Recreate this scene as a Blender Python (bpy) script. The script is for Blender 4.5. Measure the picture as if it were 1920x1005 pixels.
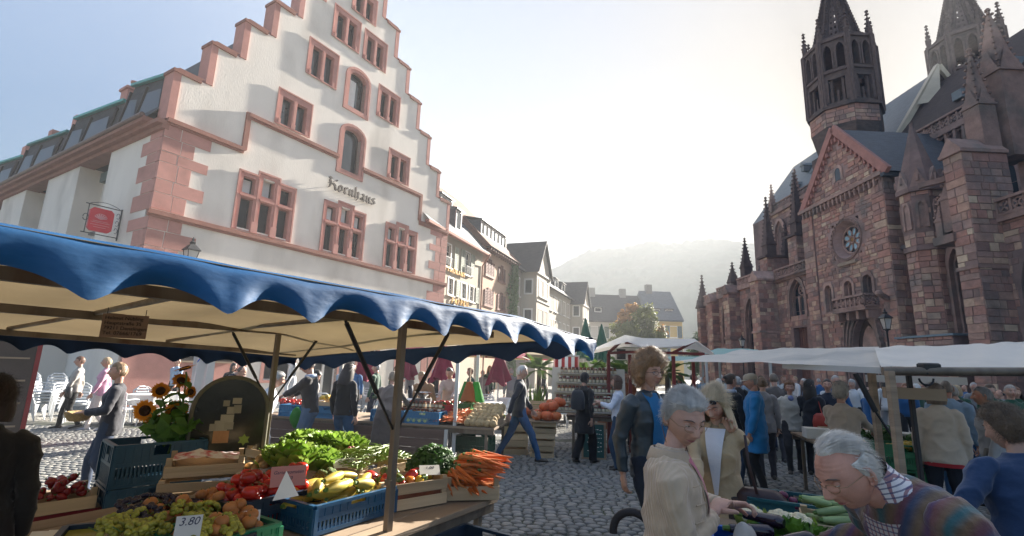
import bpy, math, random
from mathutils import Vector, Matrix, Quaternion, noise as mnoise
for _o in list(bpy.data.objects): bpy.data.objects.remove(_o)
SC = bpy.context.scene
COL = SC.collection
R = math.radians
rnd = random.Random(7)
U = rnd.uniform
# ------------------------------------------------------------------ camera
FPX, PITCH, ROLL, EYE = 930.0, 11.4, 1.85, 1.72
cp, sp, cr, sr = math.cos(R(PITCH)), math.sin(R(PITCH)), math.cos(R(ROLL)), math.sin(R(ROLL))
CF = Vector((0, cp, sp)); _u0 = Vector((0, -sp, cp)); _r0 = Vector((1, 0, 0))
CR = _r0 * cr + _u0 * sr; CU = -_r0 * sr + _u0 * cr
cam = bpy.data.cameras.new('camera'); cam_ob = bpy.data.objects.new('camera', cam); COL.objects.link(cam_ob)
cam.sensor_width = 36; cam.lens = 36 * FPX / 1920; cam.clip_start = 0.05; cam.clip_end = 6000
cam_ob.matrix_world = Matrix(((CR.x, CU.x, -CF.x, 0), (CR.y, CU.y, -CF.y, 0), (CR.z, CU.z, -CF.z, EYE), (0, 0, 0, 1)))
SC.camera = cam_ob
# ------------------------------------------------------------------ sky, sun, exposure
SUN_AZ, SUN_EL = 34.6, 23.4
w = bpy.data.worlds.new('World'); SC.world = w; w.use_nodes = True
nt = w.node_tree; nt.nodes.clear()
sky = nt.nodes.new('ShaderNodeTexSky'); sky.sky_type = 'NISHITA'; sky.sun_disc = False
sky.sun_elevation = R(SUN_EL); sky.sun_rotation = R(SUN_AZ)
sky.altitude = 0; sky.air_density = 1.0; sky.dust_density = 1.2; sky.ozone_density = 1.5
# the hazy morning sky: bright glow round the sun levels off instead of growing without limit
def vmath(op, a=None, b=None, vec=None):
	n_ = nt.nodes.new('ShaderNodeVectorMath'); n_.operation = op
	for i_, q in enumerate((a, b)):
		if q is None: continue
		if hasattr(q, 'links'): nt.links.new(q, n_.inputs[i_])
		else: n_.inputs[i_].default_value = q
	return n_.outputs[0]
SKY_K = 2.4
dot = nt.nodes.new('ShaderNodeVectorMath'); dot.operation = 'DOT_PRODUCT'; nt.links.new(sky.outputs[0], dot.inputs[0]); dot.inputs[1].default_value = (.3, .5, .2)
fm = nt.nodes.new('ShaderNodeMath'); fm.operation = 'MULTIPLY_ADD'; nt.links.new(dot.outputs['Value'], fm.inputs[0]); fm.inputs[1].default_value = SKY_K; fm.inputs[2].default_value = 1
iv_ = nt.nodes.new('ShaderNodeMath'); iv_.operation = 'DIVIDE'; iv_.inputs[0].default_value = 1; nt.links.new(fm.outputs[0], iv_.inputs[1])
sf = nt.nodes.new('ShaderNodeVectorMath'); sf.operation = 'SCALE'; nt.links.new(sky.outputs[0], sf.inputs[0]); nt.links.new(iv_.outputs[0], sf.inputs['Scale']); soft = sf.outputs[0]
bg = nt.nodes.new('ShaderNodeBackground'); bg.inputs[1].default_value = .15
out = nt.nodes.new('ShaderNodeOutputWorld')
nt.links.new(soft, bg.inputs[0]); nt.links.new(bg.outputs[0], out.inputs[0])
sun = bpy.data.lights.new('sun', 'SUN'); sun.energy = 4.4; sun.angle = R(0.9); sun.color = (1, .93, .82)
sun_ob = bpy.data.objects.new('sun', sun); COL.objects.link(sun_ob)
SDIR = Vector((math.sin(R(SUN_AZ)) * math.cos(R(SUN_EL)), math.cos(R(SUN_AZ)) * math.cos(R(SUN_EL)), math.sin(R(SUN_EL))))
sun_ob.rotation_euler = SDIR.to_track_quat('Z', 'Y').to_euler(); sun_ob.location = SDIR * 120
vs = SC.view_settings
vs.view_transform = 'Standard'; vs.look = 'None'; vs.gamma = 1; vs.use_curve_mapping = False
vs.exposure = 3.05
HAZE = .0018
SC.render.engine = 'CYCLES'
SC.cycles.max_bounces = 6; SC.cycles.diffuse_bounces = 3; SC.cycles.glossy_bounces = 3; SC.cycles.transmission_bounces = 4
SC.cycles.transparent_max_bounces = 8; SC.cycles.volume_bounces = 0; SC.cycles.use_denoising = True
SC.cycles.caustics_reflective = False; SC.cycles.caustics_refractive = False
try: SC.cycles.sample_clamp_indirect = 6
except Exception: pass
# ------------------------------------------------------------------ pixel helpers (photo pixels -> world points)
def ray(x, y): return CF + CR * ((x - 960) / FPX) - CU * ((y - 502.5) / FPX)
def G(x, y, z=0.0):
	d = ray(x, y); return Vector((0, 0, EYE)) + d * ((z - EYE) / d.z)
def atD(x, y, D):
	return Vector((0, 0, EYE)) + ray(x, y) * D
def azdir(a): return Vector((math.sin(R(a)), math.cos(R(a)), 0))
# ------------------------------------------------------------------ naming
def tag(o, label=None, cat=None, group=None, kind=None):
	if label: o['label'] = label
	if cat: o['category'] = cat
	if group: o['group'] = group
	if kind: o['kind'] = kind
	return o
def thing(name, label, cat, loc=(0, 0, 0), rz=0.0, group=None, az=None):
	"""Empty at the base of a thing; az: compass direction (clockwise from +Y) its local +Y looks along."""
	o = bpy.data.objects.new(name, None); COL.objects.link(o)
	o.empty_display_size = .1
	o.location = loc; o.rotation_euler = (0, 0, -R(az) if az is not None else rz)
	return tag(o, label, cat, group)
def dup(root, loc=None, rz=None, label=None, group=None, scale=None, color=None):
	r = root.copy(); COL.objects.link(r)
	if loc is not None: r.location = loc
	if rz is not None: r.rotation_euler = (0, 0, rz)
	if scale: r.scale = (scale,) * 3
	if label: r['label'] = label
	if group: r['group'] = group
	for ch in root.children:
		c = ch.copy(); COL.objects.link(c); c.parent = r
		for g in ch.children:
			d = g.copy(); COL.objects.link(d); d.parent = c
	return r
# ------------------------------------------------------------------ mesh builder
class MB:
	def __init__(s): s.v = []; s.f = []; s.mi = []; s.m = 0; s.M = None; s.tint = None; s.t = []
	def add(s, vs, fs):
		o = len(s.v)
		if s.M is not None: vs = [s.M @ Vector(p) for p in vs]
		s.v += [tuple(p) for p in vs]
		for f in fs: s.f.append([i + o for i in f]); s.mi.append(s.m)
		if s.tint is not None: s.t += [s.tint] * len(fs)
		return s
	def box(s, x0, x1, y0, y1, z0, z1):
		return s.add([(x0,y0,z0),(x1,y0,z0),(x1,y1,z0),(x0,y1,z0),(x0,y0,z1),(x1,y0,z1),(x1,y1,z1),(x0,y1,z1)],
                     [(0,3,2,1),(4,5,6,7),(0,1,5,4),(1,2,6,5),(2,3,7,6),(3,0,4,7)])
	def cbox(s, c, sz, b=0.0):
		x, y, z = c; a, d, e = sz[0]/2, sz[1]/2, sz[2]/2
		if b <= 0: return s.box(x-a, x+a, y-d, y+d, z-e, z+e)
		vs = []; n = []
		for Z, k in ((-e, b), (-e+b, 0), (e-b, 0), (e, b)):
			for X, Y in ((-a+b, -d), (a-b, -d), (a, -d+b), (a, d-b), (a-b, d), (-a+b, d), (-a, d-b), (-a, -d+b)):
				fx = (a-k)/a if a > k else .5; fy = (d-k)/d if d > k else .5
				vs.append((x+X*fx, y+Y*fy, z+Z))
		for r in range(3):
			for i in range(8):
				j = (i+1) % 8; n.append((r*8+i, r*8+j, r*8+8+j, r*8+8+i))
		n.append(tuple(range(7, -1, -1))); n.append(tuple(range(24, 32)))
		return s.add(vs, n)
	def prism(s, poly, y0, y1):           # poly in (x,z), counter-clockwise seen from -y
		n = len(poly)
		vs = [(x, y0, z) for x, z in poly] + [(x, y1, z) for x, z in poly]
		fs = [tuple(range(n)), tuple(range(2*n-1, n-1, -1))] + [((i+1) % n, i, n+i, n+(i+1) % n) for i in range(n)]
		return s.add(vs, fs)
	def slab(s, poly, z0, z1):            # poly in (x,y)
		n = len(poly)
		vs = [(x, y, z0) for x, y in poly] + [(x, y, z1) for x, y in poly]
		return s.add(vs, [tuple(range(n-1, -1, -1)), tuple(range(n, 2*n))] + [(i, (i+1) % n, n+(i+1) % n, n+i) for i in range(n)])
	def bar(s, p0, p1, w, h, up=(0, 0, 1)):
		p0 = Vector(p0); p1 = Vector(p1); d = (p1-p0).normalized(); up = Vector(up)
		if abs(d.dot(up)) > .98: up = Vector((1, 0, 0)) if abs(d.x) < .9 else Vector((0, 1, 0))
		a = d.cross(up).normalized() * (w/2); b = a.cross(d).normalized() * (h/2)
		vs = [p0-a-b, p0+a-b, p0+a+b, p0-a+b, p1-a-b, p1+a-b, p1+a+b, p1-a+b]
		return s.add(vs, [(0,1,2,3),(7,6,5,4),(0,4,5,1),(1,5,6,2),(2,6,7,3),(3,7,4,0)])
	def loft(s, rings, cap=True, closed=True):
		n = len(rings[0]); vs = [p for r in rings for p in r]; fs = []
		for i in range(len(rings)-1):
			for j in range(n if closed else n-1):
				k = (j+1) % n; fs.append((i*n+j, i*n+k, (i+1)*n+k, (i+1)*n+j))
		if cap and closed: fs.append(tuple(range(n-1, -1, -1))); fs.append(tuple(range((len(rings)-1)*n, len(rings)*n)))
		return s.add(vs, fs)
	def tube(s, pts, r, n=8, cap=True, flat=1.0):
		pts = [Vector(p) for p in pts]; rings = []; prev = None
		for i, p in enumerate(pts):
			d = (pts[min(i+1, len(pts)-1)] - pts[max(i-1, 0)]).normalized()
			if prev is None:
				a = d.cross(Vector((0, 0, 1)))
				if a.length < .1: a = d.cross(Vector((0, 1, 0)))
				if a.length < .1: a = d.cross(Vector((1, 0, 0)))
			else: a = prev - d * prev.dot(d)
			a.normalize(); prev = a; b = d.cross(a)
			rr = r[i] if isinstance(r, (list, tuple)) else r
			rings.append([p + a * (rr*math.cos(2*math.pi*k/n)) + b * (rr*flat*math.sin(2*math.pi*k/n)) for k in range(n)])
		return s.loft(rings, cap)
	def lathe(s, prof, n=16, c=(0, 0, 0), sx=1, sy=1, ph=0):
		rings = [[(c[0]+sx*r*math.cos(2*math.pi*k/n+ph), c[1]+sy*r*math.sin(2*math.pi*k/n+ph), c[2]+z) for k in range(n)] for r, z in prof]
		return s.loft(rings)
	def grid(s, P, flip=False):
		nu, nv = len(P), len(P[0]); vs = [p for r in P for p in r]; fs = []
		for i in range(nu-1):
			for j in range(nv-1):
				f = (i*nv+j, (i+1)*nv+j, (i+1)*nv+j+1, i*nv+j+1); fs.append(f[::-1] if flip else f)
		return s.add(vs, fs)
	def ball(s, c, r, nu=10, nv=7):
		rx, ry, rz = r if isinstance(r, (tuple, list)) else (r, r, r)
		vs = [(c[0], c[1], c[2]-rz)]; fs = []
		for i in range(1, nv):
			t = math.pi*i/nv
			for k in range(nu):
				a = 2*math.pi*k/nu; vs.append((c[0]+rx*math.sin(t)*math.cos(a), c[1]+ry*math.sin(t)*math.sin(a), c[2]-rz*math.cos(t)))
		vs.append((c[0], c[1], c[2]+rz)); L = len(vs)-1
		for k in range(nu):
			j = (k+1) % nu; fs.append((0, 1+j, 1+k)); fs.append((L, 1+(nv-2)*nu+k, 1+(nv-2)*nu+j))
			for i in range(nv-2): fs.append((1+i*nu+k, 1+i*nu+j, 1+(i+1)*nu+j, 1+(i+1)*nu+k))
		return s.add(vs, fs)
	def mesh(s, name, mats, smooth=0):
		me = bpy.data.meshes.new(name); me.from_pydata(s.v, [], s.f)
		for m in (mats if isinstance(mats, (list, tuple)) else [mats]): me.materials.append(m)
		if any(s.mi): me.polygons.foreach_set('material_index', s.mi)
		if len(s.t) == len(s.f) and s.t:
			at = me.attributes.new('tint', 'FLOAT', 'FACE'); at.data.foreach_set('value', s.t)
		if smooth:
			me.polygons.foreach_set('use_smooth', [True]*len(me.polygons))
			if smooth < 170: me.set_sharp_from_angle(angle=R(smooth))
		me.update(); return me
	def build(s, name, mats, parent=None, smooth=0, loc=None, color=None):
		return put(name, s.mesh(name, mats, smooth), parent, loc, color)
def put(name, me, parent=None, loc=None, color=None):
	o = bpy.data.objects.new(name, me); COL.objects.link(o)
	if parent is not None: o.parent = parent
	if loc is not None: o.location = loc
	if color is not None: o.color = (*color, 1)
	return o
def bbox(name, x0, x1, y0, y1, z0, z1, m, parent=None, color=None):
	return MB().box(x0, x1, y0, y1, z0, z1).build(name, m, parent, color=color)
UNIT = {}
def unit_block(m, k=0):
	key = (m.name, k)
	if key not in UNIT:
		r2 = random.Random(k+5); b = MB(); b.cbox((0, 0, 0), (1, 1, 1))
		b.v = [(x*(1-.5*r2.random()*.05), y, z*(1-.5*r2.random()*.07)) for x, y, z in b.v]
		UNIT[key] = b.mesh('block', m)
	return UNIT[key]
def block(name, x0, x1, y0, y1, z0, z1, m, parent, k=0):
	o = put(name, unit_block(m, k), parent); o.location = ((x0+x1)/2, (y0+y1)/2, (z0+z1)/2); o.scale = (x1-x0, y1-y0, z1-z0); return o
# ------------------------------------------------------------------ materials
MATS = {}
def mat(name, col=(.5, .5, .5), rough=.7, var=.18, ns=3.0, bump=.25, bs=30.0, obj=False, metal=0.0, stretch=(1, 1, 1), spec=.35,
		col2=None, ns2=.0, mix2=.5, trans=0.0, tl=None, alpha=None, ramp=None, rvar=.25, det=4.0, bd=.02, coat=0.0, sub=0.0, sheen=0.0):
	"""Procedural Principled material: base colour varied by noise, per object and by a slow second noise; bump from fine noise."""
	if name in MATS: return MATS[name]
	m = bpy.data.materials.new(name); MATS[name] = m; m.use_nodes = True
	t = m.node_tree; n = t.nodes; L = t.links.new
	bs_ = n['Principled BSDF']; o_ = n['Material Output']
	tc = n.new('ShaderNodeTexCoord'); oi = n.new('ShaderNodeObjectInfo')
	mp = n.new('ShaderNodeVectorMath'); mp.operation = 'MULTIPLY'; mp.inputs[1].default_value = stretch
	L(tc.outputs['Object'], mp.inputs[0])
	ad = n.new('ShaderNodeVectorMath'); ad.operation = 'ADD'
	sc = n.new('ShaderNodeVectorMath'); sc.operation = 'SCALE'; sc.inputs[0].default_value = (37, 17, 29); L(oi.outputs['Random'], sc.inputs['Scale'])
	L(mp.outputs[0], ad.inputs[0]); L(sc.outputs[0], ad.inputs[1])
	nz = n.new('ShaderNodeTexNoise'); nz.inputs['Scale'].default_value = ns; nz.inputs['Detail'].default_value = det; nz.inputs['Roughness'].default_value = .6
	L(ad.outputs[0], nz.inputs['Vector'])
	mr = n.new('ShaderNodeMapRange'); mr.inputs[1].default_value = .25; mr.inputs[2].default_value = .75; mr.inputs[3].default_value = 1-var; mr.inputs[4].default_value = 1+var
	L(nz.outputs[0], mr.inputs[0])
	if ramp:
		at = n.new('ShaderNodeAttribute'); at.attribute_name = 'tint'
		s1 = n.new('ShaderNodeMath'); s1.operation = 'ADD'; L(at.outputs['Fac'], s1.inputs[0]); L(oi.outputs['Random'], s1.inputs[1])
		s2 = n.new('ShaderNodeMath'); s2.operation = 'FRACT'; L(s1.outputs[0], s2.inputs[0])
		cr_ = n.new('ShaderNodeValToRGB'); cr_.color_ramp.interpolation = 'LINEAR'
		el = cr_.color_ramp.elements
		while len(el) < len(ramp): el.new(.5)
		for e, (p, c) in zip(el, ramp): e.position = p; e.color = (*c, 1)
		L(s2.outputs[0], cr_.inputs[0]); base = cr_.outputs[0]
	elif obj: base = oi.outputs['Color']
	else:
		rg = n.new('ShaderNodeRGB'); rg.outputs[0].default_value = (*col, 1); base = rg.outputs[0]
	if col2:
		n2 = n.new('ShaderNodeTexNoise'); n2.inputs['Scale'].default_value = ns2 or ns*.3; n2.inputs['Detail'].default_value = 5; L(ad.outputs[0], n2.inputs['Vector'])
		r2 = n.new('ShaderNodeMapRange'); r2.inputs[1].default_value = .62-mix2*.3; r2.inputs[2].default_value = .78-mix2*.2; L(n2.outputs[0], r2.inputs[0])
		mx = n.new('ShaderNodeMix'); mx.data_type = 'RGBA'; L(r2.outputs[0], mx.inputs['Factor']); L(base, mx.inputs[6]); mx.inputs[7].default_value = (*col2, 1); base = mx.outputs[2]
	rv = n.new('ShaderNodeMapRange'); rv.inputs[3].default_value = 1-rvar; rv.inputs[4].default_value = 1+rvar; L(oi.outputs['Random'], rv.inputs[0])
	mm = n.new('ShaderNodeMath'); mm.operation = 'MULTIPLY'; L(mr.outputs[0], mm.inputs[0])
	if obj or ramp: mm.inputs[1].default_value = 1
	else: L(rv.outputs[0], mm.inputs[1])
	vm = n.new('ShaderNodeVectorMath'); vm.operation = 'SCALE'; L(base, vm.inputs[0]); L(mm.outputs[0], vm.inputs['Scale'])
	L(vm.outputs[0], bs_.inputs['Base Color'])
	bs_.inputs['Roughness'].default_value = rough; bs_.inputs['Metallic'].default_value = metal
	bs_.inputs['Specular IOR Level'].default_value = spec
	if coat: bs_.inputs['Coat Weight'].default_value = coat
	if sheen: bs_.inputs['Sheen Weight'].default_value = sheen
	if sub:
		bs_.inputs['Subsurface Weight'].default_value = sub; bs_.inputs['Subsurface Radius'].default_value = (.012, .005, .003); bs_.inputs['Subsurface Scale'].default_value = .6
	if trans: bs_.inputs['Transmission Weight'].default_value = trans
	if alpha is not None: bs_.inputs['Alpha'].default_value = alpha
	if bump:
		b2 = n.new('ShaderNodeTexNoise'); b2.inputs['Scale'].default_value = bs; b2.inputs['Detail'].default_value = 3; L(ad.outputs[0], b2.inputs['Vector'])
		bp = n.new('ShaderNodeBump'); bp.inputs['Strength'].default_value = bump; bp.inputs['Distance'].default_value = bd; L(b2.outputs[0], bp.inputs['Height']); L(bp.outputs[0], bs_.inputs['Normal'])
	if tl:
		ts = n.new('ShaderNodeBsdfTranslucent'); L(vm.outputs[0], ts.inputs[0])
		ms = n.new('ShaderNodeMixShader'); ms.inputs[0].default_value = tl; L(bs_.outputs[0], ms.inputs[1]); L(ts.outputs[0], ms.inputs[2]); L(ms.outputs[0], o_.inputs[0])
	return m
# ================================================================== materials of the buildings
STUCCO = mat('white_render', (.80, .74, .665), .9, .07, .7, .16, 16, col2=(.60, .545, .48), ns2=.45, mix2=.42, bd=.03, stretch=(1, 1, .5))
PINK = mat('pink_sandstone', (.50, .24, .20), .85, .12, 2.2, .3, 26, col2=(.42, .20, .165), ns2=.8, mix2=.4, rvar=.10)
PINKD = mat('brown_sandstone_ledge', (.30, .135, .10), .85, .15, 2.5, .3, 20, rvar=.08)
GLASS = mat('dark_window_glass', (.025, .03, .035), .06, .3, .6, 0, spec=.75)
SASH = mat('dark_wood_sash', (.05, .032, .025), .6, .2, 4, .1)
WHITEP = mat('white_painted_wood', (.72, .7, .66), .55, .06, 3, .1)
SLATE = mat('dark_roof_tiles', (.045, .04, .04), .75, .35, 2.0, .6, 14, stretch=(1, 1, 2.5), bd=.05, rvar=.15)
SLATEB = mat('blue_slate_roof', (.075, .085, .10), .55, .3, 2.0, .6, 9, stretch=(1, 1, 3), bd=.05, rvar=.1)
REDTILE = mat('brown_clay_tiles', (.17, .085, .06), .85, .35, 3.0, .8, 12, stretch=(1, 1, 3), bd=.06)
COPPER = mat('green_copper_sheet', (.10, .36, .34), .6, .12, 2, .1, 8)
IRON = mat('black_wrought_iron', (.02, .02, .022), .5, .2, 5, .1, spec=.4)
ZINC = mat('grey_zinc_pipe', (.12, .12, .125), .45, .2, 3, .1, metal=.3)
LAMPGLASS = mat('pale_lantern_glass', (.75, .74, .70), .25, .05, 2, 0, spec=.5, trans=.3)
INK = mat('black_lettering', (.02, .02, .02), .7, .1, 3, 0)
def wall_cells(mb, solids, holes, y=0.0, depth=.3, inner=True):
	"""Front faces (towards -y) of the union of solid rects minus holes; each hole gets reveals of the given depth."""
	xs = sorted({v for r in solids+holes for v in r[:2]}); zs = sorted({v for r in solids+holes for v in r[2:]})
	for j in range(len(zs)-1):
		z0, z1 = zs[j], zs[j+1]; run = None
		if z1-z0 < 1e-6: continue
		for i in range(len(xs)):
			ok = False
			if i < len(xs)-1:
				cx, cz = (xs[i]+xs[i+1])/2, (z0+z1)/2
				ok = any(a < cx < b and c < cz < d for a, b, c, d in solids) and not any(a < cx < b and c < cz < d for a, b, c, d in holes)
			if ok and run is None: run = xs[i]
			if not ok and run is not None:
				mb.add([(run, y, z0), (xs[i], y, z0), (xs[i], y, z1), (run, y, z1)], [(0, 1, 2, 3)]); run = None
	if inner:
		for a, b, c, d in holes:
			mb.add([(a, y, c), (b, y, c), (b, y, d), (a, y, d), (a, y+depth, c), (b, y+depth, c), (b, y+depth, d), (a, y+depth, d)],
                   [(0, 4, 5, 1), (1, 5, 6, 2), (2, 6, 7, 3), (3, 7, 4, 0)])
def frame_edges(mb, rects, y0, y1, w):
	for a, b, c, d in rects:
		mb.box(a, b, y0, y1, c, c+w); mb.box(a, b, y0, y1, d-w, d); mb.box(a, a+w, y0, y1, c+w, d-w); mb.box(b-w, b, y0, y1, c+w, d-w)
def text_mesh(s, size, m, depth=.004, align='CENTER', shear=0):
	cu = bpy.data.curves.new('txt', 'FONT'); cu.body = s; cu.size = size; cu.extrude = depth; cu.align_x = align; cu.shear = shear; cu.resolution_u = 3
	o = bpy.data.objects.new('txt', cu); COL.objects.link(o)
	me = bpy.data.meshes.new_from_object(o.evaluated_get(bpy.context.evaluated_depsgraph_get()))
	bpy.data.objects.remove(o); me.materials.clear(); me.materials.append(m); return me
def text(name, s, size, m, parent, loc, rot, depth=.004, align='CENTER', shear=0):
	o = put(name, text_mesh(s, size, m, depth, align, shear), parent); o.location = loc; o.rotation_euler = rot; return o
# ================================================================== ground
GROUND = mat('cobbled_square', (.27, .26, .235), .8, .25, 1.2, .1, 20)
def cobble_mat():
	t = GROUND.node_tree; n = t.nodes; L = t.links.new; b = n['Principled BSDF']
	tc = n.new('ShaderNodeTexCoord'); v = n.new('ShaderNodeTexVoronoi'); v.feature = 'DISTANCE_TO_EDGE'; v.inputs['Scale'].default_value = 8.5; v.inputs['Randomness'].default_value = .7
	v2 = n.new('ShaderNodeTexVoronoi'); v2.inputs['Scale'].default_value = 8.5; v2.inputs['Randomness'].default_value = .7
	L(tc.outputs['Object'], v.inputs['Vector']); L(tc.outputs['Object'], v2.inputs['Vector'])
	mr = n.new('ShaderNodeMapRange'); mr.inputs[2].default_value = .12; mr.inputs[3].default_value = .35; L(v.outputs[0], mr.inputs[0])
	hs = n.new('ShaderNodeSeparateColor'); L(v2.outputs['Color'], hs.inputs[0])
	m2 = n.new('ShaderNodeMapRange'); m2.inputs[3].default_value = .7; m2.inputs[4].default_value = 1.3; L(hs.outputs[0], m2.inputs[0])
	mu = n.new('ShaderNodeMath'); mu.operation = 'MULTIPLY'; L(mr.outputs[0], mu.inputs[0]); L(m2.outputs[0], mu.inputs[1])
	old = b.inputs['Base Color'].links[0].from_socket
	vm = n.new('ShaderNodeVectorMath'); vm.operation = 'SCALE'; L(old, vm.inputs[0]); L(mu.outputs[0], vm.inputs['Scale']); L(vm.outputs[0], b.inputs['Base Color'])
	m3 = n.new('ShaderNodeMapRange'); m3.inputs[2].default_value = .2; L(v.outputs[0], m3.inputs[0])
	bp = n.new('ShaderNodeBump'); bp.inputs['Strength'].default_value = .9; bp.inputs['Distance'].default_value = .03; L(m3.outputs[0], bp.inputs['Height']); L(bp.outputs[0], b.inputs['Normal'])
cobble_mat()
gm = MB(); gm.add([(-900, -900, 0), (900, -900, 0), (900, 900, 0), (-900, 900, 0)], [(0, 1, 2, 3)])
ground = gm.build('ground', GROUND); tag(ground, 'grey cobbled market square', kind='structure')
# ================================================================== the stepped gable house
KP = azdir(-37.29) * 21.0
korn = thing('stepped_gable_house', 'white stepped gable house trimmed in pink sandstone at the left', 'building', KP, R(90-31.5))
KW, EAVE = 16.33, 10.2
# steps of the gable: (x0, x1, top)
ST = [(0, 1.1, 12.2), (1.1, 2.22, 14.02), (2.22, 3.36, 15.8), (3.36, 4.5, 17.55), (4.5, 5.62, 19.25), (5.62, 6.75, 20.95), (6.75, 9.62, 22.6),
      (9.62, 10.75, 20.95), (10.75, 11.85, 19.1), (11.85, 12.97, 17.4), (12.97, 14.07, 15.62), (14.07, 15.18, 13.75), (15.18, KW, 12.03)]
solids = [(0, KW, 0, EAVE)] + [(a, b, EAVE, t) for a, b, t in ST]
# windows: ('triple', x0, x1, z0, ztop) / ('pair', ...) / ('arch', ...)
TRI = [(2.80, 5.46), (6.95, 9.58), (10.98, 13.55)]
PAIR = [(3.98, 5.78, 11.95, 13.66), (10.75, 12.48, 11.85, 13.6), (5.15, 6.92, 15.03, 16.95), (9.6, 11.32, 15.0, 16.9),
		(6.3, 8.06, 17.75, 19.6), (8.3, 10.0, 17.7, 19.5), (7.3, 9.0, 20.0, 21.6)]
ARCH = [(7.42, 9.12, 10.95, 13.75), (7.42, 9.08, 14.4, 16.95)]
holes = []
for a, b in TRI: holes += [(a+.1, b-.1, 6.95, 9.25)]
for a, b, c, d in PAIR: holes.append((a+.1, b-.1, c+.08, d-.1))
for a, b, c, d in ARCH: holes.append((a+.3, b-.3, c+.2, d-.28))
GF = [(5.0, 6.3, .9, 3.3), (7.4, 8.7, .05, 3.3), (9.9, 11.2, .9, 3.3), (12.6, 13.9, .9, 3.3)]
mb = MB(); wall_cells(mb, solids, holes+GF, 0, .35)
mb.build('front_wall', STUCCO, korn)
mb = MB()
for a, b, t in ST: mb.box(a+.002, b-.002, .352, .62, EAVE-.5, t-.06)
mb.build('gable_parapet', STUCCO, korn)
for a, b, c, d in GF:
	f = MB(); wall_cells(f, [(a-.16, b+.16, c-.1, d+.16)], [(a, b, c, d)], -.03, .2); o = f.build('ground_floor_window', PINK, korn)
	bbox('pane', a, b, .2, .22, c, d, GLASS, o); g = MB(); frame_edges(g, [(a, (a+b)/2, c, d), ((a+b)/2, b, c, d)], .15, .2, .06); g.build('sash', WHITEP, o)
def panes(parent, rects, y=.26, paper=()):
	for k, (a, b, c, d) in enumerate(rects):
		bbox('pane', a, b, y, y+.015, c, d, GLASS, parent)
		if k in paper: bbox('paper_sign', a+.05, b-.05, y-.012, y-.004, c+.05, d-.06, PAPERW, parent)
	g = MB(); frame_edges(g, rects, y-.05, y, .045); g.build('sash', SASH, parent)
PAPERW = mat('white_paper', (.75, .75, .73), .8, .04, 3, 0)
for a, b in TRI:
	w3 = (b-a-.12)/3; z0 = 6.84
	xs = [(a+.06+k*w3+.17, a+.06+(k+1)*w3-.17+.02) for k in range(3)]
	up = [(xs[0][0], xs[0][1], 8.42, 9.12), (xs[1][0], xs[1][1], 8.5, 9.32), (xs[2][0], xs[2][1], 8.42, 9.12)]
	lo = [(x0, x1, z0+.03, 8.22) for x0, x1 in xs]
	f = MB(); wall_cells(f, [(a, b, z0, 9.34), (a+w3, b-w3, 9.34, 9.54)], up+lo, -.035, .34)
	for x in (a, b-.07): f.box(x, x+.07, -.075, -.037, z0, 9.34)
	f.box(a, a+w3, -.075, -.037, 9.27, 9.345); f.box(b-w3, b, -.075, -.037, 9.27, 9.345); f.box(a+w3-.03, b-w3+.03, -.075, -.037, 9.47, 9.545)
	for x in (a+w3-.03, b-w3-.04): f.box(x, x+.07, -.075, -.037, 9.345, 9.47)
	for x0, x1 in zip([v[1] for v in xs[:2]], [v[0] for v in xs[1:]]): f.box(x0+.02, x1-.02, -.09, -.037, z0, 7.3); f.box((x0+x1)/2-.05, (x0+x1)/2+.05, -.08, -.037, 7.3, 9.2)
	for x0, x1 in xs: f.box(x0-.08, x1+.08, -.09, -.037, 8.27, 8.36)
	o = f.build('triple_window', PINK, korn); panes(o, up+lo, .27, (0, 1) if a < 5 else (0, 1, 2))
for a, b, c, d in PAIR:
	m_ = (a+b)/2; L_ = [(a+.27, m_-.1, c+.06, d-.32), (m_+.1, b-.27, c+.06, d-.32)]
	f = MB(); wall_cells(f, [(a, b, c, d)], L_, -.035, .34); frame_edges(f, [(a, b, c, d)], -.07, -.037, .06)
	f.box(m_-.06, m_+.06, -.065, -.037, c+.3, d-.3); f.box(m_-.1, m_+.1, -.08, -.037, c+.06, c+.28); f.box(a+.16, a+.27, -.08, -.037, c+.06, c+.28); f.box(b-.27, b-.16, -.08, -.037, c+.06, c+.28)
	o = f.build('double_window', PINK, korn); panes(o, L_, .27)
def arch_path(x0, x1, z0, zs, rise, n=9):
	cx, hw = (x0+x1)/2, (x1-x0)/2
	return [(x0, z0)] + [(cx - hw*math.cos(math.pi*k/n), zs + rise*math.sin(math.pi*k/n)) for k in range(n+1)] + [(x1, z0)]
def ring_wall(mb, pin, pout, y0, y1, yo):
	n = len(pin)
	for i in range(n-1):
		(a, b), (c, d), (e, f_), (g, h) = pin[i], pin[i+1], pout[i+1], pout[i]
		mb.add([(a, y0, b), (c, y0, d), (e, y0, f_), (g, y0, h), (a, y1, b), (c, y1, d), (e, yo, f_), (g, yo, h)], [(0, 3, 2, 1), (0, 1, 5, 4), (2, 3, 7, 6)])
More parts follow.
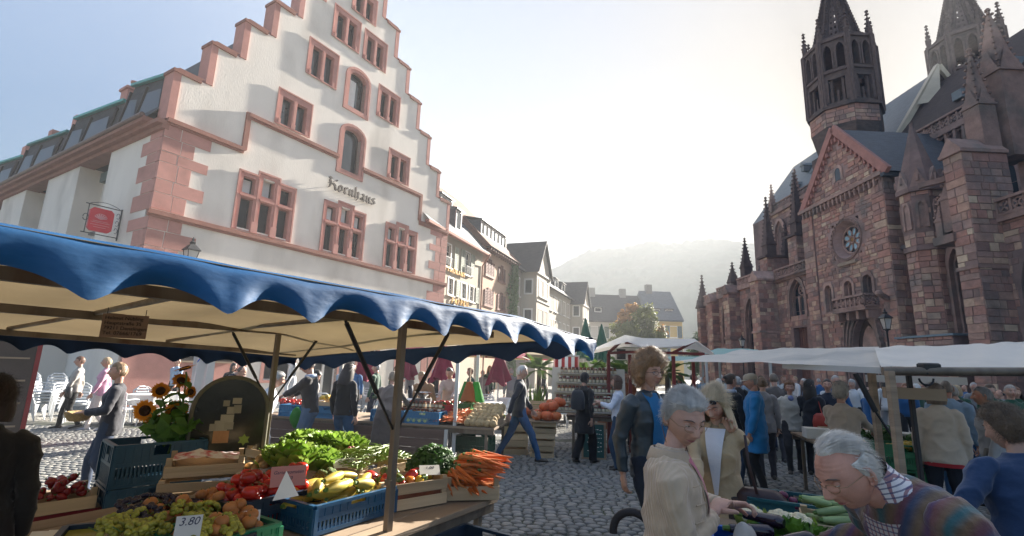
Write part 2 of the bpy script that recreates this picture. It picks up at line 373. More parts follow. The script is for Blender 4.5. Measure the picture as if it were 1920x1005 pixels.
for a, b, c, d in ARCH:
	f = MB(); pi_ = arch_path(a+.3, b-.3, c+.24, d-.62, .34); po = arch_path(a, b, c, d-.58, .58)
	ring_wall(f, pi_, po, -.035, .4, .002); f.box(a, b, -.06, .3, c, c+.239)
	pm = arch_path(a+.12, b-.12, c+.24, d-.6, .46); ring_wall(f, pm, po, -.07, -.034, -.034)
	o = f.build('arched_window', PINK, korn)
	g = MB(); g.prism([p for p in pi_], .3, .32); g.build('pane', GLASS, o)
	g = MB(); ring_wall(g, arch_path(a+.36, b-.36, c+.3, d-.68, .32), pi_, .24, .3, .3); g.box(a+.36, b-.36, .25, .299, c+.24, c+.3); g.build('sash', SASH, o)
	if c > 14:
		g = MB(); P = [[(a+.42+.5*i/8, .28+.012*math.sin(i*2.2), z) for z in (c+.32, c+1.9)] for i in range(9)]; g.grid(P); g.build('curtain', PAPERW, o)
# string courses
def ledge(pts, h=.2, pr=.13, name='string_course'):
	g = MB()
	for (xa, za), (xb, zb) in zip(pts[:-1], pts[1:]):
		if abs(za-zb) < .5: g.box(xa, xb, -pr, .02, za-h/2, za+h*.3); g.box(xa, xb, -pr*.55, .02, za-h*.9, za-h/2)
		else: g.box(xa-.1, xa+.1, -pr*.8, .02, min(za, zb)+.06, max(za, zb)+.06)
	return g.build(name, PINKD, korn)
ledge([(-.1, 6.72), (KW+.1, 6.72)])
ledge([(0, 10.2), (2.86, 10.12), (2.86, 11.77), (7.5, 11.72)]); ledge([(9.04, 11.68), (13.6, 11.68), (13.6, 10.05), (KW, 10.1)])
# stepped copings: one upright and one ledge per step
for k, (a, b, t) in enumerate(ST):
	l = ST[k-1][2] if k else EAVE; r = ST[k+1][2] if k < len(ST)-1 else EAVE
	if t > l: bbox('step_side', a-.06, a+.2, -.045, .68, l+.02, t-.1, PINK, korn)
	if t > r: bbox('step_side', b-.2, b+.06, -.045, .68, r+.02, t-.1, PINK, korn)
	g = MB(); g.box(a-(.1 if t > l else -.21), b+(.1 if t > r else -.21), -.09, .72, t-.1, t+.03)
	g.prism([(a-.02 if t > l else a+.21, t+.03), (b+.02 if t > r else b-.21, t+.03), (b-.1, t+.12), (a+.1, t+.12)], -.05, .66); g.build('step_coping', PINKD, korn)
# quoin stones
zq = [10.08, 9.55, 9.0, 8.6, 7.95, 7.45, 6.82]
zl = [6.56, 6.1, 5.5, 4.95, 4.4, 3.8, 3.2]
def quoins(zz, first_long, right):
	lng = first_long
	for a, b in zip(zz[:-1], zz[1:]):
		fl, sl = (1.64, 1.02) if lng else (1.08, 1.56)
		xs = [0, .55 if lng else .62, fl]
		for x0, x1 in zip(xs[:-1], xs[1:]):
			if right: block('stone', KW-x1+.008, KW-x0-.004 if x0 else KW+.012, -.014-U(0, .006), .2, b+.008, a-.008, PINK, korn, rnd.randrange(4))
			else: block('stone', x0+.008 if x0 else -.016, x1-.008, -.014-U(0, .006), .12, b+.008, a-.008, PINK, korn, rnd.randrange(4))
		if not right: block('stone', -.017, .1, .13, sl, b+.008, a-.008, PINK, korn, rnd.randrange(4))
		lng = not lng
quoins(zq, True, False); quoins(zl, False, False)
quoins(zq, True, True); quoins(zl, False, True)
bbox('plinth', -.03, 4.2, -.03, .1, .0, 3.0, PINK, korn); bbox('plinth', 14.6, KW+.03, -.03, .1, 0, 3.18, PINK, korn)
# side walls: piers with deep window recesses
BD = 27.0
mb = MB()
piers = [(0, 4.4), (7.5, 11.2), (14.2, 17.8), (20.8, BD)]
for a, b in piers: mb.box(0, 1.2, a+.36 if a == 0 else a, b, 0, 9.85)
for (a, b), (c, d) in zip(piers[:-1], piers[1:]): mb.box(.9, 1.2, b, c, 0, 9.85)
mb.box(KW-1.2, KW, .37, BD, 0, 9.85)
mb.build('side_wall', STUCCO, korn)
for (a, b), (c, d) in zip(piers[:-1], piers[1:]):
	for z0, z1 in ((6.9, 9.2), (3.6, 6.0)):
		f = MB(); frame_edges(f, [(b+.6, c-.6, z0, z1)], .8, .9, .12); f.M = Matrix(((0, 1, 0, 0), (1, 0, 0, 0), (0, 0, 1, 0), (0, 0, 0, 1)))
		f = MB();
		for y0, y1, q0, q1 in ((b+.6, b+.72, z0, z1), (c-.72, c-.6, z0, z1), ((b+c)/2-.05, (b+c)/2+.05, z0, z1), (b+.72, c-.72, z1-.12, z1), (b+.72, c-.72, z0, z0+.12)): f.box(.82, .9, y0, y1, q0, q1)
		o = f.build('side_window', mat('orange_wood_frame', (.30, .12, .05), .6, .15, 3, .1), korn)
		bbox('pane', .87, .89, b+.7, c-.7, z0+.1, z1-.1, GLASS, o); bbox('blind_box', .62, .9, b+.45, c-.45, z1+.005, z1+.42, mat('dark_teal_blind_box', (.06, .10, .10), .6, .1), o)
		bbox('sill', .6, .9, b+.45, c-.45, z0-.12, z0-.004, ZINC, o)
g = MB()
for x0, x1, z0, z1 in ((-.12, .5, 9.82, 9.98), (-.3, .5, 9.98, 10.14), (-.48, .6, 10.14, 10.32)): g.box(x0, x1, .7, BD, z0, z1)
for x0, x1, z0, z1 in ((-.12, .1, 9.82, 9.98), (-.3, .1, 9.98, 10.14)): g.box(x0, x1, -.04, .7, z0, z1)
g.build('eaves_cornice', PINKD, korn)
g = MB(); g.tube([(-.5, .75, 10.36), (-.5, BD, 10.36)], .09, 8); g.build('gutter', mat('copper_brown_gutter', (.12, .06, .045), .5, .2), korn, 60)
RS = (23.0-10.25)/8.165
g = MB()
for sgn in (1, -1):
	def rx(x): return x if sgn > 0 else KW-x
	g.add([(rx(-.42), .62, 10.25-.42*0), (rx(8.165), .62, 23.0), (rx(8.165), BD, 23.0), (rx(-.42), BD, 10.25)], [(0, 3, 2, 1) if sgn > 0 else (0, 1, 2, 3)])
g.build('roof', SLATE, korn)
# glazed dormers with copper tops that rise towards the back
for y0, y1 in ((.9, 5.35), (5.4, 11.65), (11.7, 18.25), (18.3, 24.5)):
	x0 = .25; zt0, zt1 = 12.75, 13.3
	f = MB(); f.add([(x0, y0, 10.9), (x0, y1, 10.9), (x0+.35, y1-.2, zt1), (x0+.35, y0+.5, zt0), (3, y0, 10.9), (3, y1, 10.9), (3, y1-.2, zt1+.3), (3, y0+.5, zt0+.3)],
					[(0, 3, 2, 1), (0, 4, 7, 3), (1, 2, 6, 5), (3, 7, 6, 2)])
	o = f.build('dormer', SLATE, korn)
	f = MB(); f.bar((x0+.3, y0+.4, zt0+.06), (x0+.3, y1-.1, zt1+.06), .2, .12); f.build('copper_edge', COPPER, o)
	L_ = y1-y0
	for u0, u1, t in ((.14, .55, .75), (.62, .92, .82)):
		ya, yb = y0+L_*u0, y0+L_*u1
		f = MB(); f.add([(x0-.03, ya, 11.1), (x0-.03, yb, 11.1), (x0+.22*t-.02, yb-.1, 11.1+1.7*t), (x0+.22*t-.02, ya+.5, 11.1+1.5*t)], [(0, 3, 2, 1)])
		f.add([(x0-.06, ya, 11.02), (x0-.06, yb, 11.02), (x0+.06, yb, 11.14), (x0+.06, ya, 11.14)], [(0, 3, 2, 1)]); f.build('pane', mat('dark_skylight_glass', (.018, .022, .026), .3, .3, 1, 0, spec=.25), o)
	f = MB()
	for u in (.1, .58, .95): f.bar((x0-.05, y0+L_*u, 10.95), (x0+.24, y0+L_*u+.3*(1-u), 12.5+.5*u), .09, .09)
	f.build('dormer_frame', SASH, o)
# far gable and chimney seen over the dormers
for a, b, t in ST[:5]:
	bbox('far_step', a-.05, b+.02, BD-.7, BD, 10, t, PINK, korn)
g = MB(); g.box(3.2, 4.0, 14, 14.9, 13, 17.2); g.box(3.1, 4.1, 13.9, 15, 17.2, 17.35); g.lathe([(.16, 17.35), (.12, 17.8), (.2, 17.85), (.2, 17.95)], 8, (3.6, 14.45, 0)); g.build('chimney', PINK, korn)
# ---- lettering "Kornhaus": broad-nib strokes
def nib(mb, pts, w=.16, ang=35, y0=-.17, y1=-.1):
	nx, nz = math.cos(R(ang))*w/2, math.sin(R(ang))*w/2
	for (xa, za), (xb, zb) in zip(pts[:-1], pts[1:]):
		q = [(xa-nx, za-nz), (xa+nx, za+nz), (xb+nx, zb+nz), (xb-nx, zb-nz)]
		ar = sum(q[i][0]*q[(i+1) % 4][1]-q[(i+1) % 4][0]*q[i][1] for i in range(4))
		mb.prism(q if ar > 0 else q[::-1], y0+U(-.004, .004), y1)
GL = {'K': [[(.12, .62), (.08, .5), (.14, .38), (.1, .1), (.02, .02)], [(.02, .66), (.18, .6), (.3, .68)], [(.2, .36), (.42, .6), (.5, .56)], [(.24, .36), (.4, .26), (.42, .08), (.52, .02)], [(.0, .3), (.2, .36)]],
      'o': [[(.1, .36), (.08, .1), (.18, .02)], [(.14, .4), (.28, .34), (.28, .1), (.16, .02)]],
      'r': [[(.1, .4), (.1, .08), (.16, .02)], [(.1, .34), (.2, .42), (.26, .36)]],
      'n': [[(.08, .4), (.1, .08), (.15, .02)], [(.1, .34), (.24, .42), (.28, .34), (.28, .08), (.34, .02)]],
      'h': [[(.08, .68), (.1, .08), (.15, .02)], [(.1, .34), (.24, .42), (.28, .3), (.28, .05), (.18, -.12)]],
      'a': [[(.06, .36), (.2, .42), (.26, .34), (.26, .08), (.33, .02)], [(.24, .22), (.1, .16), (.1, .06), (.22, .04)]],
      'u': [[(.06, .4), (.1, .34), (.1, .08), (.18, .02), (.28, .1)], [(.28, .4), (.28, .08), (.34, .02)]],
      's': [[(.26, .38), (.14, .42), (.08, .32), (.24, .18), (.26, .08), (.12, .02), (.04, .06)]]}
lx = 7.0
for ch, adv in zip('Kornhaus', (.54, .36, .3, .38, .37, .37, .39, .3)):
	g = MB()
	for st in GL[ch]: nib(g, [(lx+x*1.0, 9.93+z*.86) for x, z in st], .11)
	g.box(lx+.12, lx+.15, -.1, .0, 10.02, 10.05)
	o = g.build('letter', mat('dark_bronze_lettering', (.06, .04, .03), .5, .2), korn); o['label'] = 'blackletter %s of the word Kornhaus' % ch; lx += adv
# ---- hanging red sign on the side wall
sg = thing('hanging_sign', 'red square shop sign on an iron bracket at the corner of the white house', 'sign', KP, R(90-31.5))
g = MB(); S0 = (-.05, 2.2)
for z in (7.0, 5.95): g.bar((-.02, 2.2, z), (-1.12, 2.2, z), .03, .03)
g.bar((-.04, 2.2, 5.85), (-.04, 2.2, 7.05), .035, .035); g.bar((-1.02, 2.2, 5.95), (-1.02, 2.2, 7.0), .025, .025)
for k in range(3): g.tube([(-.12-.05*math.cos(a/2), 2.2, 6.2+.28*k+.1*math.sin(a/2)) for a in range(0, 12)], .01, 5)
g.tube([(-.1-.9*t/10, 2.2, 7.03+.12*math.sin(math.pi*t/10)) for t in range(11)], .012, 5); g.tube([(-1.06-.08*math.cos(a/2), 2.2, 6.5+.12*math.sin(a/2)) for a in range(13)], .012, 5)
g.build('bracket', IRON, sg)
g = MB(); c_ = .1; X0, X1, Z0, Z1 = -.98, -.26, 6.05, 6.9
P_ = [(X0+c_, Z0), (X1-c_, Z0), (X1, Z0+c_), (X1, Z1-c_), (X1-c_, Z1), (X0+c_, Z1), (X0, Z1-c_), (X0, Z0+c_)]
g.prism(P_, 2.14, 2.26); o = g.build('sign_board', mat('glossy_red_enamel', (.52, .012, .03), .35, .08, 2, 0), sg)
g = MB(); pk = (X0+X1)/2
for k in range(7):
	a = R(20+k*23); g.bar((pk-.02, 2.13, 6.5), (pk-.02+.19*math.cos(a), 2.13, 6.5+.19*math.sin(a)), .012, .03)
for r_ in (.08, .14, .2): g.tube([(pk-.02+r_*math.cos(R(a)), 2.132, 6.5+r_*math.sin(R(a))) for a in range(20, 161, 14)], .007, 4)
for z, w_ in ((6.42, .24), (6.37, .3), (6.28, .3), (6.2, .2)): g.bar((pk-w_, 2.132, z), (pk+w_*.9, 2.132, z), .006, .012)
g.build('sign_emblem', mat('pale_pink_print', (.75, .35, .38), .6, .05), sg)
# ---- lanterns
def lantern(loc, az, label, s=1.0, pole=0.0, group=None, arm=True, lit=None):
	t = thing('street_lantern', label, 'lamp', loc, az=az, group=group)
	z0 = pole
	g = MB()
	if pole: g.lathe([(.09*s, 0), (.08*s, .3), (.045*s, .35), (.035*s, pole*.6), (.03*s, pole-.1), (.06*s, pole-.05), (.06*s, pole)], 10); g.build('pole', IRON, t, 40)
	elif arm: g.tube([(0, -.5*s, -.1), (0, -.3*s, -.25), (0, 0, -.12), (0, 0, .0)], .02*s, 6); g.box(-.05, .05, -.55*s, -.5*s, -.3, .1); g.build('bracket', IRON, t, 40)
	g = MB()
	for k in range(4):
		a = math.pi/4+k*math.pi/2; c, d = math.cos(a), math.sin(a)
		g.bar((.11*s*c, .11*s*d, z0+.02), (.2*s*c, .2*s*d, z0+.42*s), .018*s, .018*s)
	g.lathe([(.12*s, z0-.02), (.12*s, z0+.03)], 4, ph=math.pi/4); g.lathe([(.25*s, z0+.42*s), (.25*s, z0+.44*s), (.1*s, z0+.58*s), (.07*s, z0+.6*s), (.08*s, z0+.66*s), (.03*s, z0+.7*s), (.035*s, z0+.75*s), (.002, z0+.82*s)], 4, ph=math.pi/4)
	g.build('lantern_frame', IRON, t)
	g = MB(); g.lathe([(.10*s, z0+.03), (.18*s, z0+.415*s)], 4, ph=math.pi/4); g.build('lantern_glass', LAMPGLASS, t)
	return t
kx = lambda s_, o_, z: KP + azdir(31.5)*s_ + azdir(121.5)*o_ + Vector((0, 0, z))
lantern(kx(1.25, .6, 4.95), 122.5, 'black wall lantern on the pink corner stones above the blue canopy', 1.3)
lantern(kx(16.6, .6, 4.9), 122.5, 'black wall lantern at the right end of the white house', 1.0)
# ================================================================== row of houses beyond the stepped gable house
CREAM = mat('cream_render', (.52, .45, .36), .9, .07, .8, .3, 10, col2=(.42, .36, .29), mix2=.3)
PEACH = mat('peach_render', (.60, .40, .29), .9, .07, .8, .3, 10, col2=(.5, .33, .24), mix2=.3)
GREYR = mat('grey_beige_render', (.45, .40, .33), .9, .07, .8, .3, 10, col2=(.36, .32, .26), mix2=.3)
PALESH = mat('pale_green_shutter', (.40, .43, .36), .7, .1, 2, .1)
REDSH = mat('brown_red_shutter', (.20, .075, .055), .7, .15, 2, .1)
GREENSH = mat('dark_green_shutter', (.05, .12, .09), .7, .1, 2, .1)
BLUESH = mat('blue_shutter', (.07, .18, .28), .7, .1, 2, .1)
YELLOWR = mat('yellow_render', (.62, .47, .22), .9, .06, .8, .2, 10)
WHITER = mat('white_grey_render', (.62, .60, .55), .9, .06, .8, .2, 10)
GOLD = mat('gilded_letters', (.62, .36, .08), .4, .1, 3, 0, metal=.3)
LEAFIVY = mat('ivy_leaves', (.10, .20, .03), .6, .45, 2.0, 0, tl=.35, rvar=.1)
RF = Vector((-4.3, 32, 0)); RZ = R(90-20.5)
def louvre(g, x0, x1, z0, z1, y0, y1):
	g.box(x0, x0+.05, y0, y1, z0, z1); g.box(x1-.05, x1, y0, y1, z0, z1); g.box(x0+.05, x1-.05, y0, y1, z0, z0+.06); g.box(x0+.05, x1-.05, y0, y1, z1-.06, z1)
	n = max(4, int((z1-z0)/.12))
	for k in range(n): z = z0+.06+(z1-z0-.12)*(k+.5)/n; g.box(x0+.05, x1-.05, y0+.012, y1-.006, z-.035, z+.03)
def far_window(P, x0, x1, z0, z1, y=0, shut=None, sm=None, sur=WHITEP, name='window', depth=.15, bars=2):
	f = MB(); wall_cells(f, [(x0-.1, x1+.1, z0-.1, z1+.1)], [(x0, x1, z0, z1)], y-.03, depth); f.box(x0-.16, x1+.16, y-.14, y-.032, z0-.16, z0-.08)
	o = f.build(name, sur, P)
	bbox('pane', x0, x1, y+depth-.03, y+depth-.01, z0, z1, GLASS, o)
	g = MB(); xm = (x0+x1)/2; frame_edges(g, [(x0, xm, z0, z1), (xm, x1, z0, z1)], y+depth-.07, y+depth-.03, .05)
	for k in range(1, bars+1): z = z0+(z1-z0)*k/(bars+1); g.box(x0+.05, x1-.05, y+depth-.06, y+depth-.035, z-.015, z+.015)
	g.build('sash', WHITEP, o)
	for a, b in (shut or []):
		s = MB(); louvre(s, a, b, z0-.05, z1+.05, y-.09, y-.035); s.build('shutter', sm, P)
def house_body(P, x0, x1, h, d, wm, holes, y=0.0):
	g = MB(); wall_cells(g, [(x0, x1, 0, h)], holes, y, .3)
	g.add([(x0, y, 0), (x0, d, 0), (x0, d, h), (x0, y, h), (x1, y, 0), (x1, d, 0), (x1, d, h), (x1, y, h)], [(0, 3, 2, 1), (4, 5, 6, 7)])
	return g.build('wall', wm, P)
def gable_roof(P, x0, x1, ze, y0, yr, zr, d, m, th=.18, name='roof'):
	g = MB(); g.add([(x0, y0, ze), (x1, y0, ze), (x1, yr, zr), (x0, yr, zr), (x1, 2*yr-y0, ze), (x0, 2*yr-y0, ze)], [(0, 1, 2, 3), (3, 2, 4, 5), (0, 3, 5), (1, 4, 2)])
	g.box(x0, x1, y0-.02, y0+.12, ze-th, ze-.004); return g.build(name, m, P)
def dormer(P, x0, x1, y, z0, z1, back, rm, n=1, frame=WHITEP, pitch=.35):
	g = MB(); g.box(x0, x1, y+.02, y+back, z0, z1); g.add([(x0-.15, y-.2, z1+.02), (x1+.15, y-.2, z1+.02), (x1+.15, y+back+.6, z1+.02+pitch*back), (x0-.15, y+back+.6, z1+.02+pitch*back), (x0-.15, y-.2, z1-.08), (x1+.15, y-.2, z1-.08)], [(0, 1, 2, 3), (4, 5, 1, 0)])
	o = g.build('dormer', rm, P); w_ = (x1-x0)/n
	for k in range(n):
		a, b = x0+k*w_+.06, x0+(k+1)*w_-.06
		f = MB(); frame_edges(f, [(a, b, z0+.1, z1-.1)], y-.05, y+.018, .09); f.build('dormer_window', frame, o); bbox('pane', a+.09, b-.09, y-.02, y-.005, z0+.19, z1-.19, GLASS, o)
# -- restaurant house
r1 = thing('restaurant_house', 'cream house with pale green shutters and gilt restaurant lettering', 'building', RF, RZ)
W1 = [(-.75, .45, 8.2, 9.65), (2.62, 3.42, 8.2, 9.75), (.35, 1.05, 6.4, 7.45), (2.35, 3.1, 6.4, 7.45), (3.65, 4.35, 6.4, 7.45)]
house_body(r1, -3.5, 5.75, 10.4, 11, CREAM, W1)
for k, wv in enumerate(W1):
	sh = [[(.95, 1.5)], [(1.95, 2.5), (3.6, 4.2)], [(1.45, 2.05)], [], [(4.65, 5.2)]][k]
	far_window(r1, *wv, 0, sh, PALESH)
	if k < 2:
		g = MB()
		for i in range(9): x = wv[0]+(wv[1]-wv[0])*i/8; g.box(x-.012, x+.012, -.2, -.18, wv[2], wv[2]+.55)
		g.box(wv[0], wv[1], -.205, -.175, wv[2]+.5, wv[2]+.54); g.build('window_rail', IRON, r1)
for s_, x, z, sz in (('RESTAURANT', -1.35, 7.83, .47), ('RAPPEN', .72, 5.83, .52)):
	for ch in s_:
		text('letter', ch, sz, GOLD, r1, (x, -.12, z), (math.pi/2, 0, 0), .03, 'LEFT'); x += sz*(.86 if ch != 'I' else .4)*(1.0 if s_[0:2] == 'RE' else 1.0)
g = MB(); g.add([(-3.6, -.55, 10.3), (6.0, -.55, 10.3), (6.0, 1.6, 12.6), (-3.6, 1.6, 12.6), (6.0, 6, 16.6), (-3.6, 6, 16.6), (6, 11, 10.3), (-3.6, 11, 10.3)], [(0, 1, 2, 3), (3, 2, 4, 5), (5, 4, 6, 7), (1, 6, 4, 2)])
g.build('roof', SLATEB, r1)
g = MB(); g.box(-3.6, 6.0, -.58, -.3, 10.12, 10.28); g.build('eaves_board', PINKD, r1)
g = MB(); g.tube([(5.75, -.6, 10.2), (5.6, -.3, 9.6), (5.6, -.08, 9.3), (5.6, -.08, 0)], .06, 8); g.build('downpipe', PINKD, r1, 60)
dormer(r1, 1.3, 2.3, .25, 11.0, 12.6, 1.8, SLATEB); dormer(r1, .9, 2.6, 2.6, 13.6, 14.9, 1.5, SLATEB, 2); dormer(r1, 3.6, 5.6, 2.8, 13.6, 14.8, 1.5, SLATEB, 2)
for x in (-.4, 1.6): bbox('chimney', x, x+1.1, 4.2, 5.0, 14.6, 17.3+x*.2, CREAM, r1)
# -- pink house
r2 = thing('pink_house', 'peach coloured house with brown red shutters beside the ivy column', 'building', RF, RZ)
house_body(r2, 5.76, 12.6, 11.0, 11, PEACH, [])
for a, b, z0, z1 in ((6.3, 8.05, 8.85, 9.95), (9.0, 10.6, 8.85, 9.95), (6.3, 8.1, 6.5, 7.65), (9.0, 10.8, 6.5, 7.65)):
	w3 = (b-a)/3; f = MB(); f.box(a-.06, b+.06, -.1, -.002, z0-.16, z0-.05); o = f.build('window', REDSH, r2)
	for k in range(3): s = MB(); louvre(s, a+k*w3+.02, a+(k+1)*w3-.02, z0-.04, z1+(.22 if k == 1 else 0), -.08, -.02); s.build('shutter', REDSH, o)
	bbox('pane', a, b, -.018, -.004, z0, z1, GLASS, o)
g = MB(); g.add([(5.77, -.7, 10.9), (12.9, -.7, 10.9), (12.9, 5.5, 17.2), (5.77, 5.5, 17.2), (12.9, 11, 11), (5.77, 11, 11)], [(0, 1, 2, 3), (3, 2, 4, 5), (1, 4, 2), (0, 3, 5)])
for k in range(14): g.box(5.9+k*.5, 6.05+k*.5, -.62, -.02, 10.68, 10.84)
g.build('roof', REDTILE, r2); dormer(r2, 6.3, 12.0, .55, 12.0, 13.3, 1.4, SLATEB, 7)
iv = thing('ivy', 'tall column of bright green ivy climbing between the pink and grey houses', 'climbing plant', RF, RZ)
def leaf_cloud(n, fn, size, seed=3, quad=True, droop=0.0):
	r = random.Random(seed); g = MB(); q = Vector((0, 0, 1))
	for _ in range(n):
		c, nrm, s = fn(r); s *= size*(.6+.8*r.random())
		nrm = (nrm + Vector((r.gauss(0, .5), r.gauss(0, .5), r.gauss(0, .5)))).normalized()
		a = nrm.orthogonal().normalized(); a = (Quaternion(nrm, r.random()*6.28) @ a); b = nrm.cross(a)
		c = Vector(c)
		g.add([c-a*s*.5, c+b*s*.33-nrm*s*.08, c+a*s*.6-nrm*s*droop, c-b*s*.33-nrm*s*.08], [(0, 1, 2, 3)])
	return g
def fn(r):
	z = r.random()*10.9; w_ = .8+.25*math.sin(z*1.7)+.2*math.sin(z*4.1)
	x = r.gauss(0, .5)*w_; return ((12.3+x, -.12-r.random()*.4*math.exp(-x*x), z), Vector((.2, -1, .3)), 1)
leaf_cloud(5200, fn, .26).build('foliage', LEAFIVY, iv); g = MB(); g.tube([(12.3, -.06, 0), (12.2, -.06, 5), (12.5, -.06, 9)], .05, 6); g.build('stem', mat('brown_bark', (.09, .065, .045), .9, .3, 8, .8, 30), iv)
# -- grey house with gabled bays
r3 = thing('gabled_bay_house', 'long grey beige house front with two gabled bays and rows of windows', 'building', RF, RZ)
W3 = [(13.2, 14.2, 8.0, 9.6)]
house_body(r3, 12.61, 38.5, 10.7, 10, GREYR, [])
def bay(x0, x1, y, h, za):
	g = MB(); g.box(x0, x1, y, .3, 0, h); xm = (x0+x1)/2; g.prism([(x0, h), (x1, h), (xm, za)], y, y+.25); o = g.build('gabled_bay', GREYR, r3)
	f = MB(); f.add([(x0-.35, y-.3, h-.25), (xm, y-.3, za+.1), (xm, 6, za+.1), (x0-.35, 6, h-.25), (x1+.35, y-.3, h-.25), (x1+.35, 6, h-.25)], [(0, 1, 2, 3), (1, 4, 5, 2)])
	f.add([(x0-.35, y-.3, h-.4), (xm, y-.3, za-.05), (x1+.35, y-.3, h-.4), (x0-.35, y-.3, h-.25), (xm, y-.3, za+.1), (x1+.35, y-.3, h-.25)], [(0, 1, 4, 3), (1, 2, 5, 4)]); f.build('roof', SLATE, o)
	f = MB()
	for z in (7.9, 4.8): f.box(x0-.06, x1+.06, y-.08, y-.002, z, z+.14)
	f.box(x0-.12, x1+.12, y-.12, y-.002, h-.3, h-.1); f.build('ledge', PINKD if False else WHITER, o)
	for z0, z1 in ((8.5, 10.0), (5.2, 7.2)):
		far_window(o, x0+.7, xm-.2, z0, z1, y); far_window(o, xm+.2, x1-.7, z0, z1, y)
		f = MB(); f.M = Matrix(((0, 1, 0, x0), (1, 0, 0, 0), (0, 0, 1, 0), (0, 0, 0, 1)))
		frame_edges(f, [(y+.35, -.25, z0, z1)], -.05, -.002, .14); f.build('side_window', WHITEP, o); bbox('pane', x0-.02, x0-.004, y+.49, -.39, z0+.14, z1-.14, GLASS, o)
bay(15.0, 19.3, -1.5, 10.8, 14.0); bay(34.6, 38.4, -1.6, 10.3, 13.3)
for x in (13.3, 20.6, 22.6, 24.6, 26.6, 28.6, 30.6, 32.6):
	for z0, z1 in ((8.3, 9.9), (5.6, 7.2)): far_window(r3, x, x+1.1, z0, z1, 0)
gable_roof(r3, 12.7, 38.6, 10.75, -.45, 4.8, 15.0, 10, SLATE)
g = MB(); g.box(12.7, 38.5, -.5, -.32, 10.6, 10.76); g.build('gutter', ZINC, r3)
for k in range(4): dormer(r3, 21+k*3.3, 22.6+k*3.3, .3, 11.2, 12.4, 1.4, SLATE)
# ================================================================== houses closing the square
def end_house(name, label, x0, x1, Y, ze, zr, wm, rm, wins, sm, chim):
	P = thing(name, label, 'building', ((x0+x1)/2, Y, 0), R(1.2)); hw = (x1-x0)/2
	house_body(P, -hw, hw, ze, 10, wm, [])
	g = MB(); g.add([(-hw-.15, -.6, ze-.1), (hw+.1, -.6, ze-.1), (hw+.1, 5.2, zr), (-hw+.25, 5.2, zr), (hw+.1, 11, ze), (-hw-.15, 11, ze)], [(0, 1, 2, 3), (3, 2, 4, 5), (1, 4, 2), (0, 3, 5)])
	g.box(-hw, hw, -.62, -.5, ze-.3, ze-.102); g.build('roof', rm, P)
	g = MB(); g.add([(-hw, .02, ze), (-hw, 10, ze), (-hw+.3, 5.2, zr-.2), (hw, .02, ze), (hw, 10, ze), (hw, 5.2, zr-.2)], [(0, 2, 1), (3, 4, 5)]); g.build('gable_wall', wm, P)
	for x in wins:
		for z0, z1 in ((ze-2.6, ze-1.0), (ze-5.6, ze-4.1)): far_window(P, x-.55, x+.55, z0, z1, 0, [(x-1.25, x-.62), (x+.62, x+1.25)], sm)
	for x in chim: bbox('chimney', x-.5, x+.5, 4.6, 5.5, zr-1.5, zr+1.0, mat('grey_chimney_render', (.25, .24, .22), .9, .1), P)
	return P
eh1 = end_house('end_house', 'long pale house with green shutters closing the square', 11.6, 20.9, 76, 9.3, 14.1, WHITER, SLATE, (-3.4, -.6, 2.4), GREENSH, (-2.9, 2.2))
eh2 = end_house('end_house', 'yellow house with blue shutters closing the square beside the cathedral', 20.91, 26.3, 75.8, 9.7, 14.9, YELLOWR, SLATEB, (-1.2, 1.3), BLUESH, (-.9,))
for P, xs in ((eh1, (-2.6,)), (eh2, (-.9, 1.1))):
	for x in xs: dormer(P, x-.6, x+.6, 1.2, 10.6, 11.5, 1.2, SLATE)
eh3 = end_house('end_house', 'small dark roofed house between the long row and the pale house', 9.2, 11.4, 78, 7.0, 9.2, WHITER, SLATEB, (.3,), GREENSH, ())
# ================================================================== wooded hill
prof = [(-20, 3), (-12, 4.5), (-6, 5.8), (0, 6.8), (1.5, 8.6), (3, 10.3), (5, 11.9), (7, 13.0), (9, 13.6), (12, 14.1), (16, 14.5), (20, 14.6), (24, 14.3), (28, 13.6), (34, 12), (42, 9), (55, 5)]
def pz(a):
	for (a0, e0), (a1, e1) in zip(prof[:-1], prof[1:]):
		if a0 <= a <= a1: t = (a-a0)/(a1-a0); return e0+(e1-e0)*t
	return 2
P = []
for i in range(300):
	a = -7+62*i/299; row = []; top = math.tan(R(pz(a)))*340
	for j in range(70):
		t = j/69; d = 190+150*t; x, y = d*math.sin(R(a)), d*math.cos(R(a))
		h = top*(t**.8) - 1
		n_ = mnoise.noise((x*.16, y*.16, 2)); n2 = mnoise.noise((x*.33, y*.33, 9)); n3 = mnoise.noise((x*.03, y*.03, 5))
		row.append((x, y, h+t*(n3*7)+ (abs(n_)*2.6+abs(n2)*1.6)*min(1, t*4)))
	P.append(row)
back = []
for r_ in P: x, y, z = r_[-1]; r_.append((x*1.25, y*1.25, 0))
g = MB(); g.grid(P, True); hill = g.build('hill', mat('wooded_hillside', (.05, .065, .04), .95, .35, .12, .3, .5, col2=(.08, .08, .05), ns2=.05), None, 60); tag(hill, 'wooded hill fading into the haze', kind='structure')
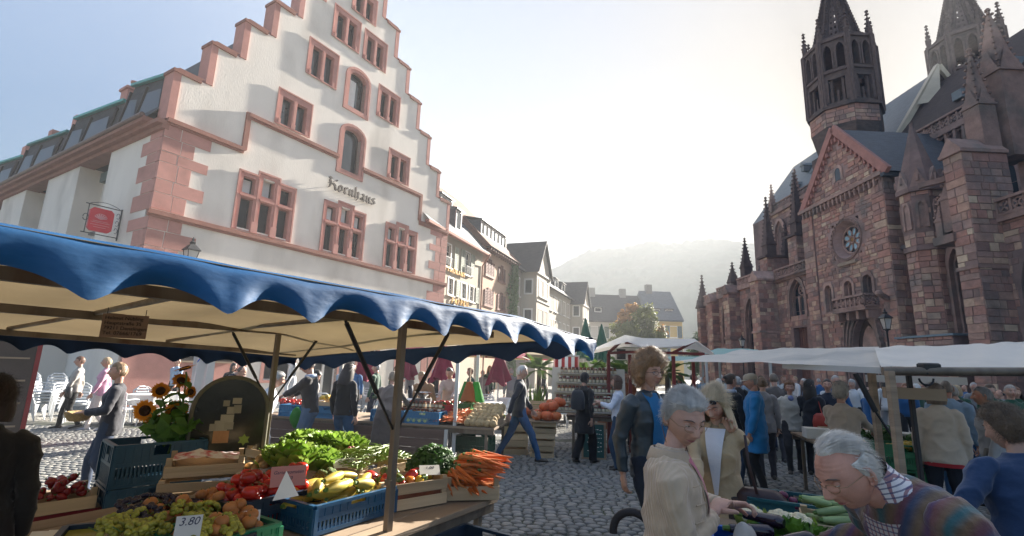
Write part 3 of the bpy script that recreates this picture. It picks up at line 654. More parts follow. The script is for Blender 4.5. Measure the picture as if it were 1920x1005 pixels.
# ================================================================== trees
BARK = MATS['brown_bark']
def tree(label, loc, hgt, blobs, leafm, n, size, tr=.16, seed=1, group=None, mats2=None, name='leafy_tree'):
	t = thing(name, label, 'tree', loc, group=group); r = random.Random(seed)
	g = MB(); g.tube([(0, 0, 0), (.05, .03, hgt*.25), (-.04, .05, hgt*.5)], [tr, tr*.8, tr*.55], 8)
	for (c, rad, k) in blobs:
		if k: continue
		g.tube([(0, .02, hgt*.3), (c[0]*.5, c[1]*.5, (hgt*.3+c[2])*.55), (c[0]*.9, c[1]*.9, c[2])], [tr*.5, tr*.3, tr*.12], 6)
	g.build('trunk', BARK, t, 60)
	tot = sum(b[1]**2 for b in blobs)
	for key in sorted({b[2] for b in blobs}):
		bl = [b for b in blobs if b[2] == key]; cl = MB()
		for (c, rad, k) in bl:
			nn = int(n*rad*rad/tot); subs = [Vector((r.gauss(0, 1), r.gauss(0, 1), r.gauss(0, .9))).normalized()*(rad*(.62+.38*r.random())) for _ in range(26)]
			def fn(rr):
				s_ = subs[rr.randrange(26)]; d = Vector((rr.gauss(0, 1), rr.gauss(0, 1), rr.gauss(0, 1))).normalized()
				p = s_*rr.random()**.25 + d*(rad*.27*rr.random()**.4); return (Vector(c)+p, (p.normalized()+Vector((0, 0, .5))), 1)
			x = leaf_cloud(nn, fn, size, r.randrange(999)); cl.add(x.v, x.f)
		cl.build('crown', leafm if key in (0, 1) else mats2, t)
	return t
LEAFA = mat('autumn_green_leaves', (.15, .17, .04), .6, .4, .7, 0, tl=.3, rvar=.1)
LEAFO = mat('autumn_orange_leaves', (.36, .19, .05), .6, .35, .7, 0, tl=.3, rvar=.1)
LEAFD = mat('dark_green_leaves', (.06, .10, .03), .6, .4, .7, 0, tl=.3, rvar=.1)
tree('round tree turning orange at its top before the end houses', (14.0, 55, 0), 9.6,
     [((-1.7, 0, 5.6), 2.1, 0), ((.3, 0, 6.0), 2.4, 0), ((2.0, 0, 5.3), 1.9, 0), ((1.0, 0, 8.0), 1.5, 0), ((-1.3, .2, 7.6), 1.1, 2), ((-.5, 0, 8.7), .9, 2), ((2.7, -.3, 6.3), .7, 2), ((0, 0, 4.2), 2.6, 1)], LEAFA, 15000, .26, .2, 4, None, LEAFO)
tree('dark green tree between the yellow house and the cathedral end', (26.5, 68, 0), 9, [((0, 0, 5.5), 2.4, 0), ((1.2, 0, 7.6), 1.7, 0), ((-.8, 0, 3.5), 2, 0), ((1.5, 0, 3.2), 2.0, 1)], LEAFD, 8000, .36, .2, 8)
# ================================================================== the cathedral
STONE = mat('red_sandstone_ashlar', (.2, .1, .08), .9, .25, 3.0, .5, 14, ramp=[(0, (.21, .15, .135)), (.2, (.31, .185, .16)), (.42, (.41, .225, .18)), (.62, (.35, .245, .215)), (.8, (.44, .28, .215)), (.92, (.48, .36, .27)), (.97, (.58, .47, .35)), (1, (.25, .18, .165))], col2=(.20, .17, .16), ns2=.6, mix2=.35, bd=.03)
MORTAR = mat('dark_sandstone_backing', (.27, .19, .175), .95, .3, 1.5, .4, 10, col2=(.18, .14, .13), mix2=.4)
TRIM = mat('worn_sandstone_trim', (.33, .225, .195), .9, .3, 2.0, .5, 12, col2=(.19, .165, .15), ns2=.7, mix2=.5, bd=.03)
CGLASS = mat('leaded_church_glass', (.03, .04, .05), .25, .4, 1.5, .2, 6, spec=.5)
ROSEG = mat('pale_rose_glass', (.28, .50, .62), .3, .25, 4, 0)
LEADR = mat('lead_roof_sheet', (.16, .19, .21), .6, .2, 2, .1)
VERGE = mat('pale_lead_verge', (.40, .37, .30), .6, .1, 2, .1)
BROWNR = mat('brown_nave_tiles', (.07, .05, .043), .8, .35, 2.0, .7, 10, stretch=(1, 2.5, 2.5), bd=.05)
XS = 34.4
CO = Vector((22, 0, 0)) + azdir(-1.6)*XS
cath = thing('gothic_cathedral', 'dark red sandstone gothic cathedral filling the right side', 'building', CO, R(90-178.4))
NSTONE = [0]
def frameM(o, ux):      # local frame on a wall: x along ux, y into the wall, z up
	ux = Vector(ux).normalized(); uy = Vector((0, 0, 1)).cross(ux)
	return Matrix(((ux.x, uy.x, 0, o[0]), (ux.y, uy.y, 0, o[1]), (0, 0, 1, o[2]), (0, 0, 0, 1)))
def ashlar(sb, x0, x1, z0, z1, skip=None, M=None, ch=.3, avg=.5, proud=.03, objs=0, seed=1, y=0.0):
	"""Courses of separate stones standing proud of a wall; the first objs of them become objects of the cathedral, the rest one mesh."""
	r = random.Random(seed); z = z0; old = sb.M; sb.M = M
	while z < z1-.05:
		h = min(ch*(.75+.5*r.random()), z1-z)
		if z1-z-h < .12: h = z1-z
		x = x0
		while x < x1-.02:
			w_ = avg*(.5+1.1*r.random()); e = min(x+w_, x1)
			if x1-e < .15: e = x1
			cx, cz = (x+e)/2, z+h/2
			if not (skip and (skip(cx, cz) or skip(x+.05, cz) or skip(e-.05, cz))):
				p = y-proud*(.4+r.random()); g_ = .012
				if objs > 0 and NSTONE[0] < 296:
					o = block('stone', x+g_, e-g_, p, y+.05, z+g_, z+h-g_, STONE, cath, r.randrange(4)); objs -= 1; NSTONE[0] += 1
					if M is not None: o.matrix_local = M @ Matrix.Translation(o.location) @ Matrix.Diagonal((*o.scale, 1))
				else:
					sb.tint = r.random(); a, b, c, d = x+g_, e-g_, z+g_, z+h-g_; k = .012
					sb.add([(a, y+.02, c), (b, y+.02, c), (b, y+.02, d), (a, y+.02, d), (a+k, p, c+k), (b-k, p, c+k), (b-k, p, d-k), (a+k, p, d-k)], [(4, 5, 6, 7), (0, 1, 5, 4), (1, 2, 6, 5), (2, 3, 7, 6), (3, 0, 4, 7)])
			x = e
		z += h
	sb.M = old
def pointed(x0, x1, z0, zs, za, n=7, deg=72):
	cx, hw = (x0+x1)/2, (x1-x0)/2; D_ = R(deg); c = 1-math.cos(D_); s = math.sin(D_)
	L_ = [(x0+hw*(1-math.cos(D_*k/n))/c, zs+(za-zs)*math.sin(D_*k/n)/s) for k in range(n+1)]
	return [(x0, z0)] + L_ + [(2*cx-x, z) for x, z in L_[-2::-1]] + [(x1, z0)]
def rounded(x0, x1, z0, zs, n=8): return arch_path(x0, x1, z0, zs, (x1-x0)/2, n)
def in_path(p, x, z):
	c = False
	for i in range(len(p)):
		(xa, za), (xb, zb) = p[i], p[i-1]
		if (za > z) != (zb > z) and x < (xb-xa)*(z-za)/(zb-za)+xa: c = not c
	return c
def grow(p, d):
	cx = sum(q[0] for q in p)/len(p); cz = sum(q[1] for q in p)/len(p)
	return [(x+(d if x > cx else -d), z+(d if z > cz+.3 else 0)) for x, z in p]
def wall_arch(mb, solids, paths, y=0.0, depth=.5):
	hs = []
	for p in paths:
		a, b = min(q[0] for q in p), max(q[0] for q in p); c, d = min(q[1] for q in p), max(q[1] for q in p); hs.append((a, b, c, d))
		for q0, q1 in zip(p[:-1], p[1:]):
			mb.add([(q0[0], y, q0[1]), (q1[0], y, q1[1]), (q1[0], y+depth, q1[1]), (q0[0], y+depth, q0[1])], [(3, 2, 1, 0)])
			m_ = (a+b)/2
			if q0[1] < d-.001 or q1[1] < d-.001:
				if abs(q0[0]-q1[0]) > 1e-4:
					mb.add([(q0[0], y, q0[1]), (q1[0], y, q1[1]), (q1[0], y, d), (q0[0], y, d)], [(0, 1, 2, 3)])
		mb.add([(a, y, c), (b, y, c), (b, y+depth, c), (a, y+depth, c)], [(0, 1, 2, 3)])
	wall_cells(mb, solids, hs, y, depth, False)
def put_mb(mb, name, m, M, parent=cath, smooth=0):
	o = mb.build(name, m, parent, smooth)
	if M is not None: o.matrix_local = M
	return o
def church_window(p, M=None, depth=.5, lights=2, y=0.0, ring=.22, name='window', parent=None, trac=True, glass=None):
	"""Moulded arch, glass, mullions and simple tracery for one opening."""
	P = parent or cath
	f = MB(); ring_wall(f, grow(p, -.02), grow(p, ring), y-.10, y+.15, y+.02); ring_wall(f, grow(p, -.12), grow(p, .0), y+.16, y+.35, y+.35)
	o = put_mb(f, name, TRIM, M, P)
	g = MB(); g.prism(p, y+depth-.06, y+depth-.03); g.build('pane', glass or CGLASS, o)
	x0, x1 = p[0][0], p[-1][0]; z0 = p[0][1]; za = max(q[1] for q in p); zs = p[1][1]
	g = MB()
	for k in range(1, lights):
		x = x0+(x1-x0)*k/lights; g.box(x-.045, x+.045, y+depth-.2, y+depth-.062, z0, zs+(za-zs)*(.25 if trac else .9))
	for k in range(max(1, int((zs-z0)/.8))): z = z0+.8*(k+.7); g.box(x0, x1, y+depth-.08, y+depth-.061, z-.012, z+.012)
	if trac:
		w_ = (x1-x0)/lights
		for k in range(lights):
			q = pointed(x0+k*w_+.04, x0+(k+1)*w_-.04, zs-.1, zs-.1, zs+w_*.62, 5); ring_wall(g, q[1:-1], grow(q, .07)[1:-1], y+depth-.18, y+depth-.065, y+depth-.065)
		rr = (x1-x0)*.2; cz = zs+(za-zs)*.5
		for dx, dz, r_ in ((0, 0, rr), (-rr*.45, -rr*.1, rr*.4), (rr*.45, -rr*.1, rr*.4), (0, rr*.45, rr*.4)):
			g.tube([((x0+x1)/2+dx+r_*math.cos(t*.6283), y+depth-.12, cz+dz+r_*math.sin(t*.6283)) for t in range(11)], .045, 5, False)
	g.build('tracery', TRIM, o); return o
def pinnacle(mb, x, y, z0, w_, h, hs, crockets=True):
	"""Square shaft, gablets and a crocketed spire with finial."""
	mb.box(x-w_, x+w_, y-w_, y+w_, z0, z0+h); mb.box(x-w_*1.15, x+w_*1.15, y-w_*1.15, y+w_*1.15, z0+h, z0+h+.1)
	for dx, dy in ((0, -1), (0, 1), (1, 0), (-1, 0)):
		c = Vector((x+dx*w_*1.1, y+dy*w_*1.1, z0+h+.1)); t = Vector((-dy, dx, 0))*w_
		mb.add([c-t, c+t, c+Vector((-dx*w_*.9, -dy*w_*.9, w_*2.2))+Vector((dx, dy, 0))*w_*.6], [(0, 1, 2)])
	mb.lathe([(w_*1.25, z0+h+.1), (w_*.12, z0+h+hs), (w_*.12, z0+h+hs+.05)], 4, (x, y, 0), ph=math.pi/4)
	if crockets:
		n = max(3, int(hs/.35))
		for k in range(n):
			t = (k+.5)/n; rr = w_*1.25*(1-t)+w_*.12*t; z = z0+h+.1+hs*t
			for a in range(4): aa = math.pi/4+a*math.pi/2; mb.cbox((x+(rr+.03)*math.cos(aa), y+(rr+.03)*math.sin(aa), z), (.11, .11, .1))
	z = z0+h+hs; mb.box(x-.05, x+.05, y-.05, y+.05, z, z+.3); mb.box(x-.13, x+.13, y-.04, y+.04, z+.14, z+.22); mb.box(x-.04, x+.04, y-.13, y+.13, z+.14, z+.22)
def balustrade(mb, p0, p1, h=.7, step=.45, th=.12):
	p0, p1 = Vector(p0), Vector(p1); d = p1-p0; n = max(1, int(d.length/step)); up = Vector((0, 0, 1))
	mb.bar(p0+up*.06, p1+up*.06, th*1.6, .12); mb.bar(p0+up*h, p1+up*h, th*1.8, .13)
	for k in range(n):
		a, b = p0+d*(k/n), p0+d*((k+1)/n); c = (a+b)/2; e = d.normalized()
		mb.bar(a+up*.12, a+up*h, th*.8, th*.8); rr = min(step*.42, (h-.2)*.46)
		mb.tube([c+e*(rr*math.cos(t*.7854))+up*(h*.52+rr*math.sin(t*.7854)) for t in range(9)], th*.3, 4, False)
		for sx, sz in ((1, 1), (1, -1), (-1, 1), (-1, -1)): mb.bar(c+e*(sx*rr*.1)+up*(h*.52+sz*rr*.1), c+e*(sx*rr*.72)+up*(h*.52+sz*rr*.72), th*.5, th*.5)
	mb.bar(p1+up*.12, p1+up*h, th*.8, th*.8)
SB = MB()           # stones past the first 296
# ---- north transept front
TW, TE, TA = 7.4, 13.4, 17.7
ros = [(4.0+1.22*math.cos(2*math.pi*k/28), 10.4+1.22*math.sin(2*math.pi*k/28)) for k in range(28)]
tw = [rounded(1.6, 2.3, 6.0, 7.45), rounded(3.45, 4.2, 6.55, 7.4), rounded(5.1, 5.85, 6.45, 7.5)]
por = pointed(3.55, 5.75, .0, 3.3, 5.5)
def hole_any(paths, extra=None):
	gp = [grow(p, .16) for p in paths]
	def f(x, z): return any(in_path(p, x, z) for p in gp) or (extra(x, z) if extra else False)
	return f
mb = MB(); rsq = [(2.78, 9.18)]
wall_arch(mb, [(0, TW, 0, TE)], tw+[por], 0, .55)
tm = MB()
# rebuild the front with the rose square left open, then fill the corners round the circle
mb = MB(); wall_arch(mb, [(0, TW, 0, 9.18), (0, 2.78, 9.18, 11.62), (5.22, TW, 9.18, 11.62), (0, TW, 11.62, TE)], tw+[por], 0, .55)
for k in range(28):
	(xa, za), (xb, zb) = ros[k], ros[(k+1) % 28]
	def sq(x, z):
		dx, dz = x-4.0, z-10.4; s = 1.22/max(abs(dx), abs(dz)); return (4.0+dx*s, 10.4+dz*s)
	A, B = sq(xa, za), sq(xb, zb)
	mb.add([(xa, 0, za), (xb, 0, zb), (B[0], 0, B[1]), (A[0], 0, A[1])], [(0, 3, 2, 1)])
	(xc, zc), (xd, zd) = [(4.0+(x-4.0)*.72, 10.4+(z-10.4)*.72) for x, z in (ros[k], ros[(k+1) % 28])]
	mb.add([(xa, -.02, za), (xb, -.02, zb), (xd, .5, zd), (xc, .5, zc)], [(0, 1, 2, 3)])
mb.add([(.2, 0, TE), (TW+.1, 0, TE), (4.0, 0, TA)], [(0, 1, 2)])
mb.add([(TW, 0, 0), (TW, 8, 0), (TW, 8, TE), (TW, 0, TE), (0, 0, 0), (0, 8, 0), (0, 8, TE), (0, 0, TE)], [(0, 1, 2, 3), (7, 6, 5, 4)])
mb.build('transept_wall', MORTAR, cath)
def in_gable(x, z): return z > TE and (z-TE)/(TA-TE) > 1-abs(x-4.0)/3.72
rg = [(4.0+(x-4)*1.12, 10.4+(z-10.4)*1.12) for x, z in ros]
sk = hole_any(tw+[por, rg])
ashlar(SB, 1.02, 6.55, 3.0, 9.0, sk, None, .27, .42, .035, 150, 3)
ashlar(SB, 1.02, 6.55, .0, 3.0, sk, None, .3, .5, .035, 0, 4)
ashlar(SB, 1.02, 6.55, 9.0, 12.9, sk, None, .27, .42, .035, 0, 5)
ashlar(SB, .3, 7.6, TE+.05, TA-.3, lambda x, z: (z-TE)/(TA-TE) > 1-(abs(x-4.0)+.4)/3.72 or (3.5 < x < 4.3 and 14.3 < z < 15.4), None, .27, .45, .035, 0, 6)
for x0, x1 in ((-.15, 1.0), (6.57, TW+.1)):
	bbox('corner_buttress', x0+.03, x1-.03, -.1, .3, 0, 12.9, MORTAR, cath); ashlar(SB, x0, x1, 0, 12.9, None, None, .36, .62, .03, 30 if x0 > 3 else 0, 7, -.1)
MW = frameM((TW+.1, -.1, 0), (0, 1, 0))     # the side that faces the camera
ashlar(SB, 0, 3.4, 0, TE, None, MW, .36, .6, .03, 40, 8); bbox('side_buttress', TW-.2, TW+.09, -.08, 8, 0, TE, MORTAR, cath)
ml = frameM((-.15, 3, 0), (0, -1, 0)); ashlar(SB, 0, 3, 0, TE, None, ml, .36, .6, .03, 0, 9)
f = MB()
f.box(-.25, TW+.25, -.3, .02, TE-.1, TE+.12)
for k in range(18):
	x = .15+k*.4; f.box(x, x+.12, -.24, -.02, TE-.55, TE-.102); f.tube([(x+.06+.2*(1-math.cos(t*.628)), -.15, TE-.36+.16*math.sin(t*.628)) for t in range(6)], .05, 4, False)
f.build('cornice', TRIM, cath)
f = MB()
for s in (1, -1):
	f.bar((4.0+s*4.0, -.12, TE-.0), (4.0, -.12, TA+.3), .5, .24, (0, -1, 0))
	for k in range(11):
		t = (k+.5)/11; x, z = 4.0+s*3.55*(1-t), TE+(TA-TE-.35)*t; f.cbox((x, -.1, z-.02), (.14, .2, .3)); f.tube([(x+.17*math.cos(a*.628), -.08, z-.2+.17*math.sin(a*.628)) for a in range(6)], .045, 4, False)
f.build('gable_corbels', mat('red_corbel_stone', (.33, .17, .145), .9, .2, 3, .4), cath)
f = MB(); ring_wall(f, rounded(3.65, 4.15, 14.4, 15.0), rounded(3.45, 4.35, 14.35, 15.0), -.06, .1, .0); o = f.build('gable_window', TRIM, cath); g = MB(); g.prism(rounded(3.65, 4.15, 14.4, 15.0), -.04, -.02); g.build('pane', CGLASS, o)
# rose
f = MB()
for k in range(28):
	q = [(4.0+(x-4.0)*s, 10.4+(z-10.4)*s) for s in (1.13, 1.0) for x, z in (ros[k], ros[(k+1) % 28])]
	f.add([(q[0][0], -.09, q[0][1]), (q[1][0], -.09, q[1][1]), (q[3][0], -.09, q[3][1]), (q[2][0], -.09, q[2][1])], [(0, 1, 3, 2)])
	f.add([(q[0][0], -.09, q[0][1]), (q[1][0], -.09, q[1][1]), (q[1][0], .02, q[1][1]), (q[0][0], .02, q[0][1])], [(0, 3, 2, 1)])
rose = f.build('rose_window', TRIM, cath)
g = MB(); g.prism([(4.0+.9*math.cos(2*math.pi*k/28), 10.4+.9*math.sin(2*math.pi*k/28)) for k in range(28)], .48, .5); g.build('rose_backing', CGLASS, rose)
g = MB(); g.tube([(4.0+.86*math.cos(t*.2618), .42, 10.4+.86*math.sin(t*.2618)) for t in range(25)], .06, 5, False)
for k in range(8):
	a = 2*math.pi*(k+.5)/8; cx, cz = 4.0+.52*math.cos(a), 10.4+.52*math.sin(a)
	pet = [(cx+.24*math.cos(t)*math.cos(a)-.15*math.sin(t)*math.sin(a), cz+.24*math.cos(t)*math.sin(a)+.15*math.sin(t)*math.cos(a)) for t in [i*math.pi/7 for i in range(14)]]
	h = MB(); h.prism(pet, .44, .46); h.build('petal_pane', ROSEG, rose)
	g.tube([(x, .42, z) for x, z in pet+pet[:1]], .035, 4, False)
g.tube([(4.0+.2*math.cos(t*.5236), .4, 10.4+.2*math.sin(t*.5236)) for t in range(13)], .05, 5, False)
g.build('tracery', TRIM, rose)
g = MB(); g.lathe([(.16, 0), (.12, .03)], 12); o = g.build('rose_boss', mat('ochre_stone_boss', (.35, .2, .07), .8, .2, 6, .3), rose); o.matrix_local = Matrix.Translation((4.0, .42, 10.4)) @ Matrix.Rotation(math.pi/2, 4, 'X')
bbox('rose_sill', 3.2, 4.8, -.16, .1, 8.75, 8.95, mat('pale_stone_sill', (.42, .34, .27), .9, .15, 3, .3), cath)
for p in tw: church_window(p, None, .5, 1, 0, .16, trac=False)
# portal, balcony
f = MB()
for k in range(3): q = grow(por, .05+k*.16); ring_wall(f, q, grow(q, .12), -.12-.08*k, .2, .02)
q = grow(por, .55)
for k in range(1, len(q)-1): f.cbox((q[k][0], -.3, q[k][1]+.06), (.16, .14, .16))
o = f.build('portal', TRIM, cath); g = MB(); g.prism(por, .42, .46); g.build('portal_door', mat('dark_oak_door', (.06, .045, .04), .7, .3, 3, .4, stretch=(6, 1, 1)), o)
g = MB()
for k in range(5): g.box(3.75+k*.4, 3.79+k*.4, .38, .42, 0, 3.3)
g.prism(pointed(4.0, 5.3, 3.35, 3.5, 4.9), .34, .42); g.build('tympanum', TRIM, o)
f = MB(); f.box(3.35, 6.15, -.9, .02, 5.68, 5.84); balustrade(f, (3.4, -.82, 5.84), (6.1, -.82, 5.84), .72, .34); balustrade(f, (3.4, -.82, 5.84), (3.4, 0, 5.84), .72, .4); balustrade(f, (6.1, -.82, 5.84), (6.1, 0, 5.84), .72, .4)
for x in (3.5, 4.4, 5.2, 6.0): f.prism([(x-.1, 5.2), (x+.1, 5.2), (x+.1, 5.68), (x-.1, 5.68)], -.7, .0)
f.build('balcony', TRIM, cath)
gar = MB(); gar.bar((1.9, -.1, 5.35), (1.5, -1.1, 5.3), .16, .2); gar.bar((6.9, -.1, 6.2), (7.5, -1.0, 6.35), .2, .24); gar.cbox((7.5, -1.05, 6.4), (.3, .35, .3), .08); gar.build('gargoyle', TRIM, cath)
f = MB(); f.add([(.0, .02, TE+.1), (4.0, .02, TA+.25), (4.0, 10, TA+.25), (.0, 10, TE+.1), (TW+.6, .02, TE), (TW+.6, 10, TE)], [(0, 1, 2, 3), (1, 4, 5, 2)])
f.box(TW+.25, TW+.5, -.3, 8, TE-.25, TE-.05); f.build('transept_roof', SLATEB, cath)
# ---- crossing tower (octagonal lantern stage with open spire)
BACKLIT = mat('backlit_sandstone', (.15, .115, .105), .95, .4, 2.5, .6, 8, col2=(.09, .085, .085), mix2=.5, stretch=(1, 1, 2))  # sandstone darkened: the towers' backlit shade is put into its colour
BACKLITT = mat('backlit_tracery', (.12, .09, .083), .95, .35, 3, .5, 12)  # trim stone with the same backlit shade in its colour, pinnacles too
def octa(mb, cx, cy, r0, z0, z1, r1=None):
	mb.lathe([(r0, z0), (r1 or r0, z1)], 8, (cx, cy, 0), ph=math.pi/8)
def tower(cx, cy, rr, zb, z1, z2, z3, zs):
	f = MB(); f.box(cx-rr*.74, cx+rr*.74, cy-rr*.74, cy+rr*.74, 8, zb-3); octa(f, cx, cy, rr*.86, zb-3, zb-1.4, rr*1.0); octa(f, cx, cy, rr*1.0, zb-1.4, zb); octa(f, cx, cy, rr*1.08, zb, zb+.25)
	body = f.build('tower_base', BACKLIT, cath)
	for k in range(8):
		a = -math.pi/2+k*math.pi/4; n = Vector((math.cos(a), math.sin(a), 0)); ap = rr*math.cos(math.pi/8); hw = rr*math.sin(math.pi/8)
		M = frameM((cx+n.x*ap, cy+n.y*ap, 0), (-n.y, n.x, 0))
		p1 = pointed(-hw*.62, hw*.62, zb+.5, zb+2.6, z1-.7); p2 = [pointed(s*hw*.45-hw*.3, s*hw*.45+hw*.3, z1+.25, z2-1.0, z2-.35, 4) for s in (-1, 1)]
		w1 = MB(); wall_arch(w1, [(-hw, hw, zb+.2, z2)], [p1]+p2, 0, .5); put_mb(w1, 'tower_wall', BACKLIT, M)
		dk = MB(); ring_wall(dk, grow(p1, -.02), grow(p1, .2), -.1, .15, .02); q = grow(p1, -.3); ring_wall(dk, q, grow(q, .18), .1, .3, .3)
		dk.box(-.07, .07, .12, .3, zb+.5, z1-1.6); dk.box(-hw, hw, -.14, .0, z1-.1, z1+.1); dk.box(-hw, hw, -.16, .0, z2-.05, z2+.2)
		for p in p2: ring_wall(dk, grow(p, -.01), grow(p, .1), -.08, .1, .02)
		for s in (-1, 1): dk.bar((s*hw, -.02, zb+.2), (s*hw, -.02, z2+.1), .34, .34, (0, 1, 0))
		put_mb(dk, 'lancet', BACKLITT, M)
		if k in (0, 1, 2, 7): ashlar(SB, -hw, hw, zb-1.4, zb, None, frameM((cx+n.x*ap*1.0, cy+n.y*ap*1.0, 0), (-n.y, n.x, 0)), .4, .6, .03, 0, k+30)
		if k % 2 == 0 or True:
			pm = MB(); pinnacle(pm, hw, .1, z2+.1, .16, .5, 1.5); put_mb(pm, 'pinnacle', BACKLITT, M)
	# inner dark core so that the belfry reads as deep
	f = MB(); octa(f, cx, cy, rr*.52, zb, z1-.2); f.build('tower_core', BACKLIT, cath)
	# spire: ribs with openwork between
	f = MB(); r0 = rr*.62
	for k in range(8):
		a = math.pi/8+k*math.pi/4; e = Vector((math.cos(a), math.sin(a), 0)); p0 = Vector((cx, cy, z3))+e*r0; pt = Vector((cx, cy, zs))+e*.12
		f.bar(p0, pt, .3, .3)
		n = 22
		for j in range(n): q = p0.lerp(pt, (j+.5)/n)+e*.18; f.cbox(q, (.22, .22, .2))
	f.build('spire_ribs', BACKLITT, cath)
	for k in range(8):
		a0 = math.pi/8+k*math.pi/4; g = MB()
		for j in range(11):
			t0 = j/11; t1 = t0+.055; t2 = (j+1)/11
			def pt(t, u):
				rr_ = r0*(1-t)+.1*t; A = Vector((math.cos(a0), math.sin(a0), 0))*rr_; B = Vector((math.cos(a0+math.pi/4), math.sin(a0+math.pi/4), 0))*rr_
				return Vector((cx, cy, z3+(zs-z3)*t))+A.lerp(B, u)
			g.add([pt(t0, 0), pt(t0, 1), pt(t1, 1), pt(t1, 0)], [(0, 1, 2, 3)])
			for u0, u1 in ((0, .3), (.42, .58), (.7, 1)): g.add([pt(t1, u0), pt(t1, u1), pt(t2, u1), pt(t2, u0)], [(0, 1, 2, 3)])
		g.build('spire_web', BACKLITT, cath)
	octb = MB(); octa(octb, cx, cy, rr*.98, z2-.1, z3+.02, rr*.8); octb.build('tower_cornice', BACKLITT, cath)
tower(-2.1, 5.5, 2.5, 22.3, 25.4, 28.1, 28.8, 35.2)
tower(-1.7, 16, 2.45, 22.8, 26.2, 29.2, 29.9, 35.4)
CHOIRR = mat('glare_choir_slates', (.125, .145, .16), .5, .25, 2.0, .5, 9, stretch=(1, 3, 3), bd=.05)  # blue slate lightened, the glare near the sun is put into its colour
# ---- choir: chapels with buttresses, running away to the left
def buttress(x0, x1, y0, y1, z1, pin=None, cap=True, objs=0, seed=1, near=True):
	o = bbox('buttress', x0, x1, y0, y1, 0, z1, MORTAR, cath)
	ashlar(SB, x0-.02, x1+.02, 0, z1, None, frameM((0, y0, 0), (1, 0, 0)), .36, .55, .03, objs//2, seed)
	if near: ashlar(SB, 0, y1-y0, 0, z1, None, frameM((x1, y0, 0), (0, 1, 0)), .36, .55, .03, objs-objs//2, seed+1)
	f = MB()
	if cap: f.box(x0-.12, x1+.12, y0-.14, y1, z1, z1+.16); f.prism([(x0-.1, z1+.16), (x1+.1, z1+.16), ((x0+x1)/2, z1+.9)], y0-.1, y1)
	f.box(x0-.06, x1+.06, y0-.1, y1, z1*.55, z1*.55+.16); f.box(x0-.1, x1+.1, y0-.14, y1, 0, .7)
	if pin: pinnacle(f, (x0+x1)/2, y0+.5, z1, .34, pin[0], pin[1])
	f.build('buttress_cap', BACKLITT if pin else TRIM, o)
def chapel(x0, x1, y, z1, win, seed, door=None, lights=2):
	mb = MB(); ps = [win]+([door] if door else []); wall_arch(mb, [(x0, x1, 0, z1)], ps, y, .5); mb.build('chapel_wall', MORTAR, cath)
	ashlar(SB, x0, x1, 0, z1, hole_any(ps), frameM((0, y, 0), (1, 0, 0)), .34, .5, .03, 0, seed)
	church_window(win, None, .5, lights, y)
	if door:
		f = MB(); a, b = door[0][0], door[-1][0]; f.prism(door, y+.4, y+.44)
		for k in range(7): x = a+(b-a)*(k+.5)/7; f.box(x-.015, x+.015, y+.37, y+.4, 0, max(q[1] for q in door)-.1)
		f.build('wooden_door', mat('brown_plank_door', (.13, .065, .05), .7, .25, 3, .3, stretch=(5, 1, 1)), cath)
	f = MB(); f.box(x0, x1, y-.2, y, z1-.3, z1); balustrade(f, (x0, y-.1, z1), (x1, y-.1, z1), .7, .5); f.build('parapet', TRIM, cath)
chapel(-4.5, -.15, .2, 9.3, pointed(-2.85, -.95, 6.0, 7.3, 8.9), 60, [(-2.7, .1), (-2.7, 5.3), (-1.05, 5.3), (-1.05, .1)], 3)
buttress(-5.7, -4.5, -1.3, 2, 9.2, None, True, 24, 61)
chapel(-9.2, -5.7, -.5, 9.4, pointed(-8.3, -6.5, 1.6, 6.2, 8.2), 62)
buttress(-10.2, -9.2, -1.5, 2, 8.8, None, True, 0, 63)
chapel(-13.4, -10.2, -.5, 9.2, pointed(-12.6, -11.0, 4.5, 6.6, 8.3), 64, pointed(-12.4, -11.2, .1, 2.3, 3.5))
buttress(-14.3, -13.4, -1.2, 2, 8.6, None, True, 0, 65)
chapel(-17.2, -14.3, -.2, 9.0, pointed(-16.4, -15.0, 1.6, 6.0, 7.8), 66)
buttress(-17.9, -17.2, -.8, 2, 8.5, (1.0, 2.3), True, 0, 67)
bbox('chapel_end_wall', -18.0, -17.9, -.2, 12, 0, 9, MORTAR, cath)
f = MB(); f.add([(-18, -.2, 9.0), (-.2, -.2, 9.2), (-.2, 8, 11.2), (-18, 8, 11.2)], [(0, 1, 2, 3)]); f.build('aisle_roof', SLATEB, cath)
# upper buttress piers and flyers of the choir
for i, (x, zt, ph) in enumerate(((-4.9, 13.0, 4.2), (-9.4, 12.2, 4.4), (-13.7, 11.0, 2.8), (-16.6, 10.0, 1.9))):
	o = bbox('flyer_pier', x-.6, x+.6, 2.0, 4.6, 8.8, zt, MORTAR, cath)
	ashlar(SB, x-.6, x+.6, 8.8, zt, None, frameM((0, 2.0, 0), (1, 0, 0)), .34, .5, .03, 0, 70+i); ashlar(SB, 0, 2.6, 8.8, zt, None, frameM((x+.6, 2.0, 0), (0, 1, 0)), .34, .5, .03, 0, 75+i)
	f = MB(); f.box(x-.75, x+.75, 1.8, 4.8, zt, zt+.2); pinnacle(f, x, 2.6, zt+.2, .42, 1.0, ph)
	pinnacle(f, x, 4.2, zt+.2, .3, .6, ph*.5)
	f.build('pier_pinnacle', BACKLITT, o)
	g = MB()
	for k in range(8):
		t0, t1 = k/8, (k+1)/8
		y0, y1 = 4.6+4.2*t0, 4.6+4.2*t1
		g.prism([(y0, zt-1.6+3.4*t0**.6), (y1, zt-1.6+3.4*t1**.6), (y1, zt-.3+3.6*t1), (y0, zt-.3+3.6*t0)], x-.25, x+.25)
	g.M = None; g.v = [(b, a, c) for a, b, c in g.v]; g.build('flying_buttress', TRIM, o)
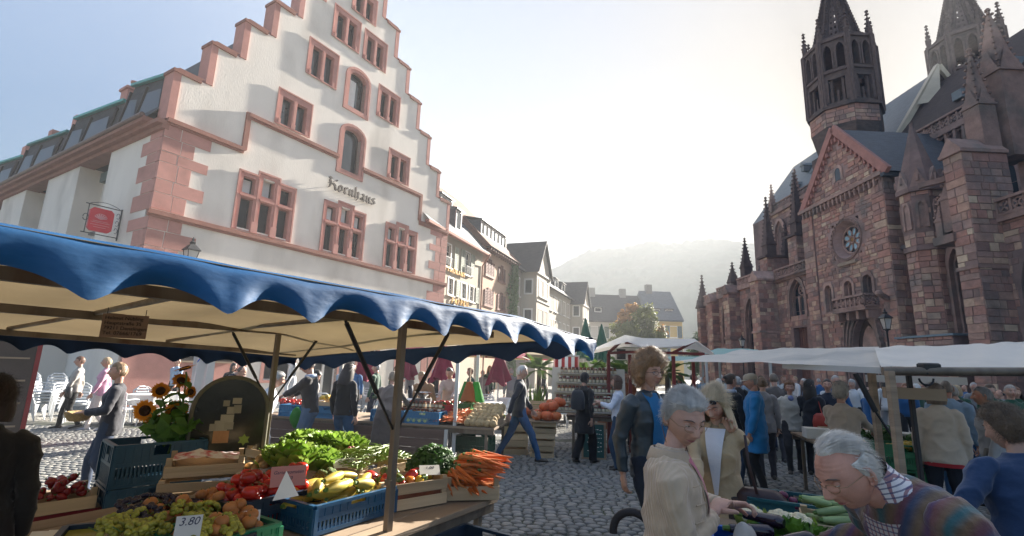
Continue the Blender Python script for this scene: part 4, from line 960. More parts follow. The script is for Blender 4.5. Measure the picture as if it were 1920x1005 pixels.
f = MB(); f.box(-22.3, -1.2, 8.2, 8.8, 8, 19.4); f.box(-22.3, -20.5, 8.8, 17, 0, 19.3); f.build('choir_wall', MORTAR, cath)
ashlar(SB, -19, -1.5, 10, 19.2, lambda x, z: 12 < z < 18 and (x % 4.4) < 1.9, frameM((0, 8.2, 0), (1, 0, 0)), .5, .8, .04, 0, 80)
for k in range(4): church_window(pointed(-17.5+k*4.4, -15.7+k*4.4, 12.2, 16.4, 18.2), Matrix.Translation((0, 8.0, 0)), .3, 2)
f = MB(); balustrade(f, (-19, 8.0, 19.4), (-1.2, 8.0, 19.4), .8, .5); f.box(-19, -1.2, 7.9, 8.3, 19.1, 19.4)
for x in (-17.6, -13.2, -8.8, -4.6): pinnacle(f, x, 8.0, 19.4, .3, .8, 2.2)
f.build('choir_parapet', TRIM, cath)
f = MB(); f.add([(-22.5, 8.2, 19.4), (-1, 8.2, 19.4), (-1, 12.7, 26.3), (-20.6, 12.7, 26.3), (-1, 17.2, 19.4), (-22.5, 17.2, 19.4)], [(0, 1, 2, 3), (3, 2, 4, 5), (0, 3, 5)]); f.build('choir_roof', CHOIRR, cath)
for x in (-15.5, -12, -8.6):
	for z in (21.2, 23.4):
		y = 8.2+(z-19.4)*.592; g = MB(); g.box(x, x+.5, y-.35, y+.6, z, z+.6); g.prism([(x-.1, z+.6), (x+.6, z+.6), (x+.25, z+1.0)], y-.45, y+.9); g.build('roof_dormer', LEADR, cath)
f = MB(); f.add([(-1, 8.2, 19.4), (-1, 17.2, 19.4), (-1, 12.7, 26.3)], [(0, 1, 2)]); f.build('choir_gable', BROWNR, cath)
g = MB(); g.bar((-.95, 7.9, 19.2), (-.95, 12.7, 26.6), .4, .4, (1, 0, 0)); g.bar((-.95, 17.4, 19.2), (-.95, 12.7, 26.6), .4, .4, (1, 0, 0)); g.add([(-.6, 12.5, 26.6), (-.6, 10.2, 22.9), (.2, 11.4, 22.9)], [(0, 1, 2)]); g.build('verge_flashing', VERGE, cath)
# ---- nave side, nearest the camera on the right
AY = .8
lan = pointed(10.0, 10.85, 4.1, 7.3, 8.3); big = pointed(13.2, 18.4, .4, 5.6, 9.0, 10); big2 = pointed(13.85, 17.75, .4, 5.4, 8.3, 10)
mb = MB(); wall_arch(mb, [(TW, 24, 0, 9.15)], [lan, big], AY, .9); mb.build('aisle_wall', MORTAR, cath)
ashlar(SB, 8.0, 24, 0, 9.1, hole_any([lan, big]), frameM((0, AY, 0), (1, 0, 0)), .36, .6, .035, 0, 90)
church_window(lan, None, .6, 1, AY, .18, trac=False)
f = MB();
for k in range(3): q = grow(big2, .0+k*.22); ring_wall(f, q, grow(q, .16), AY+.55-.25*k, AY+.9, AY+.9-.2*k)
f.build('blind_arch', TRIM, cath); church_window(big2, None, .95, 4, AY, .1)
f = MB(); f.box(TW+.3, 24, AY-.25, AY, 8.9, 9.15); balustrade(f, (12.9, AY-.15, 9.15), (24, AY-.15, 9.15), .75, .6, .15); balustrade(f, (9.7, AY-.15, 9.15), (11.4, AY-.15, 9.15), .75, .5, .15); f.build('aisle_parapet', TRIM, cath)
f = MB(); f.add([(TW, AY, 9.3), (24, AY, 9.3), (24, 6.6, 11.0), (TW, 6.6, 11.0)], [(0, 1, 2, 3)]); f.build('aisle_roof', LEADR, cath)
f = MB(); f.box(7.5, 11.0, -.5, AY, 3.9, 4.0); f.build('lead_ledge', mat('blue_lead_ledge', (.14, .21, .26), .5, .15, 3, .1), cath); bbox('low_annex', 7.55, 10.9, -.4, AY, 0, 3.9, MORTAR, cath); ashlar(SB, 7.55, 10.9, 0, 3.9, None, frameM((0, -.4, 0), (1, 0, 0)), .3, .5, .03, 0, 91)
f = MB(); f.tube([(8.35, AY-.25, 9.0), (8.35, AY-.25, 6.0), (8.5, AY-.3, 5.6), (8.5, AY-.3, 4)], .1, 8); f.box(7.6, 9.0, AY-.4, AY-.1, 8.9, 9.1); f.build('downpipe', ZINC, cath, 60)
# stair turret with stone cone
tx, ty, tr_ = 8.95, .75, .95
f = MB(); octa(f, tx, ty, tr_, 0, 9.3); octa(f, tx, ty, tr_*1.15, 8.4, 8.65); octa(f, tx, ty, tr_*1.02, 8.65, 11.6); octa(f, tx, ty, tr_*1.2, 11.6, 11.85); f.lathe([(tr_*1.12, 11.85), (.1, 15.6), (.1, 15.8)], 8, (tx, ty, 0), ph=math.pi/8)
o = f.build('stair_turret', MORTAR, cath)
for k in range(8):
	a = -math.pi/2+k*math.pi/4; n = Vector((math.cos(a), math.sin(a), 0)); ap = tr_*1.02*math.cos(math.pi/8); hw = tr_*1.02*math.sin(math.pi/8)
	M = frameM((tx+n.x*ap, ty+n.y*ap, 0), (-n.y, n.x, 0)); q = pointed(-.14, .14, 9.6, 10.7, 11.0, 4)
	ashlar(SB, -hw, hw, 0, 8.4, None, M, .33, .4, .02, 0, 100+k); ashlar(SB, -hw, hw, 8.7, 11.6, lambda x, z: abs(x) < .26 and 9.4 < z < 11.2, M, .33, .4, .02, 0, 110+k)
	g = MB(); ring_wall(g, q, grow(q, .12), -.08, .05, .0); g.prism(q, -.02, -.01); g.prism([(-hw, 11.85), (hw, 11.85), (0, 12.9)], -.12, .1); g.tube([(0, -.13, 12.15), (0, -.13, 12.5)], .08, 6)
	ob = put_mb(g, 'turret_opening', TRIM, M)
# the big pier with its gabled cap and pinnacles
buttress(11.9, 12.85, -.6, 1.6, 12.3, None, True, 56, 120)
f = MB(); pinnacle(f, 12.3, 1.2, 12.3, .42, 2.6, 3.0); pinnacle(f, 12.25, 2.6, 12.3, .62, 4.4, 3.6); pinnacle(f, 11.55, -.2, 8.8, .26, 1.6, 1.3); pinnacle(f, 11.1, -.35, 8.6, .18, .8, 1.0)
f.box(10.9, 12.0, -.75, .2, 8.2, 8.6); f.bar((11.9, 0, 11.5), (10.9, -1.1, 11.3), .22, .26); f.build('pier_pinnacle', TRIM, cath)
buttress(20.4, 21.6, -.6, 1.6, 12.3, (2.0, 3.0), True, 0, 130)
g = MB()
for k in range(8):
	t0, t1 = k/8, (k+1)/8; y0, y1 = 3+3.8*t0, 3+3.8*t1
	g.prism([(y0, 10.4+3.6*t0**.6), (y1, 10.4+3.6*t1**.6), (y1, 12.2+4.0*t1), (y0, 12.2+4.0*t0)], 12.0, 12.6)
g.v = [(b, a, c) for a, b, c in g.v]; g.build('flying_buttress', TRIM, cath)
# clerestory, arcaded frieze, parapet, nave roof
f = MB(); f.box(-1, 26, 6.6, 7.4, 8, 17.9); f.build('clerestory_wall', MORTAR, cath)
cl = [pointed(14.2, 18.2, 10.6, 13.2, 15.6, 9), pointed(5.0, 9.0, 10.6, 13.2, 15.6, 9)]
ashlar(SB, -1, 26, 10.6, 16.2, hole_any(cl), frameM((0, 6.6, 0), (1, 0, 0)), .45, .7, .04, 0, 140)
for p in cl: church_window(p, Matrix.Translation((0, 6.4, 0)), .2, 3)
f = MB(); f.box(-1, 26, 6.2, 6.6, 17.3, 17.6); f.box(-1, 26, 6.35, 6.6, 16.1, 16.3)
for k in range(44): x = -.8+k*.6; f.box(x, x+.16, 6.25, 6.6, 16.3, 17.3); f.tube([(x+.08+.3*(1-math.cos(t*.628)), 6.4, 16.95+.26*math.sin(t*.628)) for t in range(6)], .07, 4, False)
balustrade(f, (-1, 6.35, 17.6), (26, 6.35, 17.6), .85, .6, .16); f.build('arcaded_frieze', TRIM, cath)
f = MB(); f.add([(-.9, 6.5, 17.8), (26, 6.5, 17.8), (26, 12.7, 25.2), (-.9, 12.7, 25.2), (26, 19, 17.8), (-.9, 19, 17.8)], [(0, 1, 2, 3), (3, 2, 4, 5)]); f.build('nave_roof', BROWNR, cath)
for x in (4.0, 7.5): g = MB(); g.box(x, x+.7, 8.4, 9.6, 20.4, 21.0); g.build('roof_hatch', LEADR, cath)
so = SB.build('ashlar_stones', STONE, cath); so['kind'] = 'stuff'
# lanterns before the cathedral
lantern(G(1706, 716, 0)*.0 + CO + Vector((-4.5, -12.6, 0)), 0, 'street lantern on a post before the cathedral, right of the portal', 1.15, 3.9)
lantern(CO + Vector((-5.6, -1.2, 0)), 0, 'street lantern on a post left of the cathedral portal', 1.0, 3.6)
# ================================================================== market stalls, tables, crates
TARPW = mat('cream_tarpaulin', (.33, .25, .145), .7, .14, 1.5, .15, 9, tl=.22, col2=(.26, .19, .105), mix2=.3)
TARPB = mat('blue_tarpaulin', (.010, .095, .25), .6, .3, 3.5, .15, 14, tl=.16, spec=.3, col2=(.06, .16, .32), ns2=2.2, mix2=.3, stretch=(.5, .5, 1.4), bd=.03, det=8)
TARPD = mat('backlit_blue_tarpaulin', (.012, .028, .07), .7, .2, 3, .3, 8, tl=.05, spec=.2)  # dark copy of the blue valance cloth, backlit shade put into the colour
TARPN = mat('white_tarpaulin', (.76, .70, .62), .6, .08, 1.2, .25, 5, tl=.3, col2=(.52, .5, .46), ns2=.9, mix2=.35, bd=.03)
TARPT = mat('teal_tarpaulin', (.28, .48, .45), .6, .08, 1.2, .2, 5, tl=.3)
STEEL = mat('worn_steel_post', (.20, .165, .13), .5, .3, 6, .2, 40, metal=.5, stretch=(1, 1, .15), col2=(.12, .07, .045), ns2=5, mix2=.3)
REDP = mat('red_painted_post', (.20, .03, .025), .5, .2, 4, .1)
WHPOST = mat('white_post', (.55, .53, .5), .6, .12, 3, .1)
OLDWOOD = mat('weathered_wood', (.30, .22, .15), .85, .3, 2.2, .5, 20, stretch=(.25, 1, 6), col2=(.2, .15, .11), ns2=1.5, mix2=.4, bd=.01)
CRWOOD = mat('pale_crate_wood', (.50, .37, .23), .75, .22, 2.5, .35, 24, stretch=(.25, 4, 5), col2=(.40, .28, .16), ns2=2, mix2=.35, bd=.008)
DARKW = mat('dark_wood_panel', (.10, .062, .05), .8, .3, 2, .4, 20, stretch=(.3, 1, 6), bd=.01)
PLAST = mat('crate_plastic', (.1, .2, .4), .42, .14, 3, .12, 30, obj=True, spec=.45, bd=.004)
CARD = mat('brown_cardboard', (.33, .23, .14), .85, .1, 3, .1)
PAPER = mat('price_card', (.78, .76, .72), .8, .03, 4, 0)
PENCIL = mat('marker_ink', (.05, .05, .09), .7, .1, 4, 0)
def CUBIC(t): return t*t*(3-2*t)
# ---- plastic crates: floor, four walls with rails, ribs, slots and hand holes, rim
_CW = {}
def crate_wall(L, h, handle=True):
	key = (L, h, handle)
	if key in _CW: return _CW[key]
	g = MB(); t = .008; m_ = h*.52
	g.box(-L/2, L/2, -t, t, 0, .022); g.box(-L/2, L/2, -t*1.7, t*1.7, h-.018, h); g.box(-L/2+.001, L/2-.001, -t*.8, t*.8, m_-.012, m_+.012)
	hh = .055 if handle else 0
	g.box(-L/2, -hh, -t*.5, t*.5, m_+.012, h-.018) if handle else g.box(-L/2, L/2, -t*.5, t*.5, m_+.012, h-.018)
	if handle: g.box(hh, L/2, -t*.5, t*.5, m_+.012, h-.018); g.box(-hh, hh, -t*.5, t*.5, m_+.012, m_+.012+(h-m_)*.3)
	n = int(L/.026)
	for k in range(n):
		x = -L/2+L*(k+.5)/n; w_ = L/n*.5
		g.box(x-w_/2, x+w_/2, -t*.7, t*.7, .022, m_-.012)
		if k % 2 == 0 and abs(x) > hh+.01: g.box(x-.004, x+.004, -t*1.1, -t*.5, m_+.012, h-.018)
	g.box(-L/2, L/2, -t*.3, t*.3, .022, .022+(m_-.034)*.35)
	for s in (-1, 1): g.box(s*L/2-.018, s*L/2+.018, -t*1.3, t*1.3, .001, h-.019)
	_CW[key] = g.mesh('wall', PLAST); return _CW[key]
def crate(label, loc, rz, size=(.6, .4, .16), color=(.02, .08, .2), group=None, name='plastic_crate'):
	L, W, h = size; t = thing(name, label, 'crate', loc, rz, group)
	for s, (ll, ang, off) in enumerate(((L, 0, (0, -W/2)), (L, math.pi, (0, W/2)), (W, math.pi/2, (L/2, 0)), (W, -math.pi/2, (-L/2, 0)))):
		o = put('side_wall', crate_wall(ll-.002*(s > 1), h), t, (off[0], off[1], 0), color); o.rotation_euler = (0, 0, ang)
	g = MB(); n = int(L/.05)
	for k in range(n): g.box(-L/2+L*(k+.2)/n, -L/2+L*(k+.8)/n, -W/2+.01, W/2-.01, .004, .012)
	for k in range(4): y = -W/2+W*(k+.5)/4; g.box(-L/2+.01, L/2-.01, y-.012, y+.012, .0125, .018)
	g.build('floor', PLAST, t, color=color)
	return t
_WS = {}
def slat_mesh(L, w_, th=.008):
	key = (round(L, 3), round(w_, 3))
	if key not in _WS: g = MB(); g.cbox((0, 0, 0), (L, th, w_), .0015); _WS[key] = g.mesh('slat', CRWOOD)
	return _WS[key]
def wood_crate(label, loc, rz, size=(.5, .32, .2), n=2, group=None, card=None, gap=.4):
	L, W, h = size; t = thing('wooden_crate', label, 'crate', loc, rz, group)
	for sx in (-1, 1):
		for sy in (-1, 1):
			g = MB(); g.cbox((sx*(L/2-.02), sy*(W/2-.02), h/2+.01), (.034, .034, h+.02)); g.build('corner_post', CRWOOD, t)
	sw = h/(n+(n-1)*gap) if n > 1 else h*.7
	for k in range(n):
		z = sw/2+k*sw*(1+gap)
		for s in (-1, 1):
			o = put('slat', slat_mesh(L, sw), t, (0, s*W/2, z)); o.rotation_euler = (0, U(-.012, .012), 0)
			o = put('slat', slat_mesh(W-.01, sw), t, (s*(L/2), 0, z)); o.rotation_euler = (0, 0, math.pi/2)
	for k in range(5): o = put('floor_slat', slat_mesh(L-.02, W/6), t, (0, -W/2+W*(k+.5)/5, .004)); o.rotation_euler = (math.pi/2, 0, 0)
	return t
def table(label, corners, z, planks=5, mat_=OLDWOOD, legs=True, th=.035, along=0, name='trestle_table', cat='table', panel=None):
	"""corners: front-left, front-right, back-right, back-left (x, y); boards run from left to right."""
	P = [Vector((*c, 0)) for c in corners]; t = thing(name, label, cat, P[0])
	o = P[0]; ux = (P[1]-P[0]); L = ux.length; ux.normalize(); uy = Vector((-ux.y, ux.x, 0)); W = (P[3]-P[0]).dot(uy)
	t.rotation_euler = (0, 0, math.atan2(ux.y, ux.x))
	for k in range(planks):
		y0, y1 = W*k/planks, W*(k+1)/planks
		g = MB(); g.cbox((L/2, (y0+y1)/2, z-th/2+U(-.002, .002)), (L-U(0, .03), (y1-y0)-.006, th), .003); g.build('plank', mat_, t)
	if legs:
		for x in (.15, L/2, L-.15):
			for y in (.08, W-.08): g = MB(); g.box(x-.022, x+.022, y-.022, y+.022, 0, z-th-.07); g.build('leg', STEEL, t)
		g = MB(); g.box(.02, L-.02, .03, .08, z-th-.07, z-th-.001); g.box(.02, L-.02, W-.08, W-.03, z-th-.07, z-th-.001)
		for x in (.15, L/2, L-.15): g.box(x-.02, x+.02, .081, W-.081, z-th-.06, z-th-.001)
		g.build('frame', STEEL, t)
	return t, lambda a, b, c=0.0: o+ux*a+uy*b+Vector((0, 0, z+c))
# ---- the blue edged stall in front
ST1 = thing('market_stall', 'large market stall with a cream roof and scalloped blue valances at the left', 'market stall', (0, 0, 0))
dF, dB = azdir(35.3), azdir(-55)
A_ = Vector((-.011, 3.0, 0)); C_ = Vector((.664, 3.95, 0)); B_ = Vector((-2.61, 6.24, 0)); FLp = A_-dF*3.7; BLp = B_-dF*5.6
def z_front(t): return 2.03-.066*CUBIC(max(0, min(1, t/1.17)))
def z_back(t): return 1.757+.05*min(-t, 3.5)
P = []; NU, NV = 40, 14
for i in range(NU+1):
	u = i/NU; f = FLp.lerp(C_, u); b = BLp.lerp(B_, u); tf = (f-A_).dot(dF); tb = (b-B_).dot(dF); row = []
	for j in range(NV+1):
		v = j/NV; q = f.lerp(b, v); z = z_front(tf)*(1-v)+z_back(tb)*v
		z += .13*math.sin(math.pi*v)**1.6*(1-.75*max(0, (u-.78)/.22)**2) - .012*math.sin(u*44)*math.sin(math.pi*v)+.01*mnoise.noise((u*9, v*6, 1)) if 0 < v < 1 else 0
		row.append((q.x, q.y, z))
	P.append(row)
g = MB(); g.grid(P); top2 = [[(x, y, z+.006) for x, y, z in r_] for r_ in P]
g.build('canopy', TARPW, ST1, 60)
def valance(p0, p1, zf, tips, hgt, amp, m, name, out, sag=.0, steps=220, roll=True, seed=1):
	"""Scalloped cloth hanging from p0 to p1; tips: positions of the scallop points along the edge."""
	d = (p1-p0); L = d.length; d.normalize(); rows = []; r = random.Random(seed)
	for i in range(steps+1):
		t = L*i/steps; ts = [x for x in tips]; k = 0
		ph = None
		for a, b in zip(ts[:-1], ts[1:]):
			if a <= t <= b: ph = (t-a)/(b-a)
		if ph is None: per = .36; e = ts[0] if t < ts[0] else ts[-1]; ph = ((t-e)/per) % 1
		sc = (math.sin(math.pi*ph)**2+.03)**.42
		zt = zf(t); low = hgt-amp*sc; row = []
		wv = .018*math.sin(t*8.7+seed)+.03*math.cos(2*math.pi*ph)
		for j in range(9):
			v = j/8; o = out*(.012+ .02*math.sin(v*2.2)+wv*v*v)
			if roll and j == 0: o = out*-.03;
			q = p0+d*t+o; row.append((q.x, q.y, zt+(.012 if j == 0 and roll else 0)-low*v+.006*mnoise.noise((t*3, v*3, seed))))
		rows.append(row)
	g = MB(); g.grid(rows); return g.build(name, m, ST1, 80)
tF = 3.7
tips = [tF+x for x in (-3.45, -3.08, -2.72, -2.37, -2.01, -1.66, -1.34, -.96, -.61, -.29, -.02, .35, .71, 1.05, 1.3)]
nF = azdir(125.3)
valance(FLp, C_, lambda t: z_front(t-tF), tips, .188, .09, TARPB, 'front_valance', nF, seed=2, steps=320)
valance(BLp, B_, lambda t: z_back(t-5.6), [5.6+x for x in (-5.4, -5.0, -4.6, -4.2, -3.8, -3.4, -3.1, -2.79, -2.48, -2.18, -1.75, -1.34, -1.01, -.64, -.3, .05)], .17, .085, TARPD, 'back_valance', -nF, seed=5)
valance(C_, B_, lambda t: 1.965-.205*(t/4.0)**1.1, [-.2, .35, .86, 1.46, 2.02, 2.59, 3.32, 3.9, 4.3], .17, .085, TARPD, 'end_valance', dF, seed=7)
def zc(q):      # underside height of the canopy
	return 1.97
posts = [(Vector((-.66, 3.07, 0)), 1.965), (Vector((-2.17, 4.70, 0)), 1.97), (Vector((-2.1, 1.05, 0)), 1.97), (Vector((-3.5, 2.25, 0)), 1.97)]
for p, h in posts:
	g = MB(); g.M = Matrix.Translation(p) @ Matrix.Rotation(R(-35), 4, 'Z'); g.cbox((0, 0, h/2), (.042, .042, h), .004); g.cbox((0, 0, .01), (.1, .1, .02)); g.cbox((.0, -.022, 1.05), (.05, .014, .03)); g.build('post', STEEL, ST1)
def beam(p0, p1, w_=.045, name='beam', m=STEEL): g = MB(); g.bar(p0, p1, w_, w_*1.05); return g.build(name, m, ST1)
V = lambda x, y, z: Vector((x, y, z))
f0, f1 = V(-2.6, .42, 1.985), V(-.14, 3.82, 1.965); m0, m1 = V(-4.35, 1.35, 1.99), V(-1.56, 5.75, 1.99)
beam(f0, f1); beam(m0, m1, .055); beam(V(-5.0, 1.6, 1.92), V(-2.5, 5.9, 1.80), .04)
for t in (.06, .28, .5, .72, .97):
	a, b = f0.lerp(f1, t), m0.lerp(m1, t); a.z += .02; b.z += .02; mid = (a+b)/2+V(0, 0, .0); g = MB(); g.tube([a, a.lerp(mid, .6), mid, mid.lerp(b, .5), b], .018, 6); g.build('rafter', STEEL, ST1, 60)
	c = V(-5.0, 1.6, 1.95).lerp(V(-2.5, 5.9, 1.83), t); g = MB(); g.tube([b, c], .016, 6); g.build('rafter', STEEL, ST1, 60)
for p, h in posts[:2]:
	for s in (-1, 1):
		g = MB(); e = p+dF*(s*.42)+V(0, 0, h-.02); q = p+dF*(s*.02)+V(0, 0, h-.62); g.tube([q, e], .008, 6); g.tube([q.lerp(e, .35), q.lerp(e, .98)], .013, 6); g.build('brace', IRON, ST1, 60)
# the stallholder's board hanging from the beam
bp = m0.lerp(m1, .36); bq = G(234, 612, 1.88)
bs = thing('name_board', 'small wooden board with the stallholder\'s address hanging under the canopy', 'sign', (bq.x, bq.y, 0), az=None); bs.rotation_euler = (0, 0, R(90-58)); bs.scale = (.62,)*3; bs.location.z = 1.88-1.90*.62
g = MB(); g.cbox((0, 0, 1.90), (.335, .012, .21), .002); g.build('board', mat('brown_sign_board', (.21, .14, .10), .8, .12, 4, .2), bs)
for k, s_ in enumerate(('Helmut Nübling', 'Hauptstraße 35', '79211 Denzlingen', 'Tel. 07666/1769')): text('lettering', s_, .043, INK, bs, (-.15, -.0085, 1.957-k*.045), (math.pi/2, 0, 0), .0015, 'LEFT')
g = MB(); g.tube([(-.14, 0, 2.0), (-.14, 0, 2.06)], .003, 4); g.tube([(.14, 0, 2.0), (.14, 0, 2.06)], .003, 4); g.build('wire', IRON, bs)
# its table
u_, v_ = azdir(211.6), azdir(-58.4); O_ = Vector((-.04, 3.92, 0))
q = lambda a, b: tuple((O_+u_*a+v_*b)[:2])
T1, t1 = table('long wooden stall table loaded with vegetables under the blue edged canopy', (q(3.7, 0), q(0, 0), q(0, 1.75), q(3.7, 1.75)), .79, 9)
RZ1 = R(90-31.6)
DBLUE, DGREEN, BRBLUE, BLACKB = (.012, .075, .17), (.02, .20, .10), (.01, .12, .52), (.012, .03, .06)
CR1 = {}
def cpos(px, py, z): p = G(px, py, z); return Vector((p.x, p.y, 0))
# produce crates on it: (key, label, pixel of the rim centre, rim height, size, colour)
def on_table(px, py, rim, base): p = G(px, py, rim); return (p.x, p.y, base)
CR1['courgette'] = crate('dark blue plastic crate full of yellow courgettes at the table front', (-1.04, 3.26, .80), R(90-32), (.6, .42, .155), DBLUE)
CR1['tomato'] = crate('dark blue plastic crate of red tomatoes behind the pink price card', (-1.43, 3.13, .80), R(90-34), (.52, .36, .17), BLACKB)
CR1['pepper'] = wood_crate('wooden crate of mixed peppers behind the front stall post', (-.70, 3.63, .80), R(90-50), (.5, .34, .16), 2)
CR1['carrot'] = wood_crate('wooden crate overflowing with carrots at the end of the stall table', (-.26, 3.90, .80), R(90-78), (.38, .32, .13), 1)
CR1['bean'] = wood_crate('wooden crate heaped with green beans behind the peppers', (-1.05, 4.12, .80), R(90-32), (.55, .36, .16), 2)
CR1['potato'] = wood_crate('wooden crate of potatoes beside the broccoli', (-1.62, 3.83, .80), R(90-32), (.5, .34, .15), 2)
CR1['onion'] = crate('green plastic crate of brown onions next to the grapes', (-1.66, 2.86, .80), R(90-32), (.48, .32, .12), DGREEN)
CR1['onion2'] = crate('green plastic crate of brown onions in front of the tomatoes', (-1.37, 2.62, .80), R(90-32), (.42, .3, .12), DGREEN)
lc = crate('black plastic crate standing empty before the end of the stall table', (-.47, 4.78, .0), R(90-78), (.6, .4, .31), BLACKB)
lp_ = Vector((-.26, 3.24, 0)); lc.location = (lp_.x, lp_.y, .38); lc.rotation_euler = (0, 0, R(90-34))
st_ = wood_crate('old wooden crate standing under the black crate', (lp_.x, lp_.y, .012), R(90-34), (.56, .38, .36), 3)
# stacked crates by the sunflowers
for k in range(3):
	c = crate(('bottom', 'middle', 'top')[k] + ' dark blue crate of the stack below the sunflowers', (-2.86, 4.27, .12+.315*k), R(90-42), (.6, .42, .31), (.015, .07, .13), 'dark blue crates stacked under the sunflowers')
pl = wood_crate('low wooden crate carrying the stack of dark blue crates', (-2.86, 4.27, .0), R(90-42), (.58, .4, .115), 1)
w1 = wood_crate('lower of two wooden crates left of the white tub', (-2.05, 3.62, .80), R(90-62), (.5, .36, .13), 2)
w2 = wood_crate('upper wooden crate left of the white tub holding a patterned cloth', (-2.10, 3.70, .945), R(90-62), (.46, .34, .10), 1)
# the small table with a red cloth at the far left
T2, t2 = table('small table draped in red at the left under the canopy', ((-3.55, 3.25), (-2.95, 4.0), (-3.65, 4.55), (-4.2, 3.8)), .62, 4)
g = MB(); rows = []
for i in range(25): t = i/24; p = Vector((-3.62, 3.2, 0)).lerp(Vector((-2.93, 4.03, 0)), t); o = .012*math.sin(t*23); rows.append([(p.x+.02+o*(1-z/.62)*2, p.y-.02-o, z) for z in (.2, .3, .42, .54, .622)])
g.grid(rows); rc = g.build('tablecloth', mat('red_star_cloth', (.20, .012, .022), .8, .1, 4, .1), None, 60); tag(rc, 'dark red cloth with golden stars hanging from the small table', 'tablecloth')
g = MB()
for k in range(14):
	t = U(.05, .95); z = U(.24, .58); p = Vector((-3.62, 3.2, 0)).lerp(Vector((-2.93, 4.03, 0)), t)+Vector((.045, -.045, z)); d = (Vector((.69, .83, 0))).normalized(); s = U(.014, .035)
	pts = [p+d*(s*(1 if i % 2 == 0 else .42)*math.cos(i*math.pi/5))+Vector((0, 0, s*(1 if i % 2 == 0 else .42)*math.sin(i*math.pi/5))) for i in range(10)]; g.add(pts, [tuple(range(10))])
g.build('gold_star', mat('gold_star_print', (.42, .2, .05), .7, .1, 4, 0), rc)
CR1['radish'] = wood_crate('wooden crate of red peppers and radishes on the red clothed table', (-3.28, 3.82, .625), R(90-40), (.52, .34, .12), 1)
CR1['grapeL'] = wood_crate('wooden crate of dark grapes at the end of the red clothed table', (-3.62, 3.42, .625), R(90-40), (.42, .34, .12), 1)
# ---- the stall across the lane with jars, carrots and celeriac
T3, t3 = table('long stall table across the lane piled with carrots, celeriac and jars', ((-4.6, 9.3), (-.2, 8.385), (.05, 9.75), (-4.3, 10.7)), .75, 6)
o = thing('stall_board', 'weathered wooden board closing the front of the table across the lane', 'board', (-4.3, 9.18, 0), math.atan2(-.97, 4.66))
for k in range(3):
	g = MB(); g.cbox((1.68, -.03, .33+k*.145), (3.36, .022, .14), .003); g.build('plank', DARKW, o)
g = MB(); g.cbox((3.39, -.03, .45), (.05, .04, .5)); g.cbox((-.02, -.03, .45), (.05, .04, .5)); g.build('end_post', WHPOST, o)
for (x, y, h, lab) in ((-.87, 8.62, 2.3, 'white square post at the kohlrabi of the stall across the lane'), (-3.02, 9.15, 2.3, 'white square post beside the woman in the white coat'), (-.62, 10.1, 2.2, 'white square post at the back of the stall across the lane')):
	g = MB(); g.cbox((0, 0, h/2), (.06, .06, h), .006); o = g.build('white_post', WHPOST); o.location = (x, y, 0); tag(o, lab, 'post')
# canopy poles carry a narrow cream roof
g = MB(); rows = [[(-4.9+5.2*i/20, 10.4-1.06*i/20+yy, 2.32+.1*math.sin(math.pi*(yy+.4)/1.4)+.015*math.sin(i*1.3)) for yy in (-.2, .1, .4, .7)] for i in range(21)]
# ---- pumpkin corner
pb = Vector((.72, 10.45, 0))
for k in range(3): wood_crate(('bottom', 'middle', 'top')[k]+' wooden crate of the stack that carries the pumpkins', pb+Vector((.02*k, 0, .235*k)), R(-4), (.46, .36, .225), 2, 'wooden crates stacked below the pumpkins')
for k in range(2): wood_crate(('lower', 'upper')[k]+' wooden crate beside the pumpkin stack behind the walking man', pb+Vector((-.55, .25, .3*k)), R(3), (.5, .4, .29), 2)
wood_crate('wooden crate of leeks behind the pumpkins', (.55, 11.3, .78), R(0), (.62, .4, .26), 3); table('low bench behind the pumpkins', ((.1, 11.05), (1.05, 11.05), (1.05, 11.6), (.1, 11.6)), .77, 3)
crate('green plastic crate under the celeriac table', (-.55, 9.15, .265), R(-12), (.6, .4, .28), (.01, .09, .05)); wood_crate('wooden crate on the cobbles under the celeriac', (-.52, 9.12, 0.012), R(-12), (.58, .4, .25), 2)
crate('green plastic crate standing at the back of the celeriac table', (-.95, 9.75, .752), R(-12), (.6, .4, .3), (.03, .13, .03)); crate('flat dark green crate beside the herbs across the lane', (-1.6, 9.85, .752), R(-12), (.6, .4, .2), (.01, .08, .03))
for k in range(4): crate(('first', 'second', 'third', 'fourth')[k]+' blue plastic crate from the left on the table across the lane', (-3.75+.62*k+(.5 if k > 1 else 0), 9.38-.13*k-(.1 if k > 1 else 0), .752), R(-12), (.58, .4, .2), (.01, .14, .30), 'blue crates on the table across the lane')
wood_crate('flat wooden crate of yellow fruit on the blue crates', (-3.1, 9.3, .955), R(-12), (.55, .4, .1), 1)
# ---- red posted stall with the cream roof
S3 = thing('market_stall', 'market stall with a cream hipped roof on dark red posts', 'market stall', (0, 0, 0))
def P3(px, py, D): v = atD(px, py, D); return (v.x, v.y, v.z)
fr = [P3(1098, 661, 10.6), P3(1176, 641, 10.7), P3(1202, 650, 10.8), P3(1245, 650.5, 10.9), P3(1286, 648, 11.0), P3(1307, 640, 11.1), P3(1337, 662, 11.2)]
ri = [P3(1100, 659, 11.3), P3(1172, 628, 12.0), P3(1205, 634, 12.0), P3(1245, 634.5, 12.1), P3(1284, 635, 12.2), P3(1302, 635, 12.2), P3(1338, 661, 12.0)]
bk = [P3(1106, 664, 13.2), P3(1170, 650, 13.6), P3(1205, 652, 13.6), P3(1245, 653, 13.7), P3(1284, 654, 13.7), P3(1300, 655, 13.7), P3(1338, 667, 13.4)]
g = MB(); g.grid([fr, ri, bk], True); c3 = g.build('canopy', TARPN, S3, 60)
